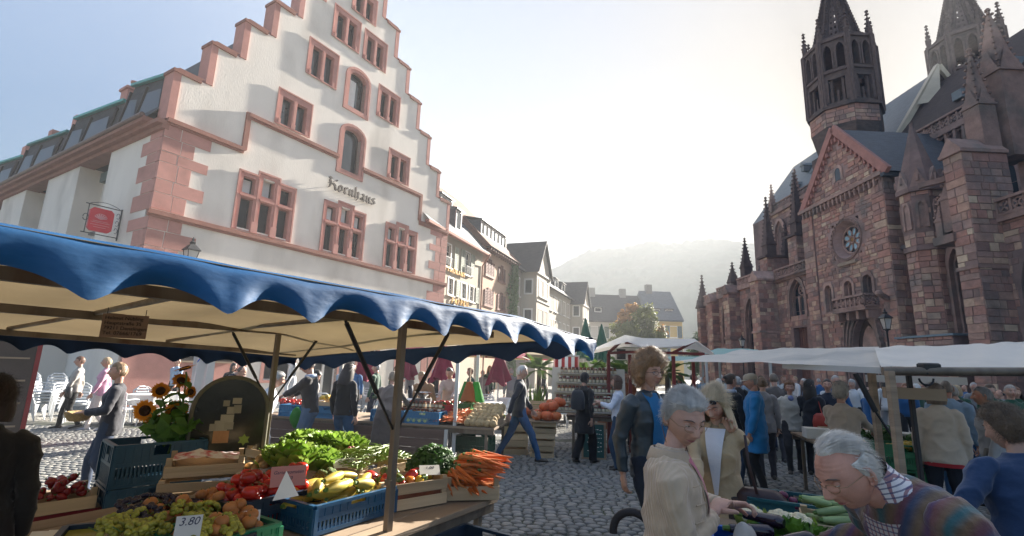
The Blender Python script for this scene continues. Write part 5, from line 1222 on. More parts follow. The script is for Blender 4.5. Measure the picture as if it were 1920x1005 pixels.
m_ = c3.modifiers.new('soft', 'SUBSURF'); m_.levels = m_.render_levels = 2; m_.subdivision_type = 'SIMPLE'
for px, D in ((1141, 10.9), (1181, 11.0), (1263, 11.1), (1225, 13.2), (1300, 13.0)):
	p = atD(px, 690, D); g = MB(); g.cbox((p.x, p.y, 1.05), (.07, .07, 2.1), .006); g.build('post', REDP, S3)
a = [atD(1141, 662, 10.9), atD(1181, 660, 11), atD(1263, 662, 11.1), atD(1320, 664, 11.2)]
for p0, p1 in zip(a[:-1], a[1:]): g = MB(); g.bar(p0, p1, .06, .06); g.build('beam', REDP, S3)
for p0, p1 in ((atD(1141, 661, 10.9), atD(1172, 634, 11.9)), (atD(1263, 661, 11.1), atD(1302, 640, 12.0)), (atD(1172, 643, 11.8), atD(1290, 645, 12.0))): g = MB(); g.bar(p0, p1, .045, .05); g.build('rafter', REDP, S3)
T4, t4 = table('brown stall table below the honey shelf', ((1.25, 10.95), (3.6, 10.6), (3.75, 11.5), (1.4, 11.85)), .78, 4, DARKW)
bn = thing('banner', 'pale printed banner hanging under the cream roof', 'banner', (3.05, 11.6, 0), R(-6)); g = MB(); g.box(-.6, .6, -.008, .008, 1.98, 2.26); g.build('sheet', PAPER, bn); g = MB(); g.box(-.56, -.36, -.012, -.0085, 2.0, 2.23); g.build('printed_picture', mat('grey_photo_print', (.12, .13, .14), .8, .5, 14, 0), bn)
# ---- honey shelf: a leaning board with five rows of jars
hs = thing('jar_shelf', 'leaning pale shelf board with rows of small honey jars', 'shelf', (1.75, 11.1, 0), R(-7))
g = MB(); g.M = Matrix.Translation((0, 0, .8)) @ Matrix.Rotation(R(-14), 4, 'X')
g.box(-.8, .8, .0, .02, 0, 1.0); g.build('back_board', mat('grey_shelf_board', (.50, .44, .36), .8, .12, 4, .1), hs)
for k in range(5):
	g = MB(); y = .24*k*math.tan(R(14))*.85; z = .84+.2*k; g.box(-.8+.03*k, .8-.03*k, y-.09, y+.02, z-.012, z); g.box(-.8+.03*k, .8-.03*k, y-.095, y-.085, z-.012, z+.02); g.build('shelf_board', MATS['grey_shelf_board'], hs)
jm = MB(); jm.lathe([(.0, 0), (.026, 0), (.028, .02), (.028, .07), (.022, .08)], 8); jm.m = 1; jm.lathe([(.024, .08), (.024, .102), (.0, .102)], 8); jm.m = 2; jm.lathe([(.0287, .018), (.0287, .058)], 8)
JH = [jm.mesh('jar', [mat('honey_amber', (.26, .10, .02), .25, .2, 3, 0, spec=.6), mat('jar_lid', (.16, .03, .02), .4, .2, 3, 0), mat('jar_label', (.62, .55, .4), .7, .1, 4, 0)], 50),
      jm.mesh('jar', [mat('dark_honey', (.09, .03, .012), .25, .2, 3, 0, spec=.6), MATS['jar_lid'], MATS['jar_label']], 50), jm.mesh('jar', [mat('jam_red', (.14, .015, .012), .25, .2, 3, 0, spec=.6), mat('pale_lid', (.6, .55, .45), .4, .1, 3, 0), MATS['jar_label']], 50)]
hM = hs.matrix_basis.copy(); hM = Matrix.Translation((1.75, 11.1, 0)) @ Matrix.Rotation(R(-7), 4, 'Z')
for k in range(5):
	y = .24*k*math.tan(R(14))*.85; z = .84+.2*k; n = 19-k
	for i in range(n):
		o = put('honey_jar', rnd.choice(JH)); o.scale = (1.3, 1.3, 1.45); o.location = hM @ Vector((-.74+.03*k+1.48*(1-.04*k)*(i+.5)/n, y-.04, z+.001)); tag(o, 'small glass honey jar with a paper label in the rows of the leaning shelf', 'jar', 'honey jars on the leaning shelf')
# jars on the stall across the lane
for k in range(2):
	g = MB(); g.cbox((0, 0, -.008), (1.0, .12, .016)); o = g.build('jar_board', OLDWOOD); o.location = (-1.62, 8.98+.16*k, .86+.12*k); o.rotation_euler = (0, 0, R(-12)); tag(o, ('lower', 'upper')[k]+' narrow board carrying jars across the lane', 'shelf board')
	for i in range(13):
		o = put('preserve_jar', rnd.choice(JH)); o.scale = (1.15,)*3; o.location = Vector((-1.62, 8.98+.16*k, .861+.12*k))+Matrix.Rotation(R(-12), 3, 'Z') @ Vector((-.45+.9*i/12, 0, 0)); tag(o, 'small jar of preserves with a paper label on the boards across the lane', 'jar', 'preserve jars across the lane')
bx = MB(); bx.cbox((0, 0, 0), (1, .3, .1));
# ---- white canopies on the right
S4 = thing('market_stall', 'market stall on the right under a rumpled white canopy on steel posts', 'market stall', (0, 0, 0))
def canopy_strip(P0, P1, R0, R1, B0, B1, name, m, par, n=28, bulge=.0, seed=1, sagf=.03):
	rows = []
	for i in range(n+1):
		u = i/n; a, b, c = P0.lerp(P1, u), R0.lerp(R1, u), B0.lerp(B1, u); row = []
		for j in range(7): t = j/6; row.append(a.lerp(b, t))
		for j in range(1, 6): t = j/5; row.append(b.lerp(c, t))
		for j, q_ in enumerate(row):
			e = math.sin(math.pi*min(1, j/6)) if j <= 6 else 0
			q_.z += -sagf*e*(.5+.5*math.cos(u*26+seed))+.03*mnoise.noise((q_.x*2.2, q_.y*2.2, seed))+.016*mnoise.noise((q_.x*7, q_.y*5, seed))*(1 if 0 < j < 11 else .2)
		rows.append([tuple(q_) for q_ in row])
	g = MB(); g.grid(rows); return g.build(name, m, par, 70)
r0, r1 = atD(1652, 691, 3.85), atD(2080, 693, 3.5)
canopy_strip(r0, r1, atD(1640, 651, 5.6), atD(2080, 636, 5.2), atD(1640, 668, 7.4), atD(2080, 660, 7.2), 'canopy', TARPN, S4, 34, seed=3)
l0, l1 = atD(1272, 675, 5.9), atD(1650, 691, 4.1)
canopy_strip(l0, l1, atD(1390, 656, 7.6), atD(1648, 651, 6.0), atD(1385, 664, 9.2), atD(1650, 668, 7.6), 'canopy', TARPN, S4, 30, seed=8)
g = MB(); g.tube([atD(1655, 696, 3.83), atD(2080, 698, 3.48)], .032, 8); g.build('edge_tube', STEEL, S4, 60)
g = MB(); g.bar(atD(1470, 686, 4.9), atD(1655, 695, 4.05), .05, .05); g.build('edge_beam', WHPOST, S4)
ctop = atD(1742, 692, 3.78); g = MB(); g.cbox((ctop.x, ctop.y, ctop.z), (.13, .09, .09), .01); g.build('corner_joint', IRON, S4)
g = MB(); g.tube([atD(1735, 697, 3.75)+V(.055*math.cos(a*.45), 0, -.03+.05*math.sin(a*.45)-.02) for a in range(7, 15)], .008, 5); g.build('hook_ring', IRON, S4)
for (px, D, w_, yb) in ((1634, 4.4, .05, 0), (1668, 3.75, .052, 0), (1703, 4.0, .034, 0)):
	p = atD(px, 700, D); g = MB(); g.cbox((p.x, p.y, .9), (w_, w_, 1.8-.02), .005); g.build('post', OLDWOOD if px < 1700 else IRON, S4)
g = MB(); p0, p1 = atD(1604, 700, 3.95), atD(1642, 772, 3.85); g.tube([p0, p1], .021, 8); g.tube([p1, atD(1692, 848, 3.75)], .009, 6); g.build('gas_strut', IRON, S4, 60)
hb = atD(1712, 738, 3.9); g = MB(); g.cbox((0, 0, .03), (.36, .2, .008)); g.cbox((0, -.1, 0), (.36, .012, .085)); g.cbox((0, .1, 0), (.36, .012, .085)); g.cbox((.18, 0, 0), (.012, .2, .085)); g.cbox((-.18, 0, 0), (.012, .2, .085)); o = g.build('hanging_box', CARD); o.location = hb; o.rotation_euler = (0, 0, R(-30)); tag(o, 'shallow brown wooden box fixed to the posts of the white stall', 'box')
g = MB(); g.cbox((0, 0, 0), (1.25, .02, .11)); o = g.build('paper_strip', PAPER); o.location = atD(1715, 712, 7.6); o.rotation_euler = (0, 0, R(-25)); tag(o, 'long white paper price strip hanging behind the posts of the white stall', 'sign')
# teal canopies behind
S5 = thing('market_stall', 'distant market stall with a pale teal canopy', 'market stall', (0, 0, 0))
canopy_strip(atD(1318, 664, 14.5), atD(1450, 669, 14), atD(1345, 652, 16), atD(1420, 655, 15.6), atD(1345, 660, 18), atD(1440, 664, 18), 'canopy', TARPT, S5, 12, seed=4)
for px, D in ((1325, 14.6), (1445, 14.1), (1350, 17.6)): p = atD(px, 700, D); g = MB(); g.cbox((p.x, p.y, 1.1), (.06, .06, 2.2)); g.build('post', WHPOST, S5)
S6 = thing('market_stall', 'distant market stall with a pale canopy behind the red posted stall', 'market stall', (0, 0, 0))
canopy_strip(atD(1180, 678, 17), atD(1330, 676, 17), atD(1190, 670, 18.5), atD(1320, 668, 18.5), atD(1190, 676, 20), atD(1320, 674, 20), 'canopy', TARPT, S6, 12, seed=6)
for px in (1190, 1255, 1318): p = atD(px, 700, 17.2); g = MB(); g.cbox((p.x, p.y, 1.1), (.06, .06, 2.2)); g.build('post', WHPOST, S6)
# table and crates on the right
T5, t5 = table('stall table at the lower right covered with crates of vegetables', ((1.0, 2.34), (2.18, 2.14), (2.5, 3.3), (1.62, 3.95)), .80, 8)
RC = {}
RC['onion'] = crate('long dark green crate of red onions at the back of the right table', (1.94, 3.44, .80), R(-28), (.62, .34, .15), (.01, .09, .11))
RC['aubergine'] = crate('bright blue crate of shiny aubergines beside the old woman\'s hands', (1.20, 2.50, .80), R(-22), (.44, .34, .17), BRBLUE)
RC['cucumber'] = wood_crate('wooden crate of pale green courgettes before the old man', (1.86, 2.88, .80), R(-26), (.44, .34, .17), 2)
RC['cucumber2'] = crate('bright blue crate half hidden under the old man', (1.75, 2.35, .80), R(-26), (.44, .34, .15), BRBLUE)
RC['plum'] = crate('bright blue crate of dark plums between the old man and the navy woman', (2.12, 2.42, .80), R(-20), (.5, .36, .15), BRBLUE)
# mid right stall with green crates
T6, t6 = table('stall table behind the white posts set out with boxes and herbs', ((4.25, 7.1), (5.7, 6.75), (6.0, 7.9), (4.5, 8.3)), .86, 5)
for k, (x, y, z) in enumerate(((4.42, 6.72, .66), (4.42, 6.72, .36), (4.97, 6.55, .66), (4.97, 6.55, .36))):
	crate(('upper left', 'lower left', 'upper right', 'lower right')[k]+' green plastic crate of the stacks before the herb table', (x, y, z), R(-17), (.5, .38, .285), (.015, .17, .07), 'green crates before the herb table')
for k, (x, y) in enumerate(((4.42, 6.72), (4.97, 6.55))): wood_crate(('left', 'right')[k]+' wooden crate under the green crates', (x, y, 0.012), R(-17), (.52, .38, .335), 2)
for k in range(5):
	g = MB(); g.cbox((0, 0, .07), (.4, .3, .14), .004); g.cbox((.1, -.152, .08), (.12, .003, .06)); o = g.build('cardboard_box', CARD if k % 2 else PAPER); o.location = t6(.2+.27*k, .5+.2*(k % 2), .001); o.rotation_euler = (0, 0, R(-24+U(-6, 6))); tag(o, ('first', 'second', 'third', 'fourth', 'fifth')[k]+(' brown' if k % 2 else ' white')+' cardboard box from the left on the herb table', 'box', 'boxes on the herb table')
# ================================================================== people
SKIN = mat('skin', (.5, .3, .22), .5, .14, 14, .3, 150, obj=True, spec=.35, sub=.12, col2=(.44, .17, .12), ns2=11, mix2=.3, bd=.0025)
CLOTH = mat('woven_cloth', (.3, .3, .3), .85, .10, 5, .3, 60, obj=True, sheen=.25, bd=.006)
KNIT = mat('ribbed_knit', (.3, .3, .3), .9, .08, 5, .5, 50, obj=True, sheen=.3, bd=.006, stretch=(1, 1, .2))
RIB = mat('ribbed_knit_fine', (.3, .3, .3), .9, .10, 5, .2, 60, obj=True, sheen=.3, bd=.004)
def rib_mat():
	t_ = RIB.node_tree; n = t_.nodes; L = t_.links.new; b = n['Principled BSDF']; tc = n.new('ShaderNodeTexCoord'); w_ = n.new('ShaderNodeTexWave'); w_.bands_direction = 'DIAGONAL'; w_.inputs['Scale'].default_value = 24; w_.inputs['Distortion'].default_value = .6
	mp = n.new('ShaderNodeVectorMath'); mp.operation = 'MULTIPLY'; mp.inputs[1].default_value = (1, 1, .12); L(tc.outputs['Object'], mp.inputs[0]); L(mp.outputs[0], w_.inputs['Vector'])
	old = b.inputs['Normal'].links[0].from_node; bp = n.new('ShaderNodeBump'); bp.inputs['Strength'].default_value = .7; bp.inputs['Distance'].default_value = .004; L(w_.outputs['Fac'], bp.inputs['Height']); L(old.outputs[0], bp.inputs['Normal']); L(bp.outputs[0], b.inputs['Normal'])
rib_mat()
DENIM = mat('denim', (.05, .1, .2), .85, .22, 9, .3, 70, obj=True, bd=.004, stretch=(1, 1, .4))
LEATHER = mat('soft_leather', (.05, .03, .03), .4, .2, 8, .25, 40, obj=True, spec=.5, bd=.004)
HAIR = mat('hair', (.1, .07, .05), .5, .4, 26, .5, 90, obj=True, spec=.45, stretch=(1, 1, .15), bd=.004, sheen=.15)
EYEW = mat('eye_white', (.62, .58, .54), .25, .05, 4, 0); DARK = mat('dark_iris', (.03, .025, .02), .2, .1, 4, 0); LIP = mat('lips', (.36, .13, .12), .5, .1, 8, 0); BROW = mat('brow_hair', (.10, .08, .07), .8, .2, 30, .2)
_dt = bpy.data.textures.new('cloth_folds', 'CLOUDS'); _dt.noise_scale = .11; _dt.noise_depth = 2
_df = bpy.data.textures.new('cloth_creases', 'MUSGRAVE'); _df.musgrave_type = 'RIDGED_MULTIFRACTAL'; _df.noise_scale = .16; _df.octaves = 2
def sm(a, b, x): t = max(0, min(1, (x-a)/(b-a))); return t*t*(3-2*t)
def gs(x, w_): return math.exp(-(x/w_)**2)
def face_pt(th, ph, old=0.0, fem=False):
	st, ct = math.sin(th), math.cos(th); x, y, z = .074*st*math.sin(ph), .096*st*math.cos(ph), .115*ct
	t = z/.115; low = sm(-.05, -1, t)
	x *= 1-.27*low; y = y*(1-.48*low) if y < 0 else y*(1-.05*low)
	if y > 0:
		f = sm(0, .05, y); ax = abs(x); d = 0
		if z < .03:
			u = sm(.028, -.027, z); A = (.003+.0235*u)*(1-sm(-.027, -.041, z)); d += A*gs(x, .0075+.007*u)
		d += .005*gs(ax-.012, .006)*gs(z+.03, .009)
		d -= .0125*gs(ax-.031, .017)*gs(z-.012, .0125); d += .005*gs(ax-.028, .024)*gs(z-.034, .0085)
		d += .0045*gs(ax-.044, .02)*gs(z+.018, .022); d -= .003*gs(ax-.026, .006)*gs(z+.05, .02)*(1+old)
		d += .0065*gs(x, .023)*gs(z+.052, .006)+.0075*gs(x, .02)*gs(z+.066, .006)-.006*gs(x, .026)*gs(z+.059, .0028)
		d -= .004*gs(x, .02)*gs(z+.079, .007); d += .009*gs(x, .022)*gs(z+.099, .014)
		d += .0012*old*math.sin(z*520+ax*80)*gs(z-.06, .02)
		d += old*(.0035*gs(ax-.03, .013)*gs(z+.008, .005)-.003*gs(ax-.03, .016)*gs(z+.016, .003))
		y += d*f
	return x, y, z
def add_head(mb, M, lod, old=0.0, fem=False, down=.3):
	"""Head with face, ears, eyes and neck, centred on the origin of M and looking along +y."""
	nu, nv = ((28, 22), (44, 34), (108, 84))[lod]; o0 = mb.M; mb.M = M; mb.m = 0; rows = []
	for i in range(nv+1):
		th = .03+(math.pi-.06)*i/nv; row = []
		for j in range(nu):
			s = -math.pi+2*math.pi*j/nu; row.append(face_pt(th, s-.62*math.sin(s), old, fem))
		rows.append(row)
	mb.loft(rows[::-1])
	if lod == 0: pass
	for s in (-1, 1):
		c = Vector((s*.0735, -.012, -.002)); pts = []
		n = 8 if lod < 2 else 14
		mb.tube([c+Vector((s*(.004+.010*math.sin(a)*.6), -.012*math.sin(a)+.006*math.cos(a)*0, .03*math.cos(a))) for a in [math.pi*k/n for k in range(-1, n+1)]], [.0055+.002*math.sin(math.pi*k/(n+1)) for k in range(n+2)], 6)
		mb.ball(c+Vector((s*.002, -.004, -.004)), (.006, .013, .024), 8, 6); mb.ball(c+Vector((s*.003, .004, -.027)), (.005, .007, .008), 6, 5)
	if lod > 0:
		for s in (-1, 1):
			e = Vector((s*.031, .0715, .0105)); mb.m = 1; mb.ball(e, .0118, 12, 8); mb.m = 2
			g_ = Vector((s*.0005, 1, -.35*down)).normalized(); mb.ball(e+g_*.0088, .0049, 8, 6)
			mb.m = 0; L = 8; rows = []
			for i in range(5):
				a = R(-10+ (78-62*down) * (1-i/4) + 25*i/4 - 18) if False else R(100-(100-(28-46*down))*i/4)
				rows.append([e+Vector((.0136*math.cos(b)*1.05, .0136*math.sin(a if False else math.pi/2)*math.cos(a)*math.sin(b)*1.0, .0136*math.sin(a)*math.sin(b)*.95)) for b in [math.pi*k/L for k in range(L+1)]])
			mb.grid(rows); rows = []
			for i in range(3):
				a = R(-95+55*i/2); rows.append([e+Vector((.0132*math.cos(b)*1.05, .0132*math.cos(a)*math.sin(b), .0132*math.sin(a)*math.sin(b))) for b in [math.pi*k/L for k in range(L+1)]])
			mb.grid(rows, True)
			mb.m = 4; mb.tube([(s*.014, .0915, .030), (s*.028, .0905, .0365), (s*.045, .078, .033), (s*.052, .068, .027)], [.0022, .0034, .0028, .001], 6, flat=.7)
		mb.m = 3; lp = [(x, 0) for x in (-.024, -.016, -.007, 0, .007, .016, .024)]
		def surf(x, z):
			ct = max(-1, min(1, z/.115)); th = math.acos(ct); ss = max(1e-3, math.sin(th)); low = sm(-.05, -1, ct); ph = math.asin(max(-1, min(1, x/(.074*ss*(1-.27*low))))); return face_pt(th, ph, old)[1]
		for z0, z1, k in ((-.0585, -.0525, 1), (-.067, -.0597, -1)):
			rows = []
			for x in (-.023, -.017, -.010, -.004, 0, .004, .010, .017, .023):
				e = 1-(x/.0235)**2; a, b = (z0, z0+(z1-z0)*e*(1 if abs(x) > .003 else .8)) if k > 0 else (z1-(z1-z0)*e, z1); rows.append([(x, surf(x, a+(b-a)*t)+.0009, a+(b-a)*t) for t in (0, .5, 1)])
			mb.grid(rows, True)
	mb.m = 0; mb.M = o0
def neck(mb, p0, p1, r=.055, n=12):
	d = p1-p0; mb.tube([p0, p0+d*.35, p0+d*.7, p1], [r*1.12, r, r*.98, r*1.02], n)
def hair_cap(M, style, lod, seed=1):
	"""Hair shell following the skull, with its own hairline, volume and lumps; strands on near heads."""
	mb = MB(); mb.M = M; r = random.Random(seed); nu, nv = ((22, 14), (36, 24), (84, 56))[lod]
	P_ = {'short': (.010, .005, 30, -.055, .062), 'crop': (.006, .002, 40, -.05, .066), 'bob': (.02, .007, 22, -.105, .055), 'curly': (.052, .03, 30, -.085, .055), 'long': (.016, .006, 18, -.11, .058),
          'perm': (.026, .013, 38, -.07, .06), 'bald': (.005, .002, 30, -.05, .25), 'bun': (.010, .004, 26, -.06, .064), 'swept': (.016, .006, 14, -.062, .064), 'scarf': (.016, .004, 8, -.16, .052), 'thin': (.009, .005, 24, -.055, .075)}[style]
	th_, amp, fr, bz, fz = P_; rows = []; roots = []
	for i in range(nv+1):
		th = .02+(math.pi*.86)*i/nv; row = []
		for j in range(nu):
			s = -math.pi+2*math.pi*j/nu; x, y, z = face_pt(th, s)
			f = y/.096; e_ = {'scarf': (-.3, .62), 'bob': (-.1, .62), 'long': (-.1, .62), 'curly': (-.15, .6)}.get(style, (-.38, .42)); zb = bz+(fz-bz)*sm(*e_, f); zb += .012*mnoise.noise((x*40+seed, y*30, z*10))
			if style in ('bald', 'thin') and f > -.6 and z > .05: zb = max(zb, .05+(.12 if style == 'bald' else .04)*sm(-.5, .3, f))
			m_ = sm(-.004, .016, z-zb); d = Vector((x, y*1.0, z+.01)); L = d.length; d.normalize()
			t = th_*(.75+.5*sm(-.06, .08, z))+amp*mnoise.noise((x*fr+seed*3, y*fr, z*fr))+amp*.5*mnoise.noise((x*fr*2.3, y*fr*2.3, z*fr*2.3+seed))
			k = Vector((x, y, z))+d*(t*m_-.008*(1-m_)); row.append(k)
			if m_ > .6: roots.append((k, d))
		rows.append(row)
	mb.loft(rows[::-1])
	if style == 'long':
		for q in range(3):
			g_ = []
			for i in range(15):
				a = R(62+236*i/14); c = []
				for k in range(8): t = k/7; rr = .088+.02*math.sin(t*2.6)+.01*q+.006*mnoise.noise((i*.9, t*3, seed+q)); c.append((rr*.92*math.sin(a), rr*math.cos(a)-.01*t, .03-.27*t-.02*q+.015*mnoise.noise((i*.7, q, 3))))
				g_.append(c)
			mb.grid(g_)
	if style == 'bob':
		for q in range(2):
			g_ = []
			for i in range(15):
				a = R(58+244*i/14); g_.append([((.088+.018*math.sin(k/5*2.8)+.006*q)*.93*math.sin(a), (.09+.018*math.sin(k/5*2.8))*math.cos(a), .03-.145*k/5-.01*q) for k in range(6)])
			mb.grid(g_)
	if style == 'bun': mb.ball((0, -.115, .05), (.035, .032, .033), 10, 8)
	if lod == 2 and roots or (lod == 1 and style in ('curly', 'perm', 'swept', 'long', 'bob', 'short')):
		n = {2: 4200, 1: 260}[lod]; w_ = {2: .0008, 1: .0026}[lod]
		for _ in range(n if style != 'scarf' else 0):
			p, d = r.choice(roots); p = p+Vector((r.gauss(0, .004), r.gauss(0, .004), r.gauss(0, .004)))-d*.006
			crown = Vector((.02, .10, .075)) if style in ('swept', 'thin', 'long', 'bob') else Vector((0, -.02, .12)); tg = (p-crown); tg = tg-d*tg.dot(d); tg = tg.normalized() if tg.length > 1e-4 else d.orthogonal()
			rg_ = .7 if style in ('curly', 'perm') else .16; tg = (tg+Vector((r.gauss(0, rg_), r.gauss(0, rg_), r.gauss(0, rg_)))); tg = (tg-d*tg.dot(d)*.8).normalized()
			pts = []; L = {'curly': .05, 'perm': .04, 'swept': .05, 'short': .035, 'crop': .02, 'thin': .045, 'long': .09, 'bob': .06}.get(style, .03)*(.6+.8*r.random()); ph = r.random()*6
			cu = {'curly': .011, 'perm': .007}.get(style, .0015)
			sd = d.cross(tg)
			for k in range(6):
				t = k/5; pts.append(p+tg*(L*t)+d*(.006+.012*math.sin(t*2.2)*(1.5 if style == 'curly' else .35)-.006*t)+sd*(cu*math.sin(t*9+ph))+d*(cu*math.cos(t*9+ph)))
			vs = []
			for k, q in enumerate(pts): ww = w_*(1-.7*k/5); vs += [q-sd*ww, q+sd*ww]
			mb.add(vs, [(2*k, 2*k+1, 2*k+3, 2*k+2) for k in range(5)])
	return mb
def hand(mb, W, d, pal, s=1.0, curl=.5, n=6, side=1):
	"""Palm and five separate bent fingers. d: forearm direction, pal: palm normal."""
	d = Vector(d).normalized(); pal = Vector(pal); pal = (pal-d*pal.dot(d)).normalized(); sd = d.cross(pal)*side
	k = .185*s/.19
	def ring(c, a, b): return [c+sd*(a*math.cos(t*2*math.pi/10))+pal*(b*math.sin(t*2*math.pi/10)) for t in range(10)]
	mb.loft([ring(W-d*.02*k, .026*k, .021*k), ring(W+d*.015*k, .029*k, .018*k), ring(W+d*.055*k, .041*k, .017*k), ring(W+d*.09*k, .041*k, .014*k), ring(W+d*.098*k, .036*k, .009*k)])
	for i, (o, L, r_) in enumerate(((-.031, .062, .0078), (-.0105, .074, .0086), (.0105, .079, .0088), (.031, .070, .0082))):
		p = W+d*.088*k+sd*(o*k); a = 0; pts = [p-d*.02*k, p]; dd = d
		for j, f in enumerate((.46, .31, .23)):
			a += curl*(.55+.35*j)+.04*i; dd = d*math.cos(a)+pal*math.sin(a); pts.append(pts[-1]+dd*(L*f*k))
		mb.tube(pts, [r_*k, r_*k*1.05, r_*k, r_*k*.92, r_*k*.7], n)
	p = W+d*.025*k+sd*(-.026*k); q = p+(d*.6-sd*.8+pal*.25).normalized()*.036*k; q2 = q+(d*.9-sd*.25+pal*.35*(1+curl)).normalized()*.034*k; q3 = q2+(d*.9+pal*.45*(1+curl)).normalized()*.026*k
	mb.tube([p, q, q2, q3], [.013*k, .0115*k, .0098*k, .0072*k], n)
def ik(S, T, a, b, pole):
	d = T-S; L = d.length
	if L > (a+b)*.995: T = S+d*((a+b)*.995/L); d = T-S; L = d.length
	d.normalize(); x = (a*a-b*b+L*L)/(2*L); h = math.sqrt(max(0, a*a-x*x)); p = Vector(pole); p = (p-d*p.dot(d)); p = p.normalized() if p.length > 1e-4 else d.orthogonal()
	return S+d*x+p*h, T
BODY = {}
def person(label, pos, az, h=1.7, top=(.1, .1, .12), tl=.02, legs=(.03, .05, .1), leg='trousers', shoes=(.03, .025, .02), hair=('short', (.1, .07, .05)), skin=(.50, .30, .225), lean=0, head=(0, 0),
           lh=None, rh=None, stride=0.0, build=1.0, fem=False, lod=1, group=None, old=.0, m=None, lm=None, sleeve=1.0, z0=.012, seed=None, curl=.5, tuck=0, legw=1.0, world=True, head_dz=0.0, side_lean=0, shirt=None):
	"""One standing figure. pos: x, y on the ground; az: heading; tl: how far the top hangs below the hip; lh, rh: world points of the wrists."""
	k = h/1.75; t = thing('person', label, 'person', (pos[0], pos[1], z0), az=az, group=group); seed = seed or len(bpy.data.objects)
	inv = (Matrix.Translation((pos[0], pos[1], z0)) @ Matrix.Rotation(-R(az), 4, 'Z')).inverted()
	RL = Matrix.Rotation(-R(lean), 3, 'X') @ Matrix.Rotation(R(side_lean), 3, 'Y'); hip = Vector((0, -.0, .93*k)); b = build
	def sp(x, y, z, q=1.0): v = Matrix.Rotation(-R(lean)*q, 3, 'X') @ Matrix.Rotation(R(side_lean)*q, 3, 'Y') @ Vector((x*k, y*k, z*k)); return hip+v
	sw = (.172 if fem else .192)*(.6+.4*b)
	nb = sp(0, -.012, .515); hc = nb+ (RL.to_4x4() @ Matrix.Rotation(-R(head[1]*.5), 4, 'X')).to_3x3() @ Vector((0, .028*k, .175*k+head_dz))
	HM = Matrix.Translation(hc) @ Matrix.Rotation(-R(head[0]), 4, 'Z') @ Matrix.Rotation(-R(head[1]+lean*.25), 4, 'X') @ Matrix.Diagonal((k*1.02, k*1.02, k*1.02, 1))
	# legs
	lb = MB(); sb = MB(); sk = MB(); n = 10 if lod < 2 else 16
	for s in (-1, 1):
		fy = s*stride*.5*k*1.0; A = Vector((s*(.085+.01*b)*k, fy, .075*k+(.045*k if fy < -.12 else 0))); Hp = Vector((s*.088*k*b, 0, .90*k))
		K, A = ik(Hp, A, .43*k, .425*k, (0.08*s, 1, .0))
		if leg == 'trousers':
			w_ = legw; rr = [.098*b*k, .09*b*k, .067*k*b*(.5+.5*w_), .062*k*w_, .052*k*w_, .056*k*w_]
			lb.tube([Hp+Vector((-s*.01, 0, .07*k)), Hp.lerp(K, .3), K, K.lerp(A, .35), K.lerp(A, .8), A-Vector((0, 0, .035*k))], rr, n)
		else: sk.tube([Hp.lerp(K, .7), K, K.lerp(A, .4), A], [.06*k, .05*k, .052*k, .034*k], 8)
		fd = Vector((s*.12, 1, 0)).normalized(); sd = Vector((fd.y, -fd.x, 0)); tip = .04*k if fy < -.12 else 0
		rings = []
		for u, w2, h2 in ((-.075, .022, .05), (-.055, .034, .085), (-.01, .036, .095), (.05, .041, .065), (.11, .045, .05), (.16, .036, .042), (.178, .015, .028)):
			c = A+fd*(u*k); zb = max(0, A.z-.075*k)*(1-(u+.075)/.25) if fy < -.12 else A.z-.075*k
			rings.append([(c+sd*(w2*k*math.cos(a))+Vector((0, 0, -c.z+zb+(h2*k*(.5+.5*math.sin(a)))))) for a in [math.pi*2*i/10 for i in range(10)]])
		sb.loft(rings)
	if leg == 'trousers':
		lb.loft([[Vector((math.cos(a)*q*k*b, math.sin(a)*e*k*b+f, z*k)) for a in [2*math.pi*i/14 for i in range(14)]] for z, q, e, f in ((.83, .10, .085, 0), (.88, .165, .118, -.01), (.95, .168, .112, -.008), (1.03, .155, .105, 0), (1.06, .12, .08, 0))])
	else:
		zk = {'skirt': .38, 'long_skirt': .17, 'knee_skirt': .5}[leg]; rows = []
		for i in range(8):
			u = i/7; z = 1.04+(zk-1.04)*u; q = .155+.03*sm(0, .25, u)+.05*u; rows.append([Vector((math.cos(a)*q*k*b*(1+.05*math.sin(a*7)*u), math.sin(a)*(q*.78)*k*b*(1+.05*math.sin(a*7)*u), z*k)) for a in [2*math.pi*j/24 for j in range(24)]])
		lb.loft(rows)
	o = lb.build('trousers' if leg == 'trousers' else 'skirt', lm or (DENIM if leg == 'trousers' else CLOTH), t, 179, color=legs)
	vox = (.02, .016, .0085)[lod]
	def soften(o, v, it, disp=.0, crease=0.0):
		if lod == 0: return
		q = o.modifiers.new('join', 'REMESH'); q.mode = 'VOXEL'; q.voxel_size = v*k; q.use_smooth_shade = True
		q = o.modifiers.new('soft', 'SMOOTH'); q.factor = .5; q.iterations = it
		if disp: q = o.modifiers.new('folds', 'DISPLACE'); q.texture = _dt; q.strength = disp; q.mid_level = .5; q.texture_coords = 'LOCAL'
		if crease: q = o.modifiers.new('creases', 'DISPLACE'); q.texture = _df; q.strength = crease; q.mid_level = .5; q.texture_coords = 'LOCAL'
	soften(o, vox, 4, .016, .006)
	sb.build('shoes', LEATHER, t, 60, color=shoes)
	# torso
	g = MB(); zt = -tl/k if tl > 0 else -tl
	prof = [(-max(tl, .0), .178+.10*max(0, tl-.2), .128+.06*max(0, tl-.2), .0)] if tl > .06 else []
	if tl > .35: prof = [(-tl, .215, .165, .0), (-tl*.5, .195, .145, 0)]
	w0, w1 = (.150, .142) if fem else (.155, .158)
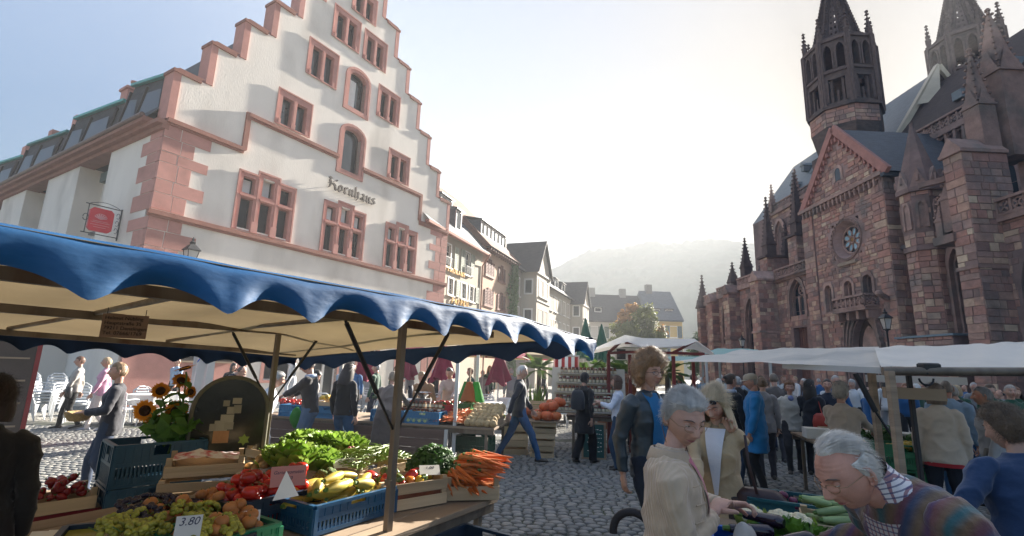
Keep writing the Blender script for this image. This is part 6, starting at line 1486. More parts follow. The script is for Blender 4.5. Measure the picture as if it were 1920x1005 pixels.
	prof += [(-.0 if tl > .06 else -tl, .172, .125, -.008), (.10, .162, .118, -.004), (.20, w1, .112, .004), (.31, w1+.016, .120 if not fem else .128, .012), (.40, .176 if not fem else .160, .118, .006), (.46, .165 if not fem else .150, .10, -.004), (.50, .118, .078, -.010), (.53, .066, .062, -.012), (.555, .056, .056, -.01)]
	rings = []
	for z, a_, b_, y in prof:
		q = sm(-.05, .3, z); c = sp(0, y, z, q); Mq = Matrix.Rotation(-R(lean)*q, 3, 'X') @ Matrix.Rotation(R(side_lean)*q, 3, 'Y')
		rings.append([c+Mq @ Vector((math.cos(a)*a_*k*b*(1.06 if b > 1 else 1), math.sin(a)*b_*k*b, 0)) for a in [2*math.pi*i/20 for i in range(20)]])
	g.loft(rings)
	body = MB()
	for s, tgt in ((-1, lh), (1, rh)):
		S = sp(s*sw, -.012, .455); a_, b_ = .295*k, .255*k
		if tgt is None:
			sg = -s*stride*.35; T = S+RL @ Vector((s*.055*k, .06*k+sg*k, -.535*k)) if abs(lean) < 25 else S+Vector((s*.04*k, .1*k, -.5*k)); pole = (s*.6, -1, 0)
		else:
			T = inv @ Vector(tgt) if world else Vector(tgt); pole = (s*.9, -.5, -1)
		E, T = ik(S, T, a_, b_, pole); fd = (T-E).normalized()
		w_ = (.95 if fem else 1.05)*(.5+.5*b)
		if sleeve > .5: g.tube([S+Vector((-s*.055*k, 0, .012*k)), S+(E-S)*.06, S.lerp(E, .4), E.lerp(S, .12), E, E.lerp(T, .15), E.lerp(T, .55), E.lerp(T, .93*sleeve)], [r_*k*w_ for r_ in (.062, .066, .059, .051, .051, .051, .045, .037)], 12)
		else:
			g.tube([S+Vector((-s*.05*k, 0, .01*k)), S+(E-S)*.06, S.lerp(E, .45), S.lerp(E, .8)], [r_*k*w_ for r_ in (.062, .064, .058, .058)], 12); body.tube([S, S.lerp(E, .5), E, E.lerp(T, .3), T], [r_*k for r_ in (.045, .042, .038, .037, .026)], 8)
		body.tube([E.lerp(T, .7), T], [.031*k, .025*k], 8)
		pal = Vector((-s, .25, 0)) if tgt is None else Vector((-s*.35, .2, -1)); hand(body, T, fd, pal, k, curl, 5 if lod < 2 else 10, s)
	o = g.build('jacket' if not shirt else shirt, m or CLOTH, t, 179, color=top); soften(o, vox, 3 if lod < 2 else 4, .018, .012)
	neck(body, nb-RL @ Vector((0, 0, .06*k)), hc+HM.to_3x3() @ Vector((0, -.022, -.055)), .053*k if not fem else .047*k, 12)
	if leg != 'trousers': body.add(sk.v, sk.f)
	hb = MB(); hb.add(body.v, body.f); add_head(hb, HM, lod, old, fem, min(1, max(0, head[1]/40)))
	hb.build('body', [SKIN, EYEW, DARK, LIP, BROW], t, 179, color=skin)
	if hair:
		hn = {'scarf': 'headscarf'}.get(hair[0], 'hair'); hair_cap(HM, hair[0], lod, seed).build(hn, HAIR if hair[0] != 'scarf' else CLOTH, t, 179, color=hair[1])
	t['_'] = 0; del t['_']
	return t, HM, sp, k
def glasses(t, HM, thin=.0012, col=IRON, half=False):
	g = MB(); g.M = HM
	for s in (-1, 1):
		c = Vector((s*.031, .099, .006)); n = 16; g.tube([c+Vector((.021*math.cos(a)*1.1, -.012*abs(math.cos(a))*(1 if s*math.cos(a) > 0 else 0), .0155*math.sin(a))) for a in [2*math.pi*i/n for i in range(n+1)]], thin, 5, False)
		g.tube([c+Vector((s*.022, -.012, .004)), (s*.072, .07, .008), (s*.0765, -.01, .008), (s*.076, -.022, -.004)], thin, 5)
	g.tube([(-.010, .101, .008), (0, .103, .012), (.010, .101, .008)], thin, 5)
	return g.build('glasses', col, t)
def world_strip(t, pts, w_, name, m, color=None, th=.004, flat=(0, 0, 1)):
	g = MB()
	for a, b in zip(pts[:-1], pts[1:]): g.bar(a, b, w_, th, flat)
	return g.build(name, m, t, color=color)
def bag(t, c, sz, col, rz=0, m=None, strap=None, name='handbag'):
	g = MB(); g.M = Matrix.Translation(c) @ Matrix.Rotation(rz, 4, 'Z'); a, b, h = sz; rings = []
	for z, q in ((-h/2, .82), (-h/2+.03, 1.0), (0, 1.04), (h*.35, .9), (h/2, .6)): rings.append([(a/2*q*math.copysign(abs(math.cos(i*math.pi/8))**.6, math.cos(i*math.pi/8)), b/2*q*math.copysign(abs(math.sin(i*math.pi/8))**.6, math.sin(i*math.pi/8)), z) for i in range(16)])
	g.loft(rings); o = g.build(name, m or LEATHER, t, 70, color=col)
	if strap: g = MB(); g.tube(strap, .009, 6, flat=.5); g.build('strap', LEATHER, o, 60, color=col)
	return o
JEAN, BLK, NAVY, WHT, GRY, BEI, BRN = (.035, .09, .19), (.012, .012, .014), (.014, .02, .035), (.66, .66, .68), (.20, .20, .21), (.42, .33, .23), (.10, .06, .04)
# ---------------- foreground figures
hands_r, hands_l = atD(1338, 962, 2.06), atD(1362, 945, 2.30)
p, HM, sp, k = person('person with short grey hair and glasses in a beige quilted jacket leaning over the crates', (.68, 2.22), 108, 1.655, (.58, .44, .31), .10, (.16, .12, .09), m=RIB, hair=('swept', (.42, .40, .37)), skin=(.56, .33, .25),
	lean=3, head=(58, 22), rh=hands_r, lh=hands_l, fem=True, lod=2, old=1.0, build=1.06, curl=.75, seed=11)
glasses(p, HM @ Matrix.Translation((0, 0, -.004)), .0011, mat('thin_gold_frame', (.35, .22, .12), .3, .1, metal=.6))
g = MB(); g.M = HM; g.tube([(.078, -.02, -.002), (.085, -.03, -.05), (.07, .0, -.11), (.05, .045, -.155)], .0016, 5); g.tube([(-.078, -.02, -.002), (-.085, -.03, -.05), (-.07, 0, -.11)], .0016, 5); g.build('glasses_cord', mat('cord_brown', (.22, .11, .05), .7), p)
_PR = [(-.1, .172, .125, -.008), (.10, .162, .118, -.004), (.20, .146, .112, .004), (.31, .168, .126, .012), (.40, .168, .118, .006), (.46, .155, .10, -.004), (.50, .118, .08, -.010), (.53, .07, .064, -.012), (.6, .056, .056, -.01)]
def front(sp, b, x, z, off=.006):
	for p0, p1 in zip(_PR[:-1], _PR[1:]):
		if z <= p1[0]: break
	t_ = max(0, min(1, (z-p0[0])/(p1[0]-p0[0]))); a_, b_, y_ = [p0[i]+(p1[i]-p0[i])*t_ for i in (1, 2, 3)]
	return sp(x, y_+b_*b*math.sqrt(max(.05, 1-(x/(a_*b))**2))+off, z, sm(-.05, .3, z))
def panel(t, sp, b, xf, z0, z1, name, m, col, off=.015):
	g = MB(); g.grid([[front(sp, b, q*xf(u), z0+(z1-z0)*u, off) for q in (-1, -.6, -.2, .2, .6, 1)] for u in [1-i/8 for i in range(9)]]); return g.build(name, m, t, 179, color=col)
def collar(t, sp, w_, h0, col, m, open_=.35, flare=.03, name='collar'):
	g = MB(); rows = []
	for i in range(25):
		a = R(90+18)+R(324)*i/24; c = math.cos(a); s = math.sin(a); f = abs((i-12)/12); q = sp(c*.075, s*.072-.012, .545-.0*f); e = sp(c*(.105+.02*f), s*(.10+.01*f)-.008, h0-.055*f**2)
		rows.append([q, q.lerp(e, .3)+Vector((0, 0, .012)), q.lerp(e, .7)+Vector((0, 0, .008)), e])
	g.grid(rows); o = g.build(name, m, t, 179, color=col); q = o.modifiers.new('thick', 'SOLIDIFY'); q.thickness = .004; return o
collar(p, sp, .1, .49, (.47, .35, .24), CLOTH)
panel(p, sp, 1.06, lambda u: .012+.045*u, .12, .53, 'blouse', CLOTH, (.52, .14, .20))
for s in (-1, 1):
	g = MB(); g.tube([front(sp, 1.06, s*(.012+.05*max(0, (z-.12)/.4)), z, .004) for z in (.5, .42, .34, .26, .18, .1, .02, -.06)], .006, 6); g.build('jacket_edge', CLOTH, p, 60, color=(.44, .32, .21))
	g = MB(); g.tube([front(sp, 1.06, s*x, z, .003) for x, z in ((.04, .2), (.08, .21), (.115, .2))], .005, 5); g.build('pocket_seam', CLOTH, p, 60, color=(.44, .32, .21))
for k in range(7):
	g = MB(); g.tube([front(sp, 1.06, x, .42-.07*k+.0*x, .001) for x in (.02, .05, .08, .11, .13)], .0035, 5); g.build('quilt_seam', CLOTH, p, 60, color=(.50, .37, .25))
TROLLEY = atD(1186, 960, 2.15)
# old man bending over the crates
p, HM, sp, k = person('person with white hair and glasses in a striped brown knitted jacket bending over the crates', (1.75, 1.93), -98, 1.79, (.14, .085, .06), .06, (.06, .055, .06), hair=('thin', (.62, .58, .52)), skin=(.58, .30, .22),
	lean=48, head=(0, 20), lh=(1.3, 1.75, .98), rh=(1.4, 2.4, 1.0), lod=2, old=1.0, build=1.12, m=KNIT, seed=5)
glasses(p, HM, .0012, mat('thin_gold_frame'))
CHECK = mat('checked_shirt', (.62, .58, .58), .85, .05, 3, .2, 60)
def check_mat():
	t_ = CHECK.node_tree; n = t_.nodes; L = t_.links.new; b = n['Principled BSDF']; tc = n.new('ShaderNodeTexCoord'); old = b.inputs['Base Color'].links[0].from_socket; fac = None
	for d, c in (((1, .2, 0), (.22, .03, .06)), ((0, .3, 1), (.05, .06, .16))):
		dt = n.new('ShaderNodeVectorMath'); dt.operation = 'DOT_PRODUCT'; dt.inputs[1].default_value = d; L(tc.outputs['Object'], dt.inputs[0])
		mu = n.new('ShaderNodeMath'); mu.operation = 'MULTIPLY'; mu.inputs[1].default_value = 52; L(dt.outputs['Value'], mu.inputs[0]); fr = n.new('ShaderNodeMath'); fr.operation = 'FRACT'; L(mu.outputs[0], fr.inputs[0])
		lt = n.new('ShaderNodeMath'); lt.operation = 'LESS_THAN'; lt.inputs[1].default_value = .3; L(fr.outputs[0], lt.inputs[0]); ml = n.new('ShaderNodeMath'); ml.operation = 'MULTIPLY'; ml.inputs[1].default_value = .75; L(lt.outputs[0], ml.inputs[0])
		mx = n.new('ShaderNodeMix'); mx.data_type = 'RGBA'; L(ml.outputs[0], mx.inputs['Factor']); L(old, mx.inputs[6]); mx.inputs[7].default_value = (*c, 1); old = mx.outputs[2]
	L(old, b.inputs['Base Color'])
check_mat()
STRIPE = mat('striped_knit', (.15, .10, .065), .95, .15, 7, .7, 45, bd=.008, sheen=.3)
def stripe_mat():
	t_ = STRIPE.node_tree; n = t_.nodes; L = t_.links.new; b = n['Principled BSDF']; tc = n.new('ShaderNodeTexCoord'); old = b.inputs['Base Color'].links[0].from_socket
	nz = n.new('ShaderNodeTexNoise'); nz.inputs['Scale'].default_value = 9; L(tc.outputs['Object'], nz.inputs['Vector'])
	dt = n.new('ShaderNodeVectorMath'); dt.operation = 'DOT_PRODUCT'; dt.inputs[1].default_value = (1, .22, .3); L(tc.outputs['Object'], dt.inputs[0])
	ad = n.new('ShaderNodeMath'); ad.operation = 'MULTIPLY_ADD'; ad.inputs[1].default_value = .014; L(nz.outputs[0], ad.inputs[0]); L(dt.outputs['Value'], ad.inputs[2])
	mu = n.new('ShaderNodeMath'); mu.operation = 'MULTIPLY'; mu.inputs[1].default_value = 4.6; L(ad.outputs[0], mu.inputs[0]); fr = n.new('ShaderNodeMath'); fr.operation = 'FRACT'; L(mu.outputs[0], fr.inputs[0])
	rp = n.new('ShaderNodeValToRGB'); rp.color_ramp.interpolation = 'EASE'; el = rp.color_ramp.elements; cs = [(0, (.14, .085, .05)), (.16, (.03, .10, .115)), (.27, (.16, .10, .065)), (.40, (.17, .075, .075)), (.47, (.10, .05, .11)), (.60, (.16, .11, .07)), (.78, (.035, .05, .10)), (.88, (.12, .045, .06)), (1, (.14, .085, .05))]
	while len(el) < len(cs): el.new(.5)
	for e, (q, c) in zip(el, cs): e.position = q; e.color = (*c, 1)
	L(fr.outputs[0], rp.inputs[0])
	vs_ = n.new('ShaderNodeMapRange'); vs_.inputs[3].default_value = .7; vs_.inputs[4].default_value = 1.3; nz2 = n.new('ShaderNodeTexNoise'); nz2.inputs['Scale'].default_value = 40; L(tc.outputs['Object'], nz2.inputs['Vector']); L(nz2.outputs[0], vs_.inputs[0])
	vm = n.new('ShaderNodeVectorMath'); vm.operation = 'SCALE'; L(rp.outputs[0], vm.inputs[0]); L(vs_.outputs[0], vm.inputs['Scale']); L(vm.outputs[0], b.inputs['Base Color'])
stripe_mat()
for c in p.children:
	if c.name.startswith('jacket'): c.data.materials[0] = STRIPE
g = MB(); rings = []
for z, a_, b_ in ((.44, .10, .085), (.50, .096, .082), (.545, .074, .072), (.60, .068, .068), (.625, .07, .07)): rings.append([sp(a_*math.cos(a), b_*math.sin(a)-.012+(.03*(z-.5) if z > .5 else 0), z) for a in [2*math.pi*i/20 for i in range(20)]])
g.loft(rings, cap=False); g.build('shirt_collar', CHECK, p, 60)
panel(p, sp, 1.12, lambda u: .055+.02*u, -.05, .5, 'shirt_front', CHECK, None, .014)
# woman in navy, seen from behind
p, HM, sp, k = person('person with curly brown hair in a navy jacket seen from behind at the right edge', (2.72, 2.72), 12, 1.60, (.018, .045, .11), .12, (.02, .02, .03), hair=('perm', (.13, .085, .05)), skin=(.5, .3, .22), lean=8, head=(-25, 14), lod=2, fem=True, build=1.22, lh=(2.25, 2.95, 1.05), rh=(3.05, 3.15, 1.05), seed=21)
# curly young man
p, HM, sp, k = person('person with curly blond hair and glasses in a dark leather jacket over a blue T-shirt', (1.20, 4.36), 150, 1.84, (.045, .062, .072), .10, (.02, .03, .05), hair=('curly', (.34, .20, .10)), skin=(.58, .35, .26), head=(0, 3), stride=.25, lod=2, m=LEATHER, legw=1.1, seed=31)
glasses(p, HM, .0016, IRON)
panel(p, sp, 1.0, lambda u: .07+.02*u, -.08, .535, 't_shirt', CLOTH, (.010, .13, .30))
collar(p, sp, .1, .49, (.045, .062, .072), LEATHER)
# blonde woman
hb_ = atD(1358, 812, 3.42)
p, HM, sp, k = person('person with long blonde hair in a tan jacket and white blouse holding a strap', (1.47, 3.62), 212, 1.635, (.46, .33, .19), .12, (.05, .035, .028), hair=('long', (.52, .40, .25)), skin=(.58, .35, .25), head=(10, 30), lod=2, fem=True, lh=hb_, rh=(1.22, 3.3, 1.02), seed=41, curl=.9)
panel(p, sp, 1.0, lambda u: .012+.06*u, .06, .51, 'blouse', CLOTH, (.66, .64, .66), .016)
g = MB(); g.M = HM
for s in (-1, 1): g.ball((s*.032, .088, .075), (.028, .01, .018), 12, 8)
g.tube([(-.012, .094, .08), (.012, .094, .08)], .003, 5); g.tube([(.058, .082, .08), (.079, .02, .05)], .003, 5); g.tube([(-.058, .082, .08), (-.079, .02, .05)], .003, 5); g.build('sunglasses', mat('dark_sunglasses', (.015, .01, .01), .1, .1, spec=.6), p, 60)
collar(p, sp, .1, .47, (.36, .25, .14), CLOTH)
bag(p, sp(-.27, .02, -.02), (.34, .14, .26), (.035, .012, .012), 0, None, [sp(-.2, .07, .48), sp(-.22, .13, .3), sp(-.26, .1, .1)])
# dark figure at the left edge
person('person with dark hair in a black jacket seen from behind at the left edge', (-2.62, 2.62), -40, 1.585, (.014, .012, .012), .12, (.012, .012, .014), hair=('bob', (.03, .014, .011)), lod=2, fem=True, build=1.1, head=(-10, 8), seed=51)
# ---------------- the middle ground
walk = person('person with white hair in a dark jacket and jeans walking past the pumpkins', (.22, 9.55), 84, 1.77, NAVY, .10, (.035, .10, .22), hair=('short', (.55, .54, .53)), stride=.78, head=(15, 10), build=1.03)
p, HM, sp, k = person('person in a black headscarf and long black coat with a dark backpack', (1.47, 9.84), 42, 1.67, BLK, .36, BLK, hair=('scarf', BLK), stride=.35, fem=True, legw=1.5)
bag(p, sp(-.02, -.2, .28), (.27, .15, .36), (.02, .025, .035), 0, CLOTH, None, 'backpack')
p, HM, sp, k = person('person with a brown bob in a white cardigan and jeans standing with folded arms', (2.0, 9.31), -78, 1.63, (.60, .64, .74), .04, (.03, .06, .11), hair=('bob', (.10, .05, .03)), fem=True, lh=(1.68, 9.26, 1.16), rh=(1.70, 9.50, 1.12), legw=1.35)
bag(p, sp(.18, .02, -.02), (.2, .09, .18), BLK, 0, None, [sp(-.12, .1, .46), sp(.0, .15, .25), sp(.16, .1, .06)])
person('person in a rust brown jacket standing behind the brown stall table', (2.78, 12.1), 200, 1.72, (.22, .06, .02), .05, BLK, hair=('crop', (.05, .03, .02)), skin=(.45, .24, .16))
person('person in a grey brown cardigan and long skirt leaning over the table across the lane', (-2.05, 8.72), 12, 1.62, (.17, .14, .125), .12, (.085, .07, .065), 'skirt', hair=('short', (.30, .24, .18)), lean=16, fem=True, lh=(-2.2, 9.25, .98), rh=(-1.75, 9.2, .98), shoes=(.08, .045, .035), build=1.1)
p, HM, sp, k = person('person in a dark sweater with a light blue collar and jeans reaching to the left', (-3.1, 8.1), -96, 1.79, (.035, .032, .033), .02, (.07, .12, .20), hair=('short', (.04, .025, .02)), lh=(-3.85, 8.3, 1.02), rh=(-3.8, 8.75, 1.02), head=(-5, 16), lean=6, m=KNIT)
collar(p, sp, .1, .50, (.35, .42, .55), CLOTH)
person('person with long dark hair in a black top beside the man in the dark sweater', (-2.72, 8.55), 22, 1.72, (.016, .016, .018), .06, (.025, .08, .17), hair=('long', (.03, .02, .016)), fem=True, head=(0, 18))
person('person with grey hair in a long white coat at the lane behind the mirror', (-3.5, 7.4), 66, 1.57, (.62, .63, .66), .42, (.3, .28, .26), hair=('swept', (.42, .41, .39)), fem=True, lean=10, head=(0, 15), old=1)
person('person with black hair in a white top bending towards the fruit across the lane', (-4.15, 10.5), 120, 1.6, (.5, .5, .5), .05, BLK, hair=('bob', (.02, .016, .015)), fem=True, lean=22, head=(0, 20))
p, HM, sp, k = person('person with short blond hair in a dark jacket carrying a basket past the sunflowers', (-4.9, 6.42), -122, 1.625, (.022, .022, .03), .12, (.035, .05, .085), hair=('short', (.30, .19, .10)), fem=True, lh=(-5.02, 6.14, 1.04), rh=(-5.22, 6.36, 1.02), stride=.3, old=1, skin=(.52, .29, .2))
g = MB(); c = sp(.0, .34, .12); g.lathe([(.02, -.06), (.11, -.05), (.16, .0), (.175, .05), (.16, .045), (.1, -.03)], 16, c, 1.25, .8); o = g.build('basket', mat('wicker', (.30, .20, .09), .8, .35, 30, .6, 60), p, 60)
p1 = person('person with short fair hair in a pink jacket and cream trousers by the white chairs', (-9.45, 11.95), -122, 1.66, (.58, .32, .44), .10, (.60, .55, .52), hair=('short', (.50, .38, .24)), fem=True, stride=.35, shoes=(.3, .33, .4), build=1.05)[0]
p, HM, sp, k = person('person in a grey sweater and black trousers walking beside the woman in pink', (-10.25, 12.15), -124, 1.66, (.36, .34, .31), .06, (.012, .012, .013), hair=('short', (.14, .06, .03)), fem=True, stride=.4, build=1.02)
bag(p, sp(-.2, .08, -.05), (.3, .13, .26), BLK, 0, None, [sp(.14, .02, .48), sp(.0, .15, .3), sp(-.17, .1, .05)])
person('bearded person in a dark blue jacket bending down before the pink wall', (-6.35, 11.2), 60, 1.72, (.012, .02, .045), .08, (.08, .12, .2), hair=('bald', (.08, .06, .05)), lean=34, head=(0, 20), old=1)
p, HM, sp, k = person('person in a bright blue coat and pale cap walking to the left', (3.82, 7.92), -66, 1.74, (.012, .17, .42), .34, (.014, .014, .016), hair=('crop', (.25, .23, .21)), head=(-4, 10), old=1, skin=(.5, .27, .19), build=1.22, stride=.15)
g = MB(); g.M = HM; g.lathe([(.097, .045), (.1, .06), (.094, .1), (.06, .128), (.01, .137)], 16, (0, -.005, 0), .85, 1.05); g.grid([[((.075)*math.sin(R(a))*(1+.0*q), .085*math.cos(R(a))+.075*q*math.cos(R(a))**2, .052-.018*q) for a in range(-70, 71, 14)] for q in (0, .5, 1)]); o = g.build('cap', CLOTH, p, 60, color=(.42, .36, .28))
p, HM, sp, k = person('person with reddish curls in a pale grey jacket and dark trousers walking towards the stalls', (5.29, 9.56), 204, 1.63, (.42, .40, .36), .14, (.03, .03, .035), hair=('perm', (.20, .09, .04)), fem=True, stride=.25, build=1.12, old=1)
collar(p, sp, .1, .48, (.44, .42, .38), CLOTH); g = MB(); g.ball(sp(0, .11, .49), (.05, .03, .05), 10, 6); g.build('neck_scarf', CLOTH, p, 60, color=(.18, .22, .42))
person('person with grey curls in a beige jacket seen from behind by the green crates', (4.15, 6.35), 66, 1.66, (.46, .38, .31), .18, (.2, .17, .15), hair=('perm', (.40, .37, .33)), fem=True, build=1.14, lh=(4.4, 6.95, 1.0), rh=(4.75, 6.6, 1.0))
person('person in a grey hooded jacket with a ponytail seen from behind', (4.45, 8.9), 16, 1.7, (.27, .26, .27), .14, (.04, .04, .05), hair=('bun', (.16, .10, .06)), fem=True)
p, HM, sp, k = person('person with a dark bun in a black coat and blue scarf carrying a backpack', (3.62, 8.3), 66, 1.74, (.013, .014, .018), .16, (.03, .05, .09), hair=('bun', (.05, .035, .025)), fem=True, head=(5, 5))
bag(p, sp(0, -.22, .28), (.32, .2, .45), (.018, .024, .04), 0, CLOTH, None, 'backpack'); g = MB(); g.tube([sp(.08*math.cos(a), .08*math.sin(a)-.01, .53) for a in [R(20*i) for i in range(19)]], .03, 8); g.build('scarf', CLOTH, p, 60, color=(.40, .48, .64))
p, HM, sp, k = person('person with black hair in a dark coat carrying a red shoulder bag', (5.55, 9.35), 40, 1.68, (.02, .022, .03), .12, (.015, .015, .02), hair=('long', (.018, .014, .012)), fem=True, head=(50, 0)); bag(p, sp(.2, -.12, .05), (.34, .12, .3), (.40, .045, .03), 0, None, [sp(.12, -.05, .48), sp(.18, -.12, .2)])
person('person with tied hair in a navy coat facing the woman with the red bag', (6.1, 9.7), 215, 1.7, (.016, .02, .035), .12, (.015, .015, .02), hair=('bun', (.03, .02, .015)), fem=True)
person('person in a brown grey jacket seen from behind beside the woman with black hair', (5.55, 10.6), 10, 1.78, (.12, .10, .09), .1, (.05, .05, .06), hair=('crop', (.16, .12, .09)), build=1.1)
p, HM, sp, k = person('person in a cream jacket with a red hem seen from behind on the right', (5.17, 6.15), 36, 1.69, (.56, .48, .40), .13, (.018, .022, .035), hair=('bob', (.16, .12, .09)), fem=True, build=1.12)
g = MB(); rings = [[sp(math.cos(a)*q*1.13, math.sin(a)*q*.74*1.13, z) for a in [2*math.pi*i/20 for i in range(20)]] for z, q in ((-.165, .176), (-.12, .178))]; g.loft(rings, cap=False); g.build('jacket_hem', CLOTH, p, 60, color=(.38, .02, .03))
person('person in a light blue shirt and jeans seen from behind beside the cream jacket', (6.3, 7.3), 42, 1.74, (.25, .36, .50), .02, (.03, .10, .23), hair=('bald', (.2, .17, .15)), build=1.08, shirt='shirt')
person('person in a dark navy sweater and jeans bending to the right hand stall', (6.85, 7.5), -15, 1.74, (.014, .018, .035), .04, (.03, .09, .2), hair=('short', (.3, .28, .26)), lean=24)
p, HM, sp, k = person('person with short grey hair in a pale grey shirt looking to the left', (5.85, 6.25), -54, 1.67, (.42, .43, .46), .06, (.2, .19, .18), hair=('short', (.22, .22, .22)), old=1, skin=(.5, .28, .19), shirt='shirt'); collar(p, sp, .1, .5, (.45, .48, .5), CLOTH)
person('person with a ruddy face in an open brown jacket at the right edge', (6.35, 6.0), 262, 1.76, (.20, .13, .085), .1, (.06, .06, .07), hair=('bald', (.35, .3, .26)), skin=(.60, .26, .19), old=1)
person('person in a dark green jumper behind the right hand stalls', (8.9, 9.0), 205, 1.7, (.012, .07, .04), .05, (.03, .03, .035), hair=('short', (.4, .36, .32)), build=1.1)
person('person selling vegetables in a light top behind the table across the lane', (-1.25, 10.9), 195, 1.7, (.42, .32, .28), .05, (.05, .05, .06), hair=('crop', (.06, .04, .03)), fem=True, head=(0, 25), lh=(-1.15, 10.35, 1.0), rh=(-1.4, 10.3, 1.0))
person('person in a brown coat buying at the jar end of the table across the lane', (-1.75, 10.85), 190, 1.66, (.26, .17, .10), .1, (.05, .05, .06), hair=('short', (.35, .25, .15)), lean=22, head=(0, 20), fem=True)
# ---------------- the crowd beyond: prototypes and recoloured copies
COLS = [('black', (.014, .014, .016)), ('navy', (.016, .024, .05)), ('grey', (.22, .22, .23)), ('beige', (.42, .33, .23)), ('white', (.62, .62, .63)), ('brown', (.12, .07, .045)), ('light blue', (.25, .36, .5)), ('red', (.36, .03, .03)), ('dark green', (.02, .07, .04)), ('pale pink', (.5, .34, .36)), ('blue', (.02, .10, .26)), ('maroon', (.12, .02, .03))]
HC = [('black', (.02, .016, .014)), ('brown', (.10, .06, .035)), ('grey', (.36, .35, .34)), ('blond', (.34, .24, .13)), ('white', (.56, .55, .53)), ('reddish', (.2, .08, .035))]
CROWD = []
# (photo px of the head, depth in metres, heading)
spots = [(1300, 14, 100), (1322, 17, 200), (1345, 13, 30), (1362, 16, 170), (1383, 12.5, 10), (1398, 19, 250), (1425, 15, 90), (1440, 12, 0), (1468, 17, 200), (1512, 13.5, 300), (1548, 16, 30), (1565, 12, 180), (1598, 14, 250), (1622, 11.5, 90), (1658, 15, 10), (1690, 12, 200), (1715, 13, 340), (1760, 14, 100), (1790, 11.5, 30), (1822, 14, 180), (1850, 10.5, 200), (1870, 12.5, 300), (1900, 11, 250), (1315, 22, 20), (1352, 25, 40), (1404, 24, 180), (1450, 22, 90), (1135, 19, 200), (1160, 22, 20), (1215, 16, 150), (1275, 20, 60), (1100, 24, 0), (1490, 20, 280), (1535, 21, 10), (1605, 20, 120), (1670, 19, 190), (1735, 18, 20), (1805, 18, 280),
         (548, 13.5, 90), (668, 14.5, 200), (705, 13.2, -80), (690, 19, 10), (742, 20, 180), (770, 18, 80), (885, 15.5, 250), (905, 19, 150), (918, 19.2, 200), (960, 17, 0), (982, 22, 190), (1050, 20, 160), (430, 15, 100), (330, 16.5, 200), (812, 16, 20), (640, 18, 30), (1020, 25, 90)]
pw = [(t_, HC[i % 6]) for i, t_ in enumerate(spots)]
styles = ['short', 'crop', 'bob', 'short', 'perm', 'bald', 'long', 'short']
tnames = ['jacket', 'coat', 'sweater', 'jacket', 'cardigan', 'coat', 'jacket', 'jumper']
protos = []
used_lab = set()
for i, (px, D, az_) in enumerate(spots):
	q = i % 8; cn, cc = COLS[(i*5+q) % 12]; hn, hc_ = HC[(i*5+i//6) % 6]; ln, lc_ = COLS[(i*7+3) % 3]
	v = atD(px, 700, D); hgt = 1.72
	where = 'beneath the white canopies' if px > 1440 else ('near the flower stall' if px > 1290 else ('by the red posted stall' if px > 1080 else ('at the cafe tables' if px > 600 else 'before the white gabled house')))
	bald = styles[q] == 'bald'
	lab = 'person %s and a %s %s %s' % ('with a bald crown' if bald else 'with %s %s hair' % (hn, {'short': 'short', 'crop': 'cropped', 'bob': 'bobbed', 'perm': 'curly', 'long': 'long'}.get(styles[q], '')), cn, tnames[q], where)
	if lab in used_lab: lab += ', farther off'
	used_lab.add(lab)
	if i < 8:
		t_ = person(lab, (v.x, v.y), az_, hgt-.05*(q % 3), cc, (.1, .36, .03, .1, .06, .4, .12, .03)[q], lc_, hair=(styles[q], hc_), fem=q in (2, 4, 6), stride=(.1, .3, 0, .4, 0, .2, .3, .1)[q], lean=(0, 4, 12, 0, 6, 0, 0, 15)[q], head=(U(-25, 25), U(-5, 15)), lod=0, group='people in the far crowd')[0]; protos.append(t_)
	else:
		t_ = dup(protos[q], (v.x, v.y, .012), -R(az_+U(-15, 15)), lab, 'people in the far crowd', U(.95, 1.04))
		for c in t_.children:
			nm = c.name.split('.')[0]
			if nm == 'jacket': c.color = (*cc, 1)
			elif nm == 'hair': c.color = (*hc_, 1)
			elif nm in ('trousers', 'skirt'): c.color = (*lc_, 1)
# ================================================================== produce and small things on the stalls
def rotm(rz): return Matrix.Rotation(rz, 4, 'Z')
def item(name, me, loc, rot, label, cat, group, color=None, scale=1.0):
	o = put(name, me, None, None, color); o.location = loc; o.rotation_euler = rot; o.scale = (scale,)*3
	return tag(o, label, cat, group)
YEL = mat('yellow_courgette_skin', (.50, .38, .06), .42, .2, 5, .1, 40, spec=.5, col2=(.42, .42, .07), ns2=5, mix2=.35, rvar=.15, bd=.003)
RED = mat('tomato_skin', (.52, .022, .012), .22, .15, 5, .05, 30, spec=.6, rvar=.25, bd=.002)
STALK = mat('green_stalk', (.10, .18, .04), .6, .2, 8, .1)
ORG = mat('carrot_skin', (.62, .15, .03), .5, .18, 9, .4, 40, stretch=(1, 1, 3), col2=(.50, .19, .06), mix2=.4, rvar=.12, bd=.003)
POT = mat('potato_skin', (.42, .27, .12), .75, .18, 7, .3, 40, rvar=.15, bd=.003)
ONI = mat('onion_skin', (.46, .18, .055), .45, .2, 7, .2, 30, stretch=(4, 4, 1), rvar=.2, bd=.002)
GRAPEG = mat('green_grape_skin', (.44, .42, .06), .25, .2, 6, 0, spec=.5, rvar=.25, tl=.2)
GRAPED = mat('dark_grape_skin', (.022, .014, .03), .35, .3, 6, .1, 40, spec=.5, rvar=.3)
LETT = mat('lettuce_leaves', (.22, .36, .05), .5, .35, 14, .3, 40, tl=.35, spec=.4, col2=(.32, .40, .10), ns2=6, mix2=.35, rvar=.15, bd=.004)
HERB = mat('parsley_leaves', (.06, .16, .03), .55, .4, 20, .2, 40, tl=.25, rvar=.15)
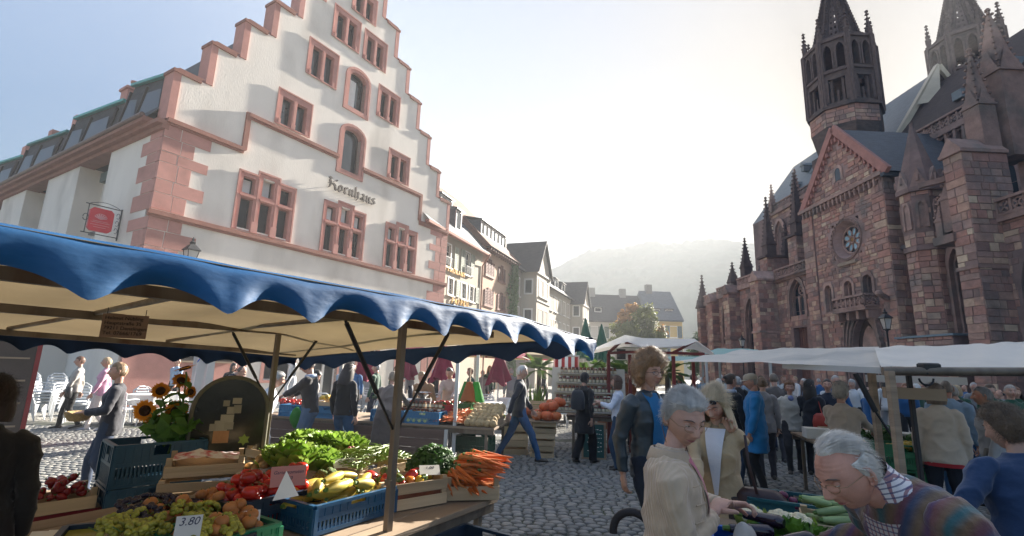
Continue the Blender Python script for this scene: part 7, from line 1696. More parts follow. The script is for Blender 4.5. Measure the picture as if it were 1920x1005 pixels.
BEAN = mat('green_bean_skin', (.20, .29, .05), .45, .25, 6, .1)
PEP = mat('pepper_skin', (.4, .1, .05), .22, .12, 4, .05, 20, obj=True, spec=.6)
PUMP = mat('pumpkin_skin', (.50, .10, .03), .45, .18, 5, .3, 26, spec=.4, rvar=.25, col2=(.46, .17, .05), mix2=.4)
CELERY = mat('celeriac_skin', (.46, .33, .17), .85, .25, 16, .8, 40, rvar=.15)
KOHL = mat('kohlrabi_skin', (.40, .50, .22), .45, .12, 5, .1, rvar=.1)
AUB = mat('aubergine_skin', (.016, .008, .02), .14, .2, 4, 0, spec=.7)
CAUL = mat('cauliflower', (.62, .55, .38), .8, .12, 24, .6, 60)
PALEC = mat('pale_courgette_skin', (.25, .33, .14), .4, .22, 9, .1, 30, stretch=(1, 4, 4), rvar=.15)
PETAL = mat('sunflower_petals', (.72, .29, .015), .6, .2, 8, 0, tl=.35)
DISC = mat('sunflower_disc', (.05, .022, .01), .9, .4, 30, .8, 80)
SUNL = mat('sunflower_leaves', (.10, .22, .035), .55, .3, 9, .2, 30, tl=.35)
def bent(L, r, bend, n=8, prof=None, m=None, seg=8):
	pts = []; rr = []
	for k in range(seg+1):
		t = k/seg; a = (t-.5)*bend; pts.append((L*(t-.5), L*bend*.5*(.25-(t-.5)**2)*1.6, 0)); rr.append(r*prof(t))
	return pts, rr
def veg_mesh(name, L, r, bend, prof, m, stem=None, n=9, seg=8):
	g = MB(); pts, rr = bent(L, r, bend, n, prof, m, seg); g.tube(pts, rr, n)
	if stem: g.m = 1; e = Vector(pts[0]); d = (e-Vector(pts[1])).normalized(); g.tube([e, e+d*stem], [rr[0]*.75, rr[0]*.6], 6)
	return g.mesh(name, [m, STALK], 50)
COURG = [veg_mesh('courgette', U(.15, .2), U(.032, .038), b, lambda t: (.62+.38*math.sin(math.pi*min(1, t*1.05+.08)))*(.7+.45*t)*(.5 if t > .99 else 1), YEL, .02) for b in (.05, .14, -.12, .2)]
def blob_mesh(name, r, sz, m, lobes=0, amp=.05, stem=True, nu=14, nv=9, noise_=.0):
	g = MB(); g.ball((0, 0, 0), (r, r, r*sz), nu, nv)
	g.v = [tuple(Vector((x, y, z))*(1+amp*math.cos(lobes*math.atan2(y, x))*(1-(z/(r*sz))**2 if lobes else 0)+noise_*mnoise.noise((x*60+r*99, y*60, z*60)))) for x, y, z in g.v]
	if lobes: g.v = [(x, y, z-r*.16*math.exp(-(x*x+y*y)/(r*.35)**2)*(1 if z > 0 else -1)) for x, y, z in g.v]
	if stem:
		g.m = 1
		if stem == 'calyx':
			for k in range(5): a = k*1.257; g.add([(0, 0, r*sz*.93), (r*.22*math.cos(a-.4), r*.22*math.sin(a-.4), r*sz*.97), (r*.55*math.cos(a), r*.55*math.sin(a), r*sz*.93), (r*.22*math.cos(a+.4), r*.22*math.sin(a+.4), r*sz*.97)], [(0, 1, 2, 3)])
		g.tube([(0, 0, r*sz*.8), (r*.05, 0, r*sz*1.12)], [r*.08, r*.06], 5)
	return g.mesh(name, [m, STALK], 179 if True else 60)
TOM = [blob_mesh('tomato', r, .84, RED, 5, .03, 'calyx') for r in (.034, .038, .042)]
POTM = [blob_mesh('potato', .034, z, POT, 0, 0, False, 10, 7, .12) for z in (.7, .8, 1.25)]
ONM = [blob_mesh('onion', r, .88, ONI, 8, .012, True, 12, 8) for r in (.032, .037)]
PUM = [blob_mesh('pumpkin', r, .78, PUMP, 9, .05, True, 36, 10) for r in (.115, .13)]
CEL = [blob_mesh('celeriac', r, .9, CELERY, 0, 0, False, 12, 8, .16) for r in (.062, .07)]
KOH = blob_mesh('kohlrabi', .052, .85, KOHL, 0, 0, True, 12, 8, .04)
PEPM = []
for k in range(3):
	g = MB(); rows = []
	for i in range(9): t = i/8; rr = .036*(math.sin(math.pi*(.12+.8*t))**.6)*(1-.2*t); rows.append([(rr*(1+.12*math.cos(3*a+k))*math.cos(a), rr*(1+.12*math.cos(3*a+k))*math.sin(a), .085*(.5-t)+(.0)) for a in [2*math.pi*j/15 for j in range(15)]])
	g.loft(rows[::-1]); g.m = 1; g.tube([(0, 0, .036), (.004, 0, .05), (.012, .004, .062)], [.009, .006, .006], 6); PEPM.append(g.mesh('pepper', [PEP, STALK], 179))
CARR = [veg_mesh('carrot', U(.17, .22), U(.013, .016), b, lambda t: 1.0-.35*t-.55*t**5, ORG, .02, 7, 7) for b in (.06, -.12, .18, .0)]
PCM = [veg_mesh('pale_courgette', .15, .02, b, lambda t: .75+.25*math.sin(math.pi*t)-(.5 if t > .99 else 0), PALEC, .015) for b in (.1, -.2)]
AUM = veg_mesh('aubergine', .19, .034, .2, lambda t: (.55+.5*t)*(1 if t < .95 else .6), AUB, .03, 10)
def crate_pt(cr, x, y, z): return cr.matrix_basis @ Vector((x, y, z))
def heap(cr, size, n, meshes, name, label, cat, group, r, mound=.05, flat=True, color=None, tilt=.35, yaw=None, base=None, sc=(.9, 1.1)):
	L, W, h = size; pl_ = []; tries = 0
	while len(pl_) < n and tries < n*40:
		tries += 1
		x, y = U(-L/2+r*1.1, L/2-r*1.1), U(-W/2+r*1.1, W/2-r*1.1); mz = (1-(2*x/L)**2)*(1-(2*y/W)**2)
		z = (base if base is not None else h-r*.9)+mound*mz*U(.3, 1)
		near = [p_ for p_ in pl_ if (p_[0]-x)**2+(p_[1]-y)**2 < (r*1.5)**2]
		if near: z = max(p_[2] for p_ in near)+r*.75
		if z > h+mound+r*1.2: continue
		pl_.append((x, y, z))
	for k, (x, y, z) in enumerate(pl_):
		rot = (U(-tilt, tilt), U(-tilt, tilt), (U(0, 6.28) if yaw is None else yaw+U(-.5, .5))+cr.rotation_euler.z)
		c = color() if color else None
		item(name, rnd.choice(meshes), crate_pt(cr, x, y, z), rot, label if isinstance(label, str) else label(k), cat, group, c, U(*sc))
def bed(cr, size, m, name, label, cat, z=.6):
	"""What lies deeper in the crate, seen only through gaps."""
	L, W, h = size; g = MB(); rows = [[((i/10-.5)*(L-.03), (j/8-.5)*(W-.03), h*z+.012*mnoise.noise((i*1.7, j*1.9, L*9))) for j in range(9)] for i in range(11)]; g.grid(rows); g.box(-(L-.04)/2, (L-.04)/2, -(W-.04)/2, (W-.04)/2, .02, h*z-.02)
	o = g.build(name, m, None, 60); o.matrix_basis = cr.matrix_basis.copy(); tag(o, label, cat, kind='stuff')
S_ = lambda *a: a
bed(CR1['courgette'], (.6, .42, .155), YEL, 'courgettes', 'yellow courgettes lying deeper in the blue crate', 'vegetables')
heap(CR1['courgette'], (.6, .42, .155), 25, COURG, 'courgette', 'yellow courgette heaped in the dark blue crate at the table front', 'courgette', 'yellow courgettes in the blue crate', .05, .025, tilt=.25, yaw=.4)
bed(CR1['tomato'], (.52, .36, .17), RED, 'tomatoes', 'red tomatoes lying deeper in the dark crate', 'vegetables')
heap(CR1['tomato'], (.52, .36, .17), 52, TOM, 'tomato', 'ripe red tomato heaped beside the pink price card', 'tomato', 'tomatoes in the dark crate', .037, .06)
pc = [(.42, .025, .02), (.42, .025, .02), (.50, .16, .02), (.56, .36, .03), (.10, .13, .03), (.10, .14, .03), (.34, .06, .02), (.06, .10, .03)]
pn = {0: 'red', 1: 'red', 2: 'orange', 3: 'yellow', 4: 'green', 5: 'green', 6: 'dark red', 7: 'dark green'}
for nm, wi in (('red', (.42, .025, .02)), ('orange', (.52, .15, .02)), ('yellow', (.56, .36, .03)), ('green', (.09, .13, .03))):
	heap(CR1['pepper'], (.5, .34, .16), {'red': 10, 'orange': 3, 'yellow': 3, 'green': 9}[nm], PEPM, 'pepper', nm+' pepper in the wooden crate behind the front post', 'pepper', nm+' peppers in the wooden crate', .036, .06, color=lambda wi=wi: wi, tilt=1.6)
bed(CR1['pepper'], (.5, .34, .16), mat('pepper_heap', (.2, .05, .02), .4, .5, 9, 0), 'peppers', 'mixed peppers lying deeper in the wooden crate', 'vegetables', .7)
# carrots: a heap with the tips pointing out over the table end
cb = Vector((-.30, 3.93, .80))
for k in range(150):
	l = k/150; row = int(6*l**.9); a = U(70, 140) if row < 4 else U(80, 120); r2 = .17*(1-l*.45)
	p_ = cb+Vector((U(-.07, .16)+.02*row, U(-.17, .15)*(1-l*.25), .07+.038*row+U(-.012, .012)))
	o = item('carrot', rnd.choice(CARR), p_, (U(-.15, .15), U(-.05, .28), R(90-a)), 'orange carrot in the heap overflowing the crate at the table end', 'carrot', 'carrots at the end of the stall table', None, U(.9, 1.15))
for k in range(16):
	p_ = cb+Vector((U(-.12, .10), U(-.24, -.16), U(.07, .17))); item('carrot', rnd.choice(CARR), p_, (U(-.2, .2), U(.05, .5), R(90-U(120, 165))), 'orange carrot hanging over the front slat of the wooden crate', 'carrot', 'carrots hanging over the crate', None, U(.95, 1.15))
bed(CR1['carrot'], (.38, .32, .13), ORG, 'carrots', 'orange carrots lying deeper in the heap', 'vegetables', .8)
def clump(name, label, cat, c, rad, n, size, m, seed, droop=.1, up=.4):
	def fn(r):
		d = Vector((r.gauss(0, 1), r.gauss(0, 1), abs(r.gauss(0, 1))+.05)).normalized(); q = r.random()**.4
		return (Vector((d.x*rad[0], d.y*rad[1], d.z*rad[2]))*q, d+Vector((0, 0, up)), 1)
	t = thing(name, label, cat, c); leaf_cloud(n, fn, size, seed, droop=droop).build('leaves', m, t)
	g = MB()
	for k in range(9): a = k*.7; g.tube([(0, 0, 0), (rad[0]*.4*math.cos(a), rad[1]*.4*math.sin(a), rad[2]*.5), (rad[0]*.75*math.cos(a), rad[1]*.75*math.sin(a), rad[2]*.7)], [.006, .004, .002], 5)
	g.build('stems', STALK, t); return t
p_ = G(815, 868, 1.0); clump('herb_bunch', 'thick bunch of dark green carrot tops beside the orange carrots', 'herbs', (p_.x-.02, p_.y+.06, .88), (.22, .21, .25), 4200, .036, HERB, 3)
# beans
g = MB(); r = random.Random(5)
for _ in range(420):
	u = U(-.30, .30); v = U(-.2, .2); z = .17+.12*(1-(u/.34)**2)*(1-(v/.25)**2)*U(.4, 1); a = U(0, 6.28); L_ = U(.05, .075); b = U(-.02, .02)
	g.tube([(u-L_*math.cos(a), v-L_*math.sin(a), z+U(-.01, .01)), (u-b*math.sin(a), v+b*math.cos(a), z+.006), (u+L_*math.cos(a), v+L_*math.sin(a), z+U(-.012, .012))], [.0022, .0042, .0018], 4)
o = g.build('green_beans', BEAN, None, 60); o.matrix_basis = CR1['bean'].matrix_basis.copy(); tag(o, 'heap of thin green beans in the wooden crate behind the courgettes', 'beans', kind='stuff')
o.location.x += -.02
heap(CR1['potato'], (.5, .34, .15), 30, POTM, 'potato', 'brown potato in the crate beside the broccoli', 'potato', 'potatoes beside the broccoli', .038, .05)
for key, sz in (('onion', (.48, .32, .12)), ('onion2', (.42, .3, .12))):
	w_ = 'next to the grapes' if key == 'onion' else 'in front of the tomatoes'
	heap(CR1[key], sz, 26, ONM, 'onion', 'brown onion in the green crate '+w_, 'onion', 'onions '+w_, .036, .03)
	bed(CR1[key], sz, ONI, 'onions', 'brown onions lying deeper in the green crate '+w_, 'vegetables', .5)
# broccoli
def floret(name, label, cat, c, rad, m, n, seed, leaves=None):
	t = thing(name, label, cat, c); r = random.Random(seed); g = MB()
	for k in range(n):
		d = Vector((r.gauss(0, 1), r.gauss(0, 1), abs(r.gauss(0, .8))+.1)).normalized(); g.ball(d*rad*.8+Vector((0, 0, rad*.1)), rad*(.26+.14*r.random()), 7, 5)
	g.ball((0, 0, 0), rad*.85, 10, 7); g.build('florets', m, t, 179)
	if leaves:
		g = MB()
		for k in range(9):
			a = k*.7+r.random()*.3; rows = []
			for i in range(6):
				u = i/5; rr = rad*(.55+.62*math.sin(u*1.7)); z = -rad*.5+rad*1.35*u; w2 = rad*.5*math.sin(math.pi*(.15+.8*u)); rows.append([(rr*math.cos(a)-s*w2*math.sin(a), rr*math.sin(a)+s*w2*math.cos(a), z+.012*math.sin(s*5+k)) for s in (-1, -.4, .4, 1)])
			g.grid(rows)
		g.build('outer_leaves', leaves, t, 179)
	return t
BROC = mat('broccoli_florets', (.09, .13, .035), .8, .3, 30, .8, 90)
p_ = G(614, 890, .99); floret('broccoli', 'large dark green broccoli between the potatoes and the beans', 'broccoli', (p_.x, p_.y, .93), .085, BROC, 60, 4)
# lettuce heads at the back
def lettuce(label, c, rad, seed, m=LETT, group=None):
	r = random.Random(seed); t = thing('lettuce', label, 'lettuce', c, r.random()*6, group)
	for lay, (nl, rr, tl_) in enumerate(((9, 1.0, 1.15), (8, .78, .75), (6, .5, .35))):
		g = MB()
		for k in range(nl):
			a = 2*math.pi*k/nl+lay*.5+r.uniform(-.15, .15); rows = []
			for i in range(9):
				u = i/8; d = rad*rr*(.12+.95*math.sin(u*tl_*1.2)/max(.6, math.sin(min(1.57, tl_*1.2)))*.9); z = rad*(.05+1.0*u*(1.25-.45*tl_)+.12*math.sin(u*3))
				w_ = rad*.55*math.sin(math.pi*(.14+.62*u))**.8*(1 if u < .95 else .8); row = []
				for s in range(13):
					q = (s-6)/6; ru = .10*rad*(math.sin(q*11+k*2+u*7)+.4*math.sin(q*21+k+u*13))*(.3+.7*u)*abs(q)**.7; row.append((d*math.cos(a)-q*w_*math.sin(a)+ru*math.cos(a), d*math.sin(a)+q*w_*math.cos(a)+ru*math.sin(a), z-.25*rad*q*q*.4+ru*.8))
				rows.append(row)
			g.grid(rows)
		g.build('leaf_layer', m, t, 179)
	return t
lp = [(535, 838), (570, 822), (605, 830), (560, 850), (600, 852), (545, 860), (525, 850), (650, 828), (628, 832), (585, 836)]
wd = ['far left', 'topmost', 'second', 'lower left', 'lower middle', 'middle', 'right hand', 'rightmost', 'rear', 'innermost']
for k, (px, py) in enumerate(lp):
	p_ = G(px, py+6, 1.02); lettuce(wd[k]+' frilly green lettuce of the heap at the back of the table', (p_.x, p_.y, .87+.04*(k % 3)), .165+.02*(k % 2), 100+k, group='lettuces at the back of the table')
for k in range(3): p_ = G(508+26*k, 838, .98); lettuce(('left', 'middle', 'right')[k]+' pale endive lettuce behind the plastic bag', (p_.x-.05, p_.y+.12, .84), .12, 140+k, group='pale lettuces behind the plastic bag')
g_ = MB();
for k in range(8):
	p_ = G(655+U(-14, 24), 835+U(-6, 10), 1.05); item('radish', blob_mesh('radish', .016, 1.0, mat('radish_skin', (.52, .10, .16), .4, .2, 5, 0), 0, 0, True, 8, 6), (p_.x, p_.y, 1.02+U(0, .03)), (U(-1, 1), U(-1, 1), U(0, 6)), 'pink radish in the bunch on top of the lettuces', 'radish', 'radishes on the lettuces')
wc = wood_crate('wooden crate that holds the heap of lettuces', (-1.95, 4.75, .80), R(90-32), (.62, .4, .16), 2)
wc2 = wood_crate('second wooden crate of lettuces nearer the beans', (-1.45, 4.35, .80), R(90-32), (.5, .36, .14), 2)
# grapes
GRM = {}
for nm, m in (('green', GRAPEG), ('dark', GRAPED)):
	g = MB(); g.ball((0, 0, 0), (.0125, .0125, .0145), 8, 6); GRM[nm] = g.mesh('berry', m, 179)
def bunch(label, c, rz, nm, seed, n=40, L=.16, grp=None):
	t = thing('grape_bunch', label, 'grapes', c, rz, grp); r = random.Random(seed)
	g = MB(); g.tube([(-.02, 0, .04), (L*.5, 0, .03), (L, 0, .01)], [.003, .002, .001], 5); g.tube([(-.02, 0, .04), (-.05, .01, .06)], [.003, .003], 5); g.build('stalk', STALK, t)
	for k in range(n):
		u = r.random(); q = .058*(1-.7*u)+.006; a = r.random()*6.28; o = put('berry', GRM[nm], t, (u*L, q*math.cos(a), .03+q*.7*abs(math.sin(a))-.01*u)); o.rotation_euler = (r.random()*3, r.random()*3, 0)
gs_ = [(215, 985, 'green'), (265, 975, 'green'), (305, 985, 'green'), (350, 985, 'green'), (385, 962, 'green'), (372, 995, 'green'), (330, 960, 'green'), (235, 1002, 'green'), (190, 1000, 'green'), (415, 985, 'green'), (290, 1003, 'green')]
gd_ = [(240, 950, 'dark'), (275, 945, 'dark'), (310, 945, 'dark'), (290, 962, 'dark')]
nt_ = ['left', 'second', 'third', 'fourth', 'right', 'front right', 'rear', 'front left', 'outermost left', 'outermost right', 'front middle']
p_ = G(300, 985, .93); tray = crate('dark crate under the grapes at the table corner', (p_.x, p_.y, .80), R(90-60), (.78, .5, .11), BLACKB); bed(tray, (.78, .5, .11), GRAPEG, 'grapes', 'grapes lying deeper in the dark crate', 'grapes', .8)
for k, (px, py, nm) in enumerate(gs_): p_ = G(px, py, .94); bunch(nt_[k]+' bunch of yellow green grapes at the lower left', (p_.x, p_.y, .915), U(0, 6), 'green', k, 62, .17, 'green grapes')
for k, (px, py, nm) in enumerate(gd_): p_ = G(px, py, .95); bunch(nt_[k]+' bunch of dark grapes before the stacked blue crates', (p_.x, p_.y, .92), U(0, 6), 'dark', 40+k, 62, .17, 'dark grapes')
heap(CR1['radish'], (.52, .34, .12), 34, PEPM, 'pepper', 'small dark red pepper in the crate on the red clothed table', 'pepper', 'red peppers on the red clothed table', .035, .03, color=lambda: (.26, .012, .014), tilt=1.6, sc=(.65, .85))
for k in range(2): bunch(('left', 'right')[k]+' bunch of black grapes in the crate beside the red peppers', crate_pt(CR1['grapeL'], -.08+.12*k, 0, .09), U(0, 6), 'dark', 60+k, 36, .14, 'black grapes on the red clothed table')
# white tub, plastic bag, cards
p_ = G(495, 886, .985); tp = Vector((p_.x, p_.y, .80)); t = thing('white_tub', 'white plastic tub with loop handles standing among the vegetables', 'tub', tp)
g = MB(); g.lathe([(.001, .002), (.12, .0), (.155, .17), (.17, .175), (.168, .185), (.148, .18), (.115, .012), (.001, .012)], 24); g.build('bowl', mat('cream_plastic', (.70, .66, .58), .4, .06, 4, .05, tl=.1), t, 50)
for s in (-1, 1): g = MB(); g.tube([(s*.15, -.05, .16), (s*.20, -.03, .15), (s*.205, 0, .09), (s*.20, .03, .15), (s*.15, .05, .16)], .012, 6); o = g.build('handle', MATS['cream_plastic'], t, 60); o.rotation_euler = (0, 0, R(-50))
BAGM = mat('thin_white_plastic', (.80, .80, .78), .3, .05, 6, .6, 22, tl=.55, alpha=.8, bd=.03)
def sack(name, label, c, sz, m, seed, cat='plastic bag', rz=0):
	g = MB(); g.ball((0, 0, 0), sz, 22, 16); g.v = [tuple(Vector(p)*(1+.22*mnoise.noise((p[0]*9+seed, p[1]*9, p[2]*9))+.08*mnoise.noise((p[0]*34, p[1]*34+seed, p[2]*34)))) for p in g.v]
	o = g.build(name, m, None, 179); o.location = c; o.rotation_euler = (0, 0, rz); tag(o, label, cat); return o
p_ = G(530, 852, 1.05); o = sack('plastic_bag', 'crumpled clear plastic bag lying behind the white tub', (p_.x, p_.y, 1.02), (.15, .07, .08), BAGM, 3); o.rotation_euler = (.1, -.45, R(20))
def card(label, c, az, w_, h, lines, tilt=14, m=PAPER, size=.035, stick=True, wedge=False):
	t = thing('price_card', label, 'price card', c, az=az+180); T = Matrix.Rotation(R(-tilt), 4, 'X')
	g = MB();
	if wedge: g.prism([(-w_/2, 0), (w_/2, .02), (-w_*.1, h)], -.001, .001)
	else: g.cbox((0, 0, h/2), (w_, .002, h))
	o = g.build('card', m, t); o.matrix_local = T
	for k, s_ in enumerate(lines): tx_ = put('lettering', text_mesh(s_, size, PENCIL, .0004, 'CENTER', .25), o); tx_.matrix_local = Matrix.Translation((0, -.0016, h*.62-size*1.25*k)) @ Matrix.Rotation(math.pi/2, 4, 'X')
	return t
PINKC = mat('pink_card', (.58, .26, .24), .8, .05, 4, 0)
p_ = G(540, 905, 1.03); card('pink price card for garden tomatoes', (p_.x, p_.y, 1.01), 150, .19, .11, ('Gartentomaten', '1.50'), 12, PINKC, .026)
p_ = G(535, 940, .97); card('pointed white price card between tomatoes and courgettes', (p_.x, p_.y, .975), 160, .13, .15, (), 10, PAPER, wedge=True)
p_ = G(350, 1003, .97); card('white price card reading 3.80 before the green grapes', (p_.x, p_.y, .945), 155, .10, .10, ('3.80',), 18, size=.045)
p_ = G(815, 885, 1.0); card('white price card before the dark green carrot tops', (p_.x-.03, p_.y, .98), 165, .14, .10, ('1.00',), 62)
p_ = G(670, 872, 1.0); card('white price card in front of the lettuces', (p_.x-.1, p_.y+.05, .97), 150, .16, .09, (), 55)
p_ = G(505, 912, .95); card('small brown card on the front of the tomato crate', (p_.x+.02, p_.y-.17, .85), 150, .12, .07, ('Tomaten',), 3, CARD, .022)
p_ = G(470, 985, .9); card('small white price card among the brown onions', (p_.x, p_.y, .91), 150, .08, .06, ('75',), 25, size=.035)
g = MB(); g.cbox((0, 0, 0), (.26, .19, .004)); g.cbox((.05, .02, .006), (.22, .16, .004)); g.cbox((-.09, -.03, .012), (.2, .15, .003)); o = g.build('paper_sheets', PAPER); p_ = G(150, 1000, .84); o.location = (p_.x, p_.y, .83); o.rotation_euler = (.05, .1, R(35)); tag(o, 'loose white sheets of paper at the lower left corner', 'papers')
# patterned cloth in the upper crate
g = MB(); rows = [[(-.2+.4*i/14, -.15+.3*j/10, .10+.018*mnoise.noise((i*.5, j*.6, 2))+.02*math.exp(-((i-5)/4)**2)) for j in range(11)] for i in range(15)]; g.grid(rows)
CLM = mat('red_white_cloth', (.70, .66, .66), .85, .05, 4, .1, col2=(.45, .05, .07), ns2=16, mix2=.55); o = g.build('folded_cloth', CLM, None, 60); o.matrix_basis = w2.matrix_basis.copy(); tag(o, 'white cloth with red pattern folded in the upper wooden crate', 'cloth')
# arched board with notes
mp = Vector((-2.42, 4.52, .79)); t = thing('arched_board', 'dark arched board with pinned notes standing on the stall table', 'notice board', mp, az=152);
ar = [(-.29, 0)]+[(-.29, .48)]+[(-.29*math.cos(math.pi*k/16), .48+.29*math.sin(math.pi*k/16)) for k in range(1, 16)]+[(.29, .48), (.29, 0)]
g = MB(); g.tube([(x, 0, z) for x, z in ar], .019, 8, True, .8); g.tube([(-.29, 0, .1), (.29, 0, .1)], .014, 6); g.build('frame', mat('worn_green_frame', (.14, .13, .095), .55, .2, 6, .1), t, 60)
g = MB(); g.prism([(x*.95, max(z, .1)*.985+.0) for x, z in ar], -.006, .006); g.build('board_face', mat('dark_gloss_board', (.018, .02, .014), .16, .4, 5, .05, spec=.5), t)
NOTE = mat('cream_note', (.34, .30, .23), .8, .08, 4, 0)
for k, (x, z, a, b) in enumerate(((.02, .42, .10, .07), (.0, .49, .06, .06), (-.05, .50, .06, .07), (.06, .36, .10, .09), (.0, .36, .07, .06), (.05, .27, .12, .10), (.12, .35, .05, .06), (-.04, .57, .07, .05), (.04, .55, .05, .05))):
	g = MB(); g.cbox((x, .008+.0008*k, z), (a, .001, b)); g.build('note', NOTE if k != 5 else mat('orange_note', (.55, .27, .12), .8, .08), t)
g = MB(); pts = [(-.13+.05*math.cos(i*.5236)*(1 if i % 2 else .6), .0075, .24+.05*math.sin(i*.5236)*(1 if i % 2 else .6)) for i in range(12)]; g.add(pts, [tuple(range(11, -1, -1))]); g.build('leaf_sticker', mat('green_sticker', (.30, .38, .06), .6, .1), t)
# sunflowers
def sunflower(label, head, face, rad, root, seed, lean=0):
	r = random.Random(seed); t = thing('sunflower', label, 'sunflower', root, group='sunflowers in the crate stack'); rt = Vector(root); hd = Vector(head)-rt; fz = Vector(face).normalized(); back = hd-fz*.03
	g = MB(); g.tube([(0, 0, 0), back*.5+Vector((r.gauss(0, .02), r.gauss(0, .02), .02)), back-fz*.03+Vector((0, 0, .0)), back], [.009, .008, .007, .008], 6); g.build('stem', STALK, t, 60)
	ax = fz.orthogonal().normalized(); ay = fz.cross(ax); g = MB()
	for lay in range(2):
		for k in range(19):
			a = 2*math.pi*(k+.5*lay)/19+r.gauss(0, .06); d = ax*math.cos(a)+ay*math.sin(a); s = fz.cross(d); L = rad*(.95+.25*r.random()); w_ = rad*.15; b = r.uniform(-.1, .35)
			p0 = hd+d*rad*.42; g.add([p0-s*w_*.5, p0+d*L*.3-s*w_+fz*.01, p0+d*L*.62+fz*b*rad*.3, p0+d*L*.3+s*w_+fz*.01, p0+s*w_*.5], [(0, 1, 2, 3, 4)])
	g.build('petals', PETAL, t)
	g = MB(); q = Matrix((( *ax, ), (*ay,), (*fz,))).transposed().to_4x4(); g.M = Matrix.Translation(hd) @ q; g.lathe([(rad*.5, -.012), (rad*.52, .004), (rad*.36, .018), (rad*.12, .012), (.001, .01)], 18); g.build('seed_disc', DISC, t, 60)
	for k in range(4):
		u = .45+.12*k; a = r.random()*6.28; p = hd*u; L = r.uniform(.10, .16); d = Vector((math.cos(a), math.sin(a), .25)); s = Vector((-math.sin(a), math.cos(a), 0)); g = MB(); rows = []
		for i in range(6):
			v = i/5; c = p+d*(L*v)+Vector((0, 0, .02-L*.7*v*v)); w_ = L*.42*math.sin(math.pi*(.12+.85*v))**.8*(1 if v < .98 else 0); rows.append([c-s*w_+Vector((0, 0, .015)), c-s*w_*.5, c, c+s*w_*.5, c+s*w_+Vector((0, 0, .015))])
		g.grid(rows); g.build('leaf', SUNL, t, 179)
sf = [((272, 770), (.25, -1, .0), .075, 'large sunflower facing left of the crate stack'), ((332, 771), (.35, -1, .05), .078, 'large sunflower facing the front above the crate stack'), ((301, 733), (.5, -.8, .25), .058, 'small sunflower in the middle of the bunch'),
      ((347, 691), (-.3, -.2, 1), .075, 'topmost sunflower turned up to the sky'), ((340, 714), (.6, -.5, .6), .06, 'sunflower just below the topmost one'), ((357, 735), (.9, -.3, .2), .045, 'small sunflower seen from the side beside the arched board'), ((290, 790), (.7, -.8, -.3), .06, 'drooping sunflower partly behind the large left one')]
for k, ((px, py), fc, rad, lab) in enumerate(sf):
	hd = atD(px, py, 4.3); sunflower(lab, hd, fc, rad*1.2, (-2.78+U(-.12, .12), 4.45+U(-.08, .08), .85), 200+k)
def fnl(r):
	d = Vector((r.gauss(0, 1), r.gauss(0, 1), r.gauss(0, 1))).normalized(); return (Vector((d.x*.2, d.y*.15, d.z*.10+.10))*1.0, d+Vector((0, -.3, .3)), 1)
t = thing('sunflower_foliage', 'mass of broad sunflower leaves in the topmost dark blue crate', 'foliage', (-2.82, 4.40, 1.05)); leaf_cloud(90, fnl, .15, 6, droop=.25).build('leaves', SUNL, t)
p_ = G(385, 808, 1.1); o = sack('crumpled_paper', 'crumpled pink and white paper on the wooden upright', (p_.x, p_.y, 1.17), (.06, .04, .05), mat('pinkish_paper', (.62, .5, .48), .8, .12, 8, .4), 8, 'paper')
g = MB(); g.cbox((0, 0, .17), (.075, .02, .34), .004); o = g.build('wooden_upright', CRWOOD); o.location = (p_.x+.03, p_.y+.02, .80); o.rotation_euler = (0, 0, R(30)); tag(o, 'upright wooden board beside the stack of dark blue crates', 'board')
# ---------------- right hand table
bed(RC['onion'], (.62, .34, .15), mat('red_onion_skin', (.15, .025, .06), .35, .3, 7, 0, spec=.5), 'red_onions', 'red onions lying deeper in the long dark green crate', 'vegetables', .5)
ROM = [blob_mesh('red_onion', r, .85, MATS['red_onion_skin'], 8, .012, True, 12, 8) for r in (.03, .036)]
heap(RC['onion'], (.62, .34, .13), 28, ROM, 'red_onion', 'red onion in the long dark green crate', 'onion', 'red onions in the long crate', .036, .01, base=.08)
heap(RC['aubergine'], (.44, .34, .17), 9, [AUM], 'aubergine', 'shiny dark aubergine in the bright blue crate', 'aubergine', 'aubergines in the blue crate', .06, .01, base=.10, yaw=.1, tilt=.1)
heap(RC['cucumber'], (.44, .34, .17), 24, PCM, 'pale_courgette', 'pale green striped courgette in the wooden crate before the old man', 'courgette', 'pale courgettes in the wooden crate', .05, .04, yaw=.2, tilt=.2)
bed(RC['cucumber'], (.44, .34, .17), PALEC, 'pale_courgettes', 'pale green courgettes lying deeper in the wooden crate', 'vegetables', .6)
PLM = [blob_mesh('plum', .021, 1.15, mat('plum_skin', (.03, .02, .05), .4, .3, 5, 0, spec=.4), 0, 0, False, 9, 7)]
heap(RC['plum'], (.5, .36, .15), 70, PLM, 'plum', 'dark blue plum in the bright blue crate beside the navy woman', 'plum', 'plums in the blue crate', .023, .02)
for k, (px, py) in enumerate(((1408, 948), (1464, 958), (1496, 962))):
	p_ = G(px, py+14, 1.0); floret('cauliflower', ('left', 'middle', 'right')[k]+' cauliflower with green leaves on the right hand table', 'cauliflower', (p_.x, p_.y, .95), .075, CAUL, 40, 20+k, LETT)
p_ = G(1480, 998, .98); lettuce('big frilly green lettuce between the blue and the wooden crate', (p_.x, p_.y+.02, .80), .2, 300, mat('dark_lettuce', (.10, .22, .025), .5, .4, 14, .3, 40, tl=.3)); lettuce('second frilly green lettuce beside the wooden crate of courgettes', (p_.x+.13, p_.y+.06, .80), .17, 301, MATS['dark_lettuce'])
t = thing('clear_bag', 'clear plastic bag held by the old woman over the crates', 'plastic bag', hands_r+Vector((.12, -.01, -.12))); sb_ = sack('x', 'x', (0, 0, 0), (.05, .04, .09), BAGM, 9); sb_.name = 'film'; sb_.parent = t
for q_ in ('label', 'category'): del sb_[q_]
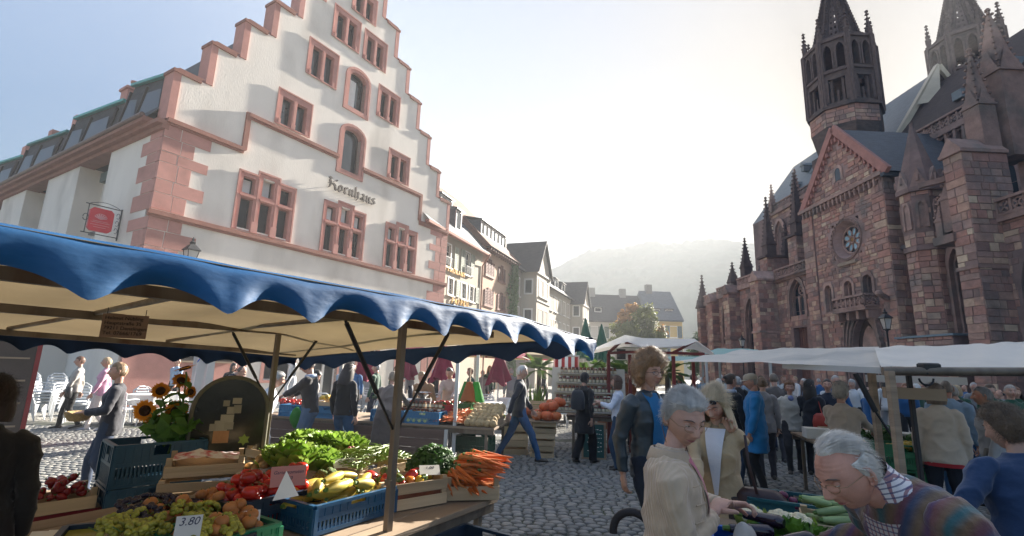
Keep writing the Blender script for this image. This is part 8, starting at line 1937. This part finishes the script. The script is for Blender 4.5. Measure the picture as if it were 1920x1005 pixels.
# shopping trolley handle
t = thing('shopping_trolley', 'shopping trolley with a curved black handle beside the old woman', 'trolley', (TROLLEY.x, TROLLEY.y, 0), az=25)
hz_ = TROLLEY.z; g = MB(); g.tube([(.085*math.cos(R(a)), 0, hz_-.085+.085*math.sin(R(a))*1.0) for a in range(-22, 203, 15)], [.017]*15, 10); g.build('grip', mat('black_foam_grip', (.025, .022, .025), .6, .2, 8, .2, 60), t, 60)
g = MB()
for s in (-1, 1): g.tube([(s*.079, 0, hz_-.12), (s*.082, 0, .45), (s*.13, .05, .3), (s*.13, .05, .09)], .008, 6)
g.build('frame', ZINC, t, 60); g = MB(); g.cbox((0, .1, .45), (.32, .2, .5), .03); g.build('fabric_bag', CLOTH, t, color=(.03, .05, .12))
for s in (-1, 1): g = MB(); g.tube([(s*.17, .02, .075), (s*.195, .02, .075)], .075, 14); g.build('wheel', MATS['black_foam_grip'], t, 50)
p = [c for c in bpy.data.objects if c.get('category') == 'person'][0]
# ---------------- stall across the lane
tM = T3.matrix_basis
def on3(a, b, z): return tM @ Vector((a, b, .751+z))
for k in range(110): a, b = U(3.45, 4.05), U(.08, .75); z = .03+.20*math.exp(-((a-3.75)/.3)**2)*(.35+.65*b/.75); item('carrot', rnd.choice(CARR), on3(a, b, z), (U(-.3, .3), U(-.2, .4), U(3.6, 5.6)), 'orange carrot in the long heap across the lane', 'carrot', 'carrots on the stall across the lane', None, .95)
g = MB(); g.grid([[(3.36+.78*i/8, .05+.78*j/6, .752+.2*math.exp(-((3.36+.78*i/8-3.75)/.3)**2)*(.35+.65*j/6)) for j in range(7)] for i in range(9)]); o = g.build('carrots', ORG, None, 60); o.matrix_basis = tM.copy(); tag(o, 'carrots lying deeper in the heap across the lane', 'vegetables', kind='stuff')
for k in range(36): a, b = 4.02+.085*(k % 6)+U(-.02, .02), .1+.12*(k//6); item('celeriac', rnd.choice(CEL), on3(a, b, .06+.045*(k//6)), (U(0, 3), U(0, 3), U(0, 6)), 'round knobbly celeriac heaped at the end of the table across the lane', 'celeriac', 'celeriac across the lane')
g = MB(); g.prism([(.12, 0), (.85, 0), (.85, .27)], 3.98, 4.46); o = g.build('display_board', OLDWOOD); o.matrix_basis = tM @ Matrix(((0, 1, 0, 0), (1, 0, 0, 0), (0, 0, 1, .753), (0, 0, 0, 1))); tag(o, 'sloping wooden board under the celeriac', 'display board')
for k in range(12): item('kohlrabi', KOH, on3(2.98+.1*(k % 4), .09+.11*(k//4), .05+.05*(k//4)), (0, 0, U(0, 6)), 'pale green kohlrabi in three rows across the lane', 'kohlrabi', 'kohlrabi across the lane')
BEET = blob_mesh('beetroot', .036, 1.1, mat('beetroot_skin', (.15, .03, .05), .6, .3, 9, .2), 0, 0, True, 9, 6)
for k in range(54): a, b = U(2.45, 2.93), U(.06, .5); item('beetroot', BEET, on3(a, b, .04+.16*b+U(0, .03)), (U(-1, 1), U(-1, 1), U(0, 6)), 'dark red beetroot in the heap beside the kohlrabi', 'beetroot', 'beetroots across the lane')
for k, (a, b, rad, m, lab) in enumerate(((3.8, .95, (.3, .16, .14), LETT, 'heap of green lettuce above the carrots across the lane'), (4.25, 1.05, (.2, .14, .14), LETT, 'heap of radish leaves behind the celeriac'), (3.4, .95, (.16, .12, .1), mat('red_cabbage', (.12, .04, .09), .5, .3), 'red cabbage leaves beside the white post across the lane'))):
	clump('leafy_vegetables', lab, 'vegetables', on3(a, b, .05), rad, 420, .07, m, 50+k)
for k in range(46): a, b = U(2.6, 3.5), U(.95, 1.3); item('red_fruit', TOM[k % 3], on3(a, b, .26+U(-.03, .05)), (U(-1, 1), U(-1, 1), 0), 'red tomato in the trays behind the jars across the lane', 'tomato', 'tomatoes in trays across the lane')
for k in range(2): crate(('left', 'right')[k]+' red plastic tray of tomatoes behind the jars', on3(2.85+.42*k, 1.12, .0), R(-12), (.4, .4, .26), (.40, .02, .02), 'red trays across the lane')
YF = blob_mesh('yellow_apple', .04, .9, mat('yellow_apple_skin', (.56, .40, .06), .35, .2, 6, 0, rvar=.2), 0, 0, True, 9, 7)
for k in range(26): a, b = U(1.08, 1.55), U(.12, .45); item('yellow_apple', YF, on3(a, b, .31+U(0, .05)), (U(-1, 1), U(-1, 1), 0), 'yellow apple in the flat crate on the blue crates', 'apple', 'yellow apples across the lane')
for k in range(34): a, b = U(.25, .85), U(.15, .7); item('red_apple', TOM[0], on3(a, b, .20+U(0, .06)), (U(-1, 1), U(-1, 1), 0), 'red apple heaped at the left of the stall across the lane', 'apple', 'red apples across the lane', None, 1.05)
# kitchen scale, paper bags
t = thing('kitchen_scale', 'steel shop scale with a shallow bowl across the lane', 'scale', on3(3.0, .62, .28)); g = MB(); g.box(-.15, .15, -.1, .1, 0, .1); g.build('scale_body', ZINC, t); g = MB(); g.lathe([(.05, .1), (.06, .13), (.16, .2), (.165, .21), (.15, .2), (.04, .14)], 18); g.build('weighing_bowl', mat('bright_steel', (.5, .5, .5), .25, .1, 4, 0, metal=.9), t, 50)
hb2 = atD(880, 722, 9.3)
for k, (dx, c, lab) in enumerate(((0, (.50, .16, .04), 'orange'), (.13, (.03, .28, .03), 'green'), (-.06, (.05, .30, .05), 'light green'))):
	g = MB(); rows = []
	for i in range(11): u = i/10; rows.append([((.05+.11*u)*math.cos(a)*(1+.1*math.sin(a*5)), (.03+.05*u)*math.sin(a), -.36*u+.02*math.sin(a*3)*u) for a in [2*math.pi*j/16 for j in range(16)]])
	g.loft(rows); o = g.build('shopping_bag', mat(lab.replace(' ', '_')+'_bag_plastic', c, .5, .12, 6, .3, 20, tl=.3), None, 60); o.location = hb2+Vector((dx, .05*k, .06)); tag(o, lab+' plastic bag of the bundle hanging over the table across the lane', 'plastic bag', 'bags hanging across the lane')
g = MB(); g.tube([(hb2.x, hb2.y+.05, .752), (hb2.x, hb2.y+.05, 1.7)], .018, 6); o = g.build('bag_pole', OLDWOOD, None, 60); tag(o, 'thin wooden pole carrying the hanging plastic bags', 'pole')
sack('green_bag', 'green plastic bag hanging beside the blue crates across the lane', on3(.95, -.08, .0), (.1, .06, .17), MATS['green_bag_plastic'], 4)
o = sack('paper_shopping_bag', 'large woven shopping basket standing behind the yellow apples', on3(.95, 1.0, .14), (.19, .12, .16), MATS['wicker'], 12, 'basket')
# pumpkins
PL = [(.60, 10.36, .0, 0), (.80, 10.34, 0, 1), (.98, 10.38, 0, 0), (.66, 10.55, .02, 1), (.90, 10.58, .02, 1), (.76, 10.46, .17, 0), (.32, 10.7, -.14, 1), (.12, 10.72, -.14, 0), (.24, 10.85, .03, 0), (.42, 10.82, .05, 1), (.92, 10.5, .18, 1)]
ww = ['front left', 'front middle', 'front right', 'rear left', 'rear right', 'upper left', 'lower inner', 'lower outer', 'raised', 'raised rear', 'upper right']
for k, (x, y, z, q) in enumerate(PL): item('pumpkin', PUM[q], (x, y, .80+z), (U(-.2, .2), U(-.2, .2), U(0, 6)), ww[k]+' reddish pumpkin piled on the wooden crates', 'pumpkin', 'pumpkins on the wooden crates')
g = MB(); g.cbox((.75, 10.46, .694), (.62, .5, .02)); g.cbox((.22, 10.76, .60), (.6, .46, .02)); o = g.build('pumpkin_board', OLDWOOD); tag(o, 'boards laid under the pumpkins', 'board')
for k in range(2): item('orange_pumpkin', PUM[1], (.92+.16*k, 10.62, 1.02+.04*k), (.2, .1, k), ('left', 'right')[k]+' bright orange pumpkin at the back of the pile', 'pumpkin', 'orange pumpkins at the back')
g = MB()
for k in range(26): a = U(-.25, .25); b = U(-.12, .12); g.tube([(a, b, 0), (a*1.1, b*1.1, .16), (a*1.5+U(-.05, .05), b*1.6, .36+U(0, .1))], [.016, .015, .004], 5)
o = g.build('leeks', LETT, None, 60); o.location = (.55, 11.3, .95); tag(o, 'bundle of leeks sticking out of the wooden crate behind the pumpkins', 'leeks', kind='stuff')
# chalk board by the brown table
t = thing('chalkboard', 'green chalkboard leaning against the brown stall table', 'chalkboard', (1.72, 10.25, .012), az=188); g = MB(); g.box(-.2, .2, -.012, .012, .04, .66); ob = g.build('board_face', mat('green_chalk_face', (.03, .10, .09), .7, .2, 3, .1), t); ob.rotation_euler = (R(8), 0, 0)
g = MB(); g.box(-.24, -.2, -.02, .02, 0, .7); g.box(.2, .24, -.02, .02, 0, .7); g.box(-.2, .2, -.02, .02, .66, .7); g.box(-.2, .2, -.02, .02, 0, .04); fb = g.build('board_frame', OLDWOOD, t); fb.rotation_euler = (R(8), 0, 0)
g = MB(); r = random.Random(2)
for k in range(6):
	x = -.16
	while x < .1+.06*r.random(): w_ = r.uniform(.02, .05); g.cbox((x+w_/2, .0135, .56-k*.08+r.uniform(-.008, .008)), (w_*.8, .002, .012)); x += w_+.012
cb_ = g.build('chalk_writing', PAPER, t); cb_.rotation_euler = (R(8), 0, 0)
# herbs on the right
for k, (a, b, rad) in enumerate(((.55, .25, (.24, .16, .22)), (.95, .3, (.26, .18, .26)), (1.3, .22, (.18, .14, .18)))): clump('herb_bunch', ('left', 'middle', 'right')[k]+' bunch of dark herbs on the table behind the white posts', 'herbs', t6(a, b, .0), rad, 700, .05, HERB, 90+k)
for k in range(22): cz = rnd.choice((0, 1)); item('yellow_pear', YF, Vector((4.42+.55*cz+U(-.18, .18), 6.72-.17*cz+U(-.12, .12), .90+U(-.02, .04))), (U(-1, 1), U(-1, 1), 0), 'yellow pear in the upper green crates before the herb table', 'pear', 'yellow pears in the green crates')
t = thing('flower_stall', 'low bank of red and orange flowers in the crowd', 'flowers', (4.9, 12.0, .0)); g = MB(); g.box(-.9, .9, -.3, .3, 0, .72); g.build('flower_table', DARKW, t)
def ff(r): return ((r.uniform(-.95, .95), r.uniform(-.32, .32), .82+abs(r.gauss(0, .1))), Vector((0, -.4, 1)), 1)
leaf_cloud(420, ff, .10, 3).build('blossoms', mat('red_orange_blossoms', (.52, .07, .02), .6, .4, 3, 0, tl=.3), t); leaf_cloud(420, ff, .09, 5).build('leaves', HERB, t)
leaf_cloud(60, ff, .11, 9).build('yellow_blossoms', mat('yellow_blossoms', (.62, .42, .04), .6, .2, 3, 0), t)
sack('blue_carrier_bag', 'pale blue plastic bag standing below the white stall posts', (4.62, 5.75, .22), (.16, .1, .22), mat('pale_blue_film', (.42, .52, .72), .4, .1, 6, .3, tl=.3), 14)
# ================================================================== cafe tables, chairs, parasols, palms, doorway things
CHAIRW = mat('white_plastic_chair', (.62, .64, .66), .45, .06, 4, .05)
def chair_meshes():
	seat = MB(); seat.cbox((0, 0, .44), (.42, .42, .03), .01)
	for k in range(6): seat.cbox((0, -.18+.072*k, .458), (.38, .045, .008))
	back = MB(); back.tube([(-.2, -.2, .45), (-.21, -.25, .82), (-.1, -.28, .9), (.1, -.28, .9), (.21, -.25, .82), (.2, -.2, .45)], .016, 6)
	for k in range(5): back.bar((-.2+.02*(k > 3), -.215-.012*k, .52+.075*k), (.2, -.215-.012*k, .52+.075*k), .012, .04)
	leg = MB(); leg.tube([(0, 0, .44), (0, 0, .2), (0, 0, 0)], [.022, .019, .016], 6); arm = MB(); arm.tube([(0, -.22, .66), (0, 0, .67), (0, .17, .65), (0, .19, .45)], .014, 6)
	return [('seat', seat.mesh('seat', CHAIRW, 50)), ('backrest', back.mesh('backrest', CHAIRW, 50)), ('leg', leg.mesh('leg', CHAIRW, 50)), ('armrest', arm.mesh('armrest', CHAIRW, 50))]
CM = dict(chair_meshes())
def chair(label, loc, rz, group=None):
	t = thing('garden_chair', label, 'chair', loc, rz, group); put('seat', CM['seat'], t); put('backrest', CM['backrest'], t)
	for sx in (-1, 1):
		put('armrest', CM['armrest'], t, (sx*.22, 0, 0))
		for sy in (-1, 1): o = put('leg', CM['leg'], t, (sx*.19, sy*.18, 0)); o.rotation_euler = (R(-6*sy), R(6*sx), 0)
	return t
chair0 = chair('white plastic chair in the left stack before the white house', (-12.75, 13.6, 0), R(200), 'stacked white chairs before the house')
wn = ('bottom', 'second', 'third', 'fourth', 'top')
stacks = [(-12.75, 13.6, 200), (-11.95, 13.5, 190), (-11.1, 13.3, 215)]
for s_, (x, y, a) in enumerate(stacks):
	for k in range((5, 5, 2)[s_]):
		lab = '%s white plastic chair of the %s stack before the white house' % (wn[k], ('left', 'middle', 'right')[s_])
		if s_ == 0 and k == 0: chair0['label'] = lab; continue
		d_ = azdir(-a)*(.05*k); dup(chair0, (x+d_.x, y+d_.y, .075*k), R(a), lab)
CLOTHW = mat('white_tablecloth', (.70, .69, .66), .8, .06, 4, .15, 12)
tb = None
tabs = [(560, 13.5), (640, 14.2), (700, 15.3), (775, 14.3), (845, 15.2), (915, 14.4), (960, 16.2), (1015, 15.2), (1060, 17), (730, 17.5), (880, 18.2), (285, 13.0), (330, 13.8)]
for k, (px, D) in enumerate(tabs):
	v = atD(px, 700, D); pos = (v.x, v.y, 0)
	lab = '%s cafe table with a white cloth %s' % (('first', 'second', 'third', 'fourth', 'fifth', 'sixth', 'seventh', 'eighth', 'ninth', 'rear left', 'rear right', 'near', 'far')[k], 'from the left on the square' if k < 9 else ('behind the others' if k < 11 else 'behind the sunflowers'))
	if tb is None:
		tb = thing('cafe_table', lab, 'table', pos, 0, 'cafe tables on the square'); g = MB(); g.lathe([(.001, .735), (.42, .735), (.42, .75), (.001, .75)], 20); g.build('table_top', CHAIRW, tb, 40); g = MB(); g.lathe([(.03, 0), (.03, .73)], 8); g.lathe([(.25, 0), (.25, .02), (.03, .06)], 12); g.build('pedestal', IRON, tb, 40)
		g = MB(); g.loft([[((.44+q*.05*math.cos(a*8))*math.cos(a), (.44+q*.05*math.cos(a*8))*math.sin(a), z) for a in [2*math.pi*i/40 for i in range(40)]] for z, q in ((.50, 1), (.62, .6), (.74, .1), (.756, 0))]); CLO = g.mesh('cloth', CLOTHW, 60)
	else: dup(tb, pos, U(0, 3), lab)
	o = put('tablecloth', CLO); o.location = (v.x, v.y, .003); tag(o, lab.replace('cafe table with a white cloth', 'white cloth draped on the cafe table'), 'tablecloth', 'white cloths on the cafe tables')
	for q in range(2):
		a = U(0, 360); d_ = azdir(a); dup(chair0, (v.x+d_.x*.62, v.y+d_.y*.62, 0), R(-a)+math.pi, '%s white chair at the %s cafe table %s' % (('one', 'other')[q], lab.split(' cafe')[0], 'on the square' if k < 11 else 'behind the sunflowers'), 'white chairs at the cafe tables')
# closed parasols
def parasol(label, loc, h, m, rad=.16, group=None, flare=1.0, pole=WHPOST):
	t = thing('closed_parasol', label, 'parasol', loc, 0, group); g = MB(); g.tube([(0, 0, 0), (0, 0, h)], .025, 8); g.build('pole', pole, t, 60)
	g = MB(); rows = []
	for i in range(9): u = i/8; rows.append([((.03+rad*flare*u**.8)*(1+.3*math.cos(a*6+.4)*u)*math.cos(a), (.03+rad*flare*u**.8)*(1+.3*math.cos(a*6+.4)*u)*math.sin(a), h-.02-(h*.42)*u+.1*u*math.cos(a*3)) for a in [2*math.pi*j/24 for j in range(24)]])
	g.loft(rows); g.build('folded_cloth', m, t, 60); g = MB(); g.cbox((0, 0, .05), (.5, .5, .1), .02); g.build('foot', IRON, t)
MAROON = mat('maroon_parasol_cloth', (.26, .02, .06), .75, .15, 4, .2, 16, tl=.3); GREENP = mat('dark_green_parasol_cloth', (.01, .085, .055), .75, .15, 4, .2)
for k, (px, D, h) in enumerate(((683, 14.8, 2.25), (830, 14.0, 2.3), (935, 14.6, 2.25), (762, 16.5, 2.3))): v = atD(px, 700, D); parasol(('leftmost', 'middle', 'rightmost', 'rear')[k]+' closed maroon parasol on a white pole among the cafe tables', (v.x, v.y, 0), h, MAROON, .26, 'maroon parasols', 1.1)
for k, (px, D, py) in enumerate(((1098, 20, 596), (1128, 21.5, 607))): v = atD(px, py, D); parasol(('taller left', 'shorter right')[k]+' closed dark green parasol before the end houses', (v.x, v.y, 0), v.z, GREENP, .30, 'green parasols', 1.0)
# open cream parasols glimpsed under the valance
for k, (px, D) in enumerate(((905, 17.5), (985, 19), (800, 19))):
	v = atD(px, 700, D); t = thing('open_parasol', ('middle', 'right', 'left')[k]+' open cream and maroon parasol behind the stall across the lane', 'parasol', (v.x, v.y, 0), 0, 'open parasols'); g = MB(); g.tube([(0, 0, 0), (0, 0, 2.7)], .025, 8); g.build('pole', WHPOST, t, 60)
	for s_ in range(8):
		g = MB(); a, b = s_*math.pi/4, (s_+1)*math.pi/4; g.add([(0, 0, 2.72), (1.5*math.cos(a), 1.5*math.sin(a), 2.22), (1.5*math.cos(b), 1.5*math.sin(b), 2.22), (1.5*math.cos(a), 1.5*math.sin(a), 2.07), (1.5*math.cos(b), 1.5*math.sin(b), 2.07)], [(0, 1, 2), (1, 3, 4, 2)]); g.build('cloth_panel', (TARPW, MAROON)[s_ % 2], t)
# striped cloth beside the honey shelf
v = atD(1062, 690, 12.3); t = thing('striped_awning', 'red and white striped cloth hanging above the honey shelf', 'awning', (v.x, v.y, 0), R(-8))
for k in range(7): g = MB(); g.grid([[(-.28+.08*k+.08*i, -.04*math.sin(2.2*j)-.03*j, 2.05-.13*j) for j in range(5)] for i in range(2)]); g.build('stripe', (mat('red_stripe', (.42, .03, .03), .8, .1), PAPER)[k % 2], t, 60)
g = MB(); g.tube([(-.32, 0, 2.06), (.32, 0, 2.06)], .02, 6); g.tube([(-.3, 0, 0), (-.3, 0, 2.06)], .02, 6); g.tube([(.3, 0, 0), (.3, 0, 2.06)], .02, 6); g.build('frame', WHPOST, t)
# palms
PALM = mat('palm_fronds', (.10, .17, .035), .5, .35, 5, 0, tl=.3)
for k, (px, D, h) in enumerate(((1098, 14.5, 1.5), (1135, 15.5, 1.75), (1172, 14.8, 1.65), (1010, 17, 1.7), (1250, 16.5, 1.7))):
	v = atD(px, 700, D); t = thing('palm_tree', ('leftmost', 'tallest', 'rightmost', 'farther left', 'farther right')[k]+' potted palm behind the honey shelf', 'palm', (v.x, v.y, 0), 0, 'potted palms'); g = MB(); g.lathe([(.22, 0), (.3, .42), (.32, .45), (.27, .43)], 14); g.build('pot', mat('terracotta_pot', (.30, .12, .06), .8, .1), t, 50)
	g = MB(); g.tube([(0, 0, .4), (.02, .02, h)], [.09, .07], 8); g.build('trunk', BARK, t, 60); r = random.Random(k)
	for f in range(22):
		a = f*2.4+r.random()*.4; L = r.uniform(.6, .95); el_ = r.uniform(-.3, 1.1); g = MB(); c0 = Vector((0, 0, h)); d_ = Vector((math.cos(a)*math.cos(el_), math.sin(a)*math.cos(el_), math.sin(el_)))
		mid = [c0+d_*(L*u)+Vector((0, 0, -.35*L*u*u)) for u in (0, .25, .5, .75, 1)]; s = Vector((-math.sin(a), math.cos(a), 0))
		for q in range(14):
			u = .2+.8*q/13; p = c0+d_*(L*u)+Vector((0, 0, -.35*L*u*u))
			for sg in (-1, 1): e = p+s*(sg*.22*(1-.6*abs(u-.5)))+d_*.12+Vector((0, 0, -.05)); w_ = Vector((0, 0, .012))+d_*.014; g.add([p-w_, p+w_, e], [(0, 1, 2)])
		g.tube(mid, [.01, .008, .007, .005, .003], 4); g.build('frond', PALM, t)
# menu board on the pink wall, red vending box at the left, pale cloth with a blue bow
mq = kx(2.6, .06, 1.9); t = thing('menu_board', 'framed menu board on the pink wall behind the sunflowers', 'notice board', (mq.x, mq.y, 0), az=122)
g = MB(); g.box(-1.0, 1.0, -.03, .03, 1.6, 2.6); g.build('board_back', mat('dark_menu_back', (.05, .04, .035), .6, .1), t)
for k in range(4): g = MB(); g.cbox((-.72+.48*k, .036, 2.1), (.36, .006, .7)); g.build('menu_sheet', PAPER, t)
g = MB(); frame_edges(g, [(-1.05, 1.05, 1.55, 2.65)], .0, .05, .06); g.build('frame', OLDWOOD, t)
v = atD(30, 690, 9.0); t = thing('drinks_cabinet', 'dark cabinet with a red side at the far left under the canopy', 'cabinet', (v.x-.45, v.y, 0), R(44)); g = MB(); g.box(-.6, .55, -.3, .3, 0, 2.0); g.build('cabinet_body', mat('dark_brown_cabinet', (.05, .035, .03), .6, .2), t); g = MB(); g.box(.551, .62, -.32, .32, 0, 2.02); g.build('red_side', mat('red_panel', (.20, .012, .016), .4, .1), t)
for k in range(4): g = MB(); g.box(-.5, .48, -.34, -.301, .4+.4*k, .43+.4*k); g.build('shelf_edge', OLDWOOD, t)
v = atD(376, 715, 11.5); g = MB(); g.grid([[(v.x-.25+.5*i/10, v.y+.06*math.sin(i*1.3+j*.2), 1.9-.17*j) for j in range(11)] for i in range(11)], True); o = g.build('white_curtain', CLOTHW, None, 60); tag(o, 'white cloth panel tied with a blue bow beside the bearded man', 'curtain')
t = thing('blue_bow', 'blue ribbon bow on the white cloth panel', 'bow', (v.x, v.y-.12, 1.75))
for sx, sz in ((-1, .6), (1, .6), (-.6, -1), (.6, -1)): g = MB(); g.grid([[(sx*.12*u, .02*math.sin(u*3), sz*.12*u+w_*.04*(1 if sz > 0 else .6)) for w_ in (-1, 1)] for u in (0, .35, .7, 1)]); g.build('ribbon', mat('blue_ribbon', (.02, .10, .42), .5, .1), t)
# ================================================================== separate cobbles where the square is near
CBM = mat('cobblestone', (.19, .19, .185), .62, .22, 9, .5, 40, ramp=[(0, (.13, .13, .125)), (.3, (.19, .185, .175)), (.55, (.23, .22, .20)), (.8, (.16, .165, .165)), (1, (.27, .25, .22))], col2=(.12, .13, .12), ns2=14, mix2=.35, spec=.45, bd=.006)
def cobble_geo(r, L, W, h):
	top, mid, bot = [], [], []
	n = 8
	for k in range(n):
		a = 2*math.pi*(k+.5)/n; c, s = math.cos(a), math.sin(a); q = (abs(c)**4+abs(s)**4)**-.25*(.93+.14*r.random()); x, y = L/2*q*c, W/2*q*s
		bot.append((x, y, -.005)); mid.append((x*.97, y*.97, h*.55)); top.append((x*.74, y*.74, h*(.92+.1*r.random())))
	return bot+mid+top+[(0, 0, h*1.04)], [(k, (k+1) % 8, 8+(k+1) % 8, 8+k) for k in range(8)]+[(8+k, 8+(k+1) % 8, 16+(k+1) % 8, 16+k) for k in range(8)]+[(16+k, 16+(k+1) % 8, 24) for k in range(8)]
r = random.Random(77); CBV = []
for k in range(10): g = MB(); v_, f_ = cobble_geo(r, 1, 1, .022); g.add(v_, f_); CBV.append(g.mesh('cobble', CBM, 179))
cells = []; a0 = R(-12); ca, sa = math.cos(a0), math.sin(a0); rowh = .122
for j in range(-60, 150):
	x = -14.0+r.random()*.1; yb = j*rowh
	while x < 8:
		L = r.uniform(.10, .165); cx, cy = x+L/2, yb+.012*mnoise.noise((x*2, yb*2, 0)); X, Y = cx*ca-cy*sa, cx*sa+cy*ca; x += L+.012
		if 3.7 < Y < 12.5 and abs(X/Y) < 1.12 and (Y < 11 or X < 3): cells.append((X, Y, L, r.uniform(.10, .114)))
cells.sort(key=lambda c: (c[0]-.6)**2*.55+(c[1]-4.6)**2)
g = MB()
for k, (X, Y, L, W) in enumerate(cells):
	an = a0+r.gauss(0, .06)
	if k < 296: o = put('cobble', CBV[k % 10], ground, (X, Y, .002+r.gauss(0, .002))); o.rotation_euler = (r.gauss(0, .03), r.gauss(0, .03), an); o.scale = (L, W, 1)
	else:
		v_, f_ = cobble_geo(r, L, W, .022+r.gauss(0, .002)); c_, s_ = math.cos(an), math.sin(an); g.tint = r.random(); g.add([(X+x*c_-y*s_, Y+x*s_+y*c_, z+.002) for x, y, z in v_], f_)
o = g.build('cobbles', CBM, ground, 179); o['kind'] = 'stuff'
g = MB(); g.add([(-14, 3.2, .004), (9, 3.2, .004), (9, 13.2, .004), (-14, 13.2, .004)], [(0, 1, 2, 3)]); o = g.build('paving_bed', mat('sandy_joint_bed', (.085, .085, .075), .95, .3, 6, .4, 60, col2=(.07, .09, .045), mix2=.4)); tag(o, 'sandy bed between the cobbles', kind='structure')
# ================================================================== haze
hz = MB(); hz.box(-62, 400, -12, 470, -1, 112)
hm = bpy.data.materials.new('thin_morning_haze'); hm.use_nodes = True; t = hm.node_tree; t.nodes.clear()
pv = t.nodes.new('ShaderNodeVolumePrincipled'); mo = t.nodes.new('ShaderNodeOutputMaterial'); t.links.new(pv.outputs[0], mo.inputs['Volume'])
pv.inputs['Color'].default_value = (.94, .97, 1.0, 1); pv.inputs['Density'].default_value = HAZE; pv.inputs['Anisotropy'].default_value = .0
ho = hz.build('haze', hm); tag(ho, 'pale haze hanging over the whole square', kind='stuff')
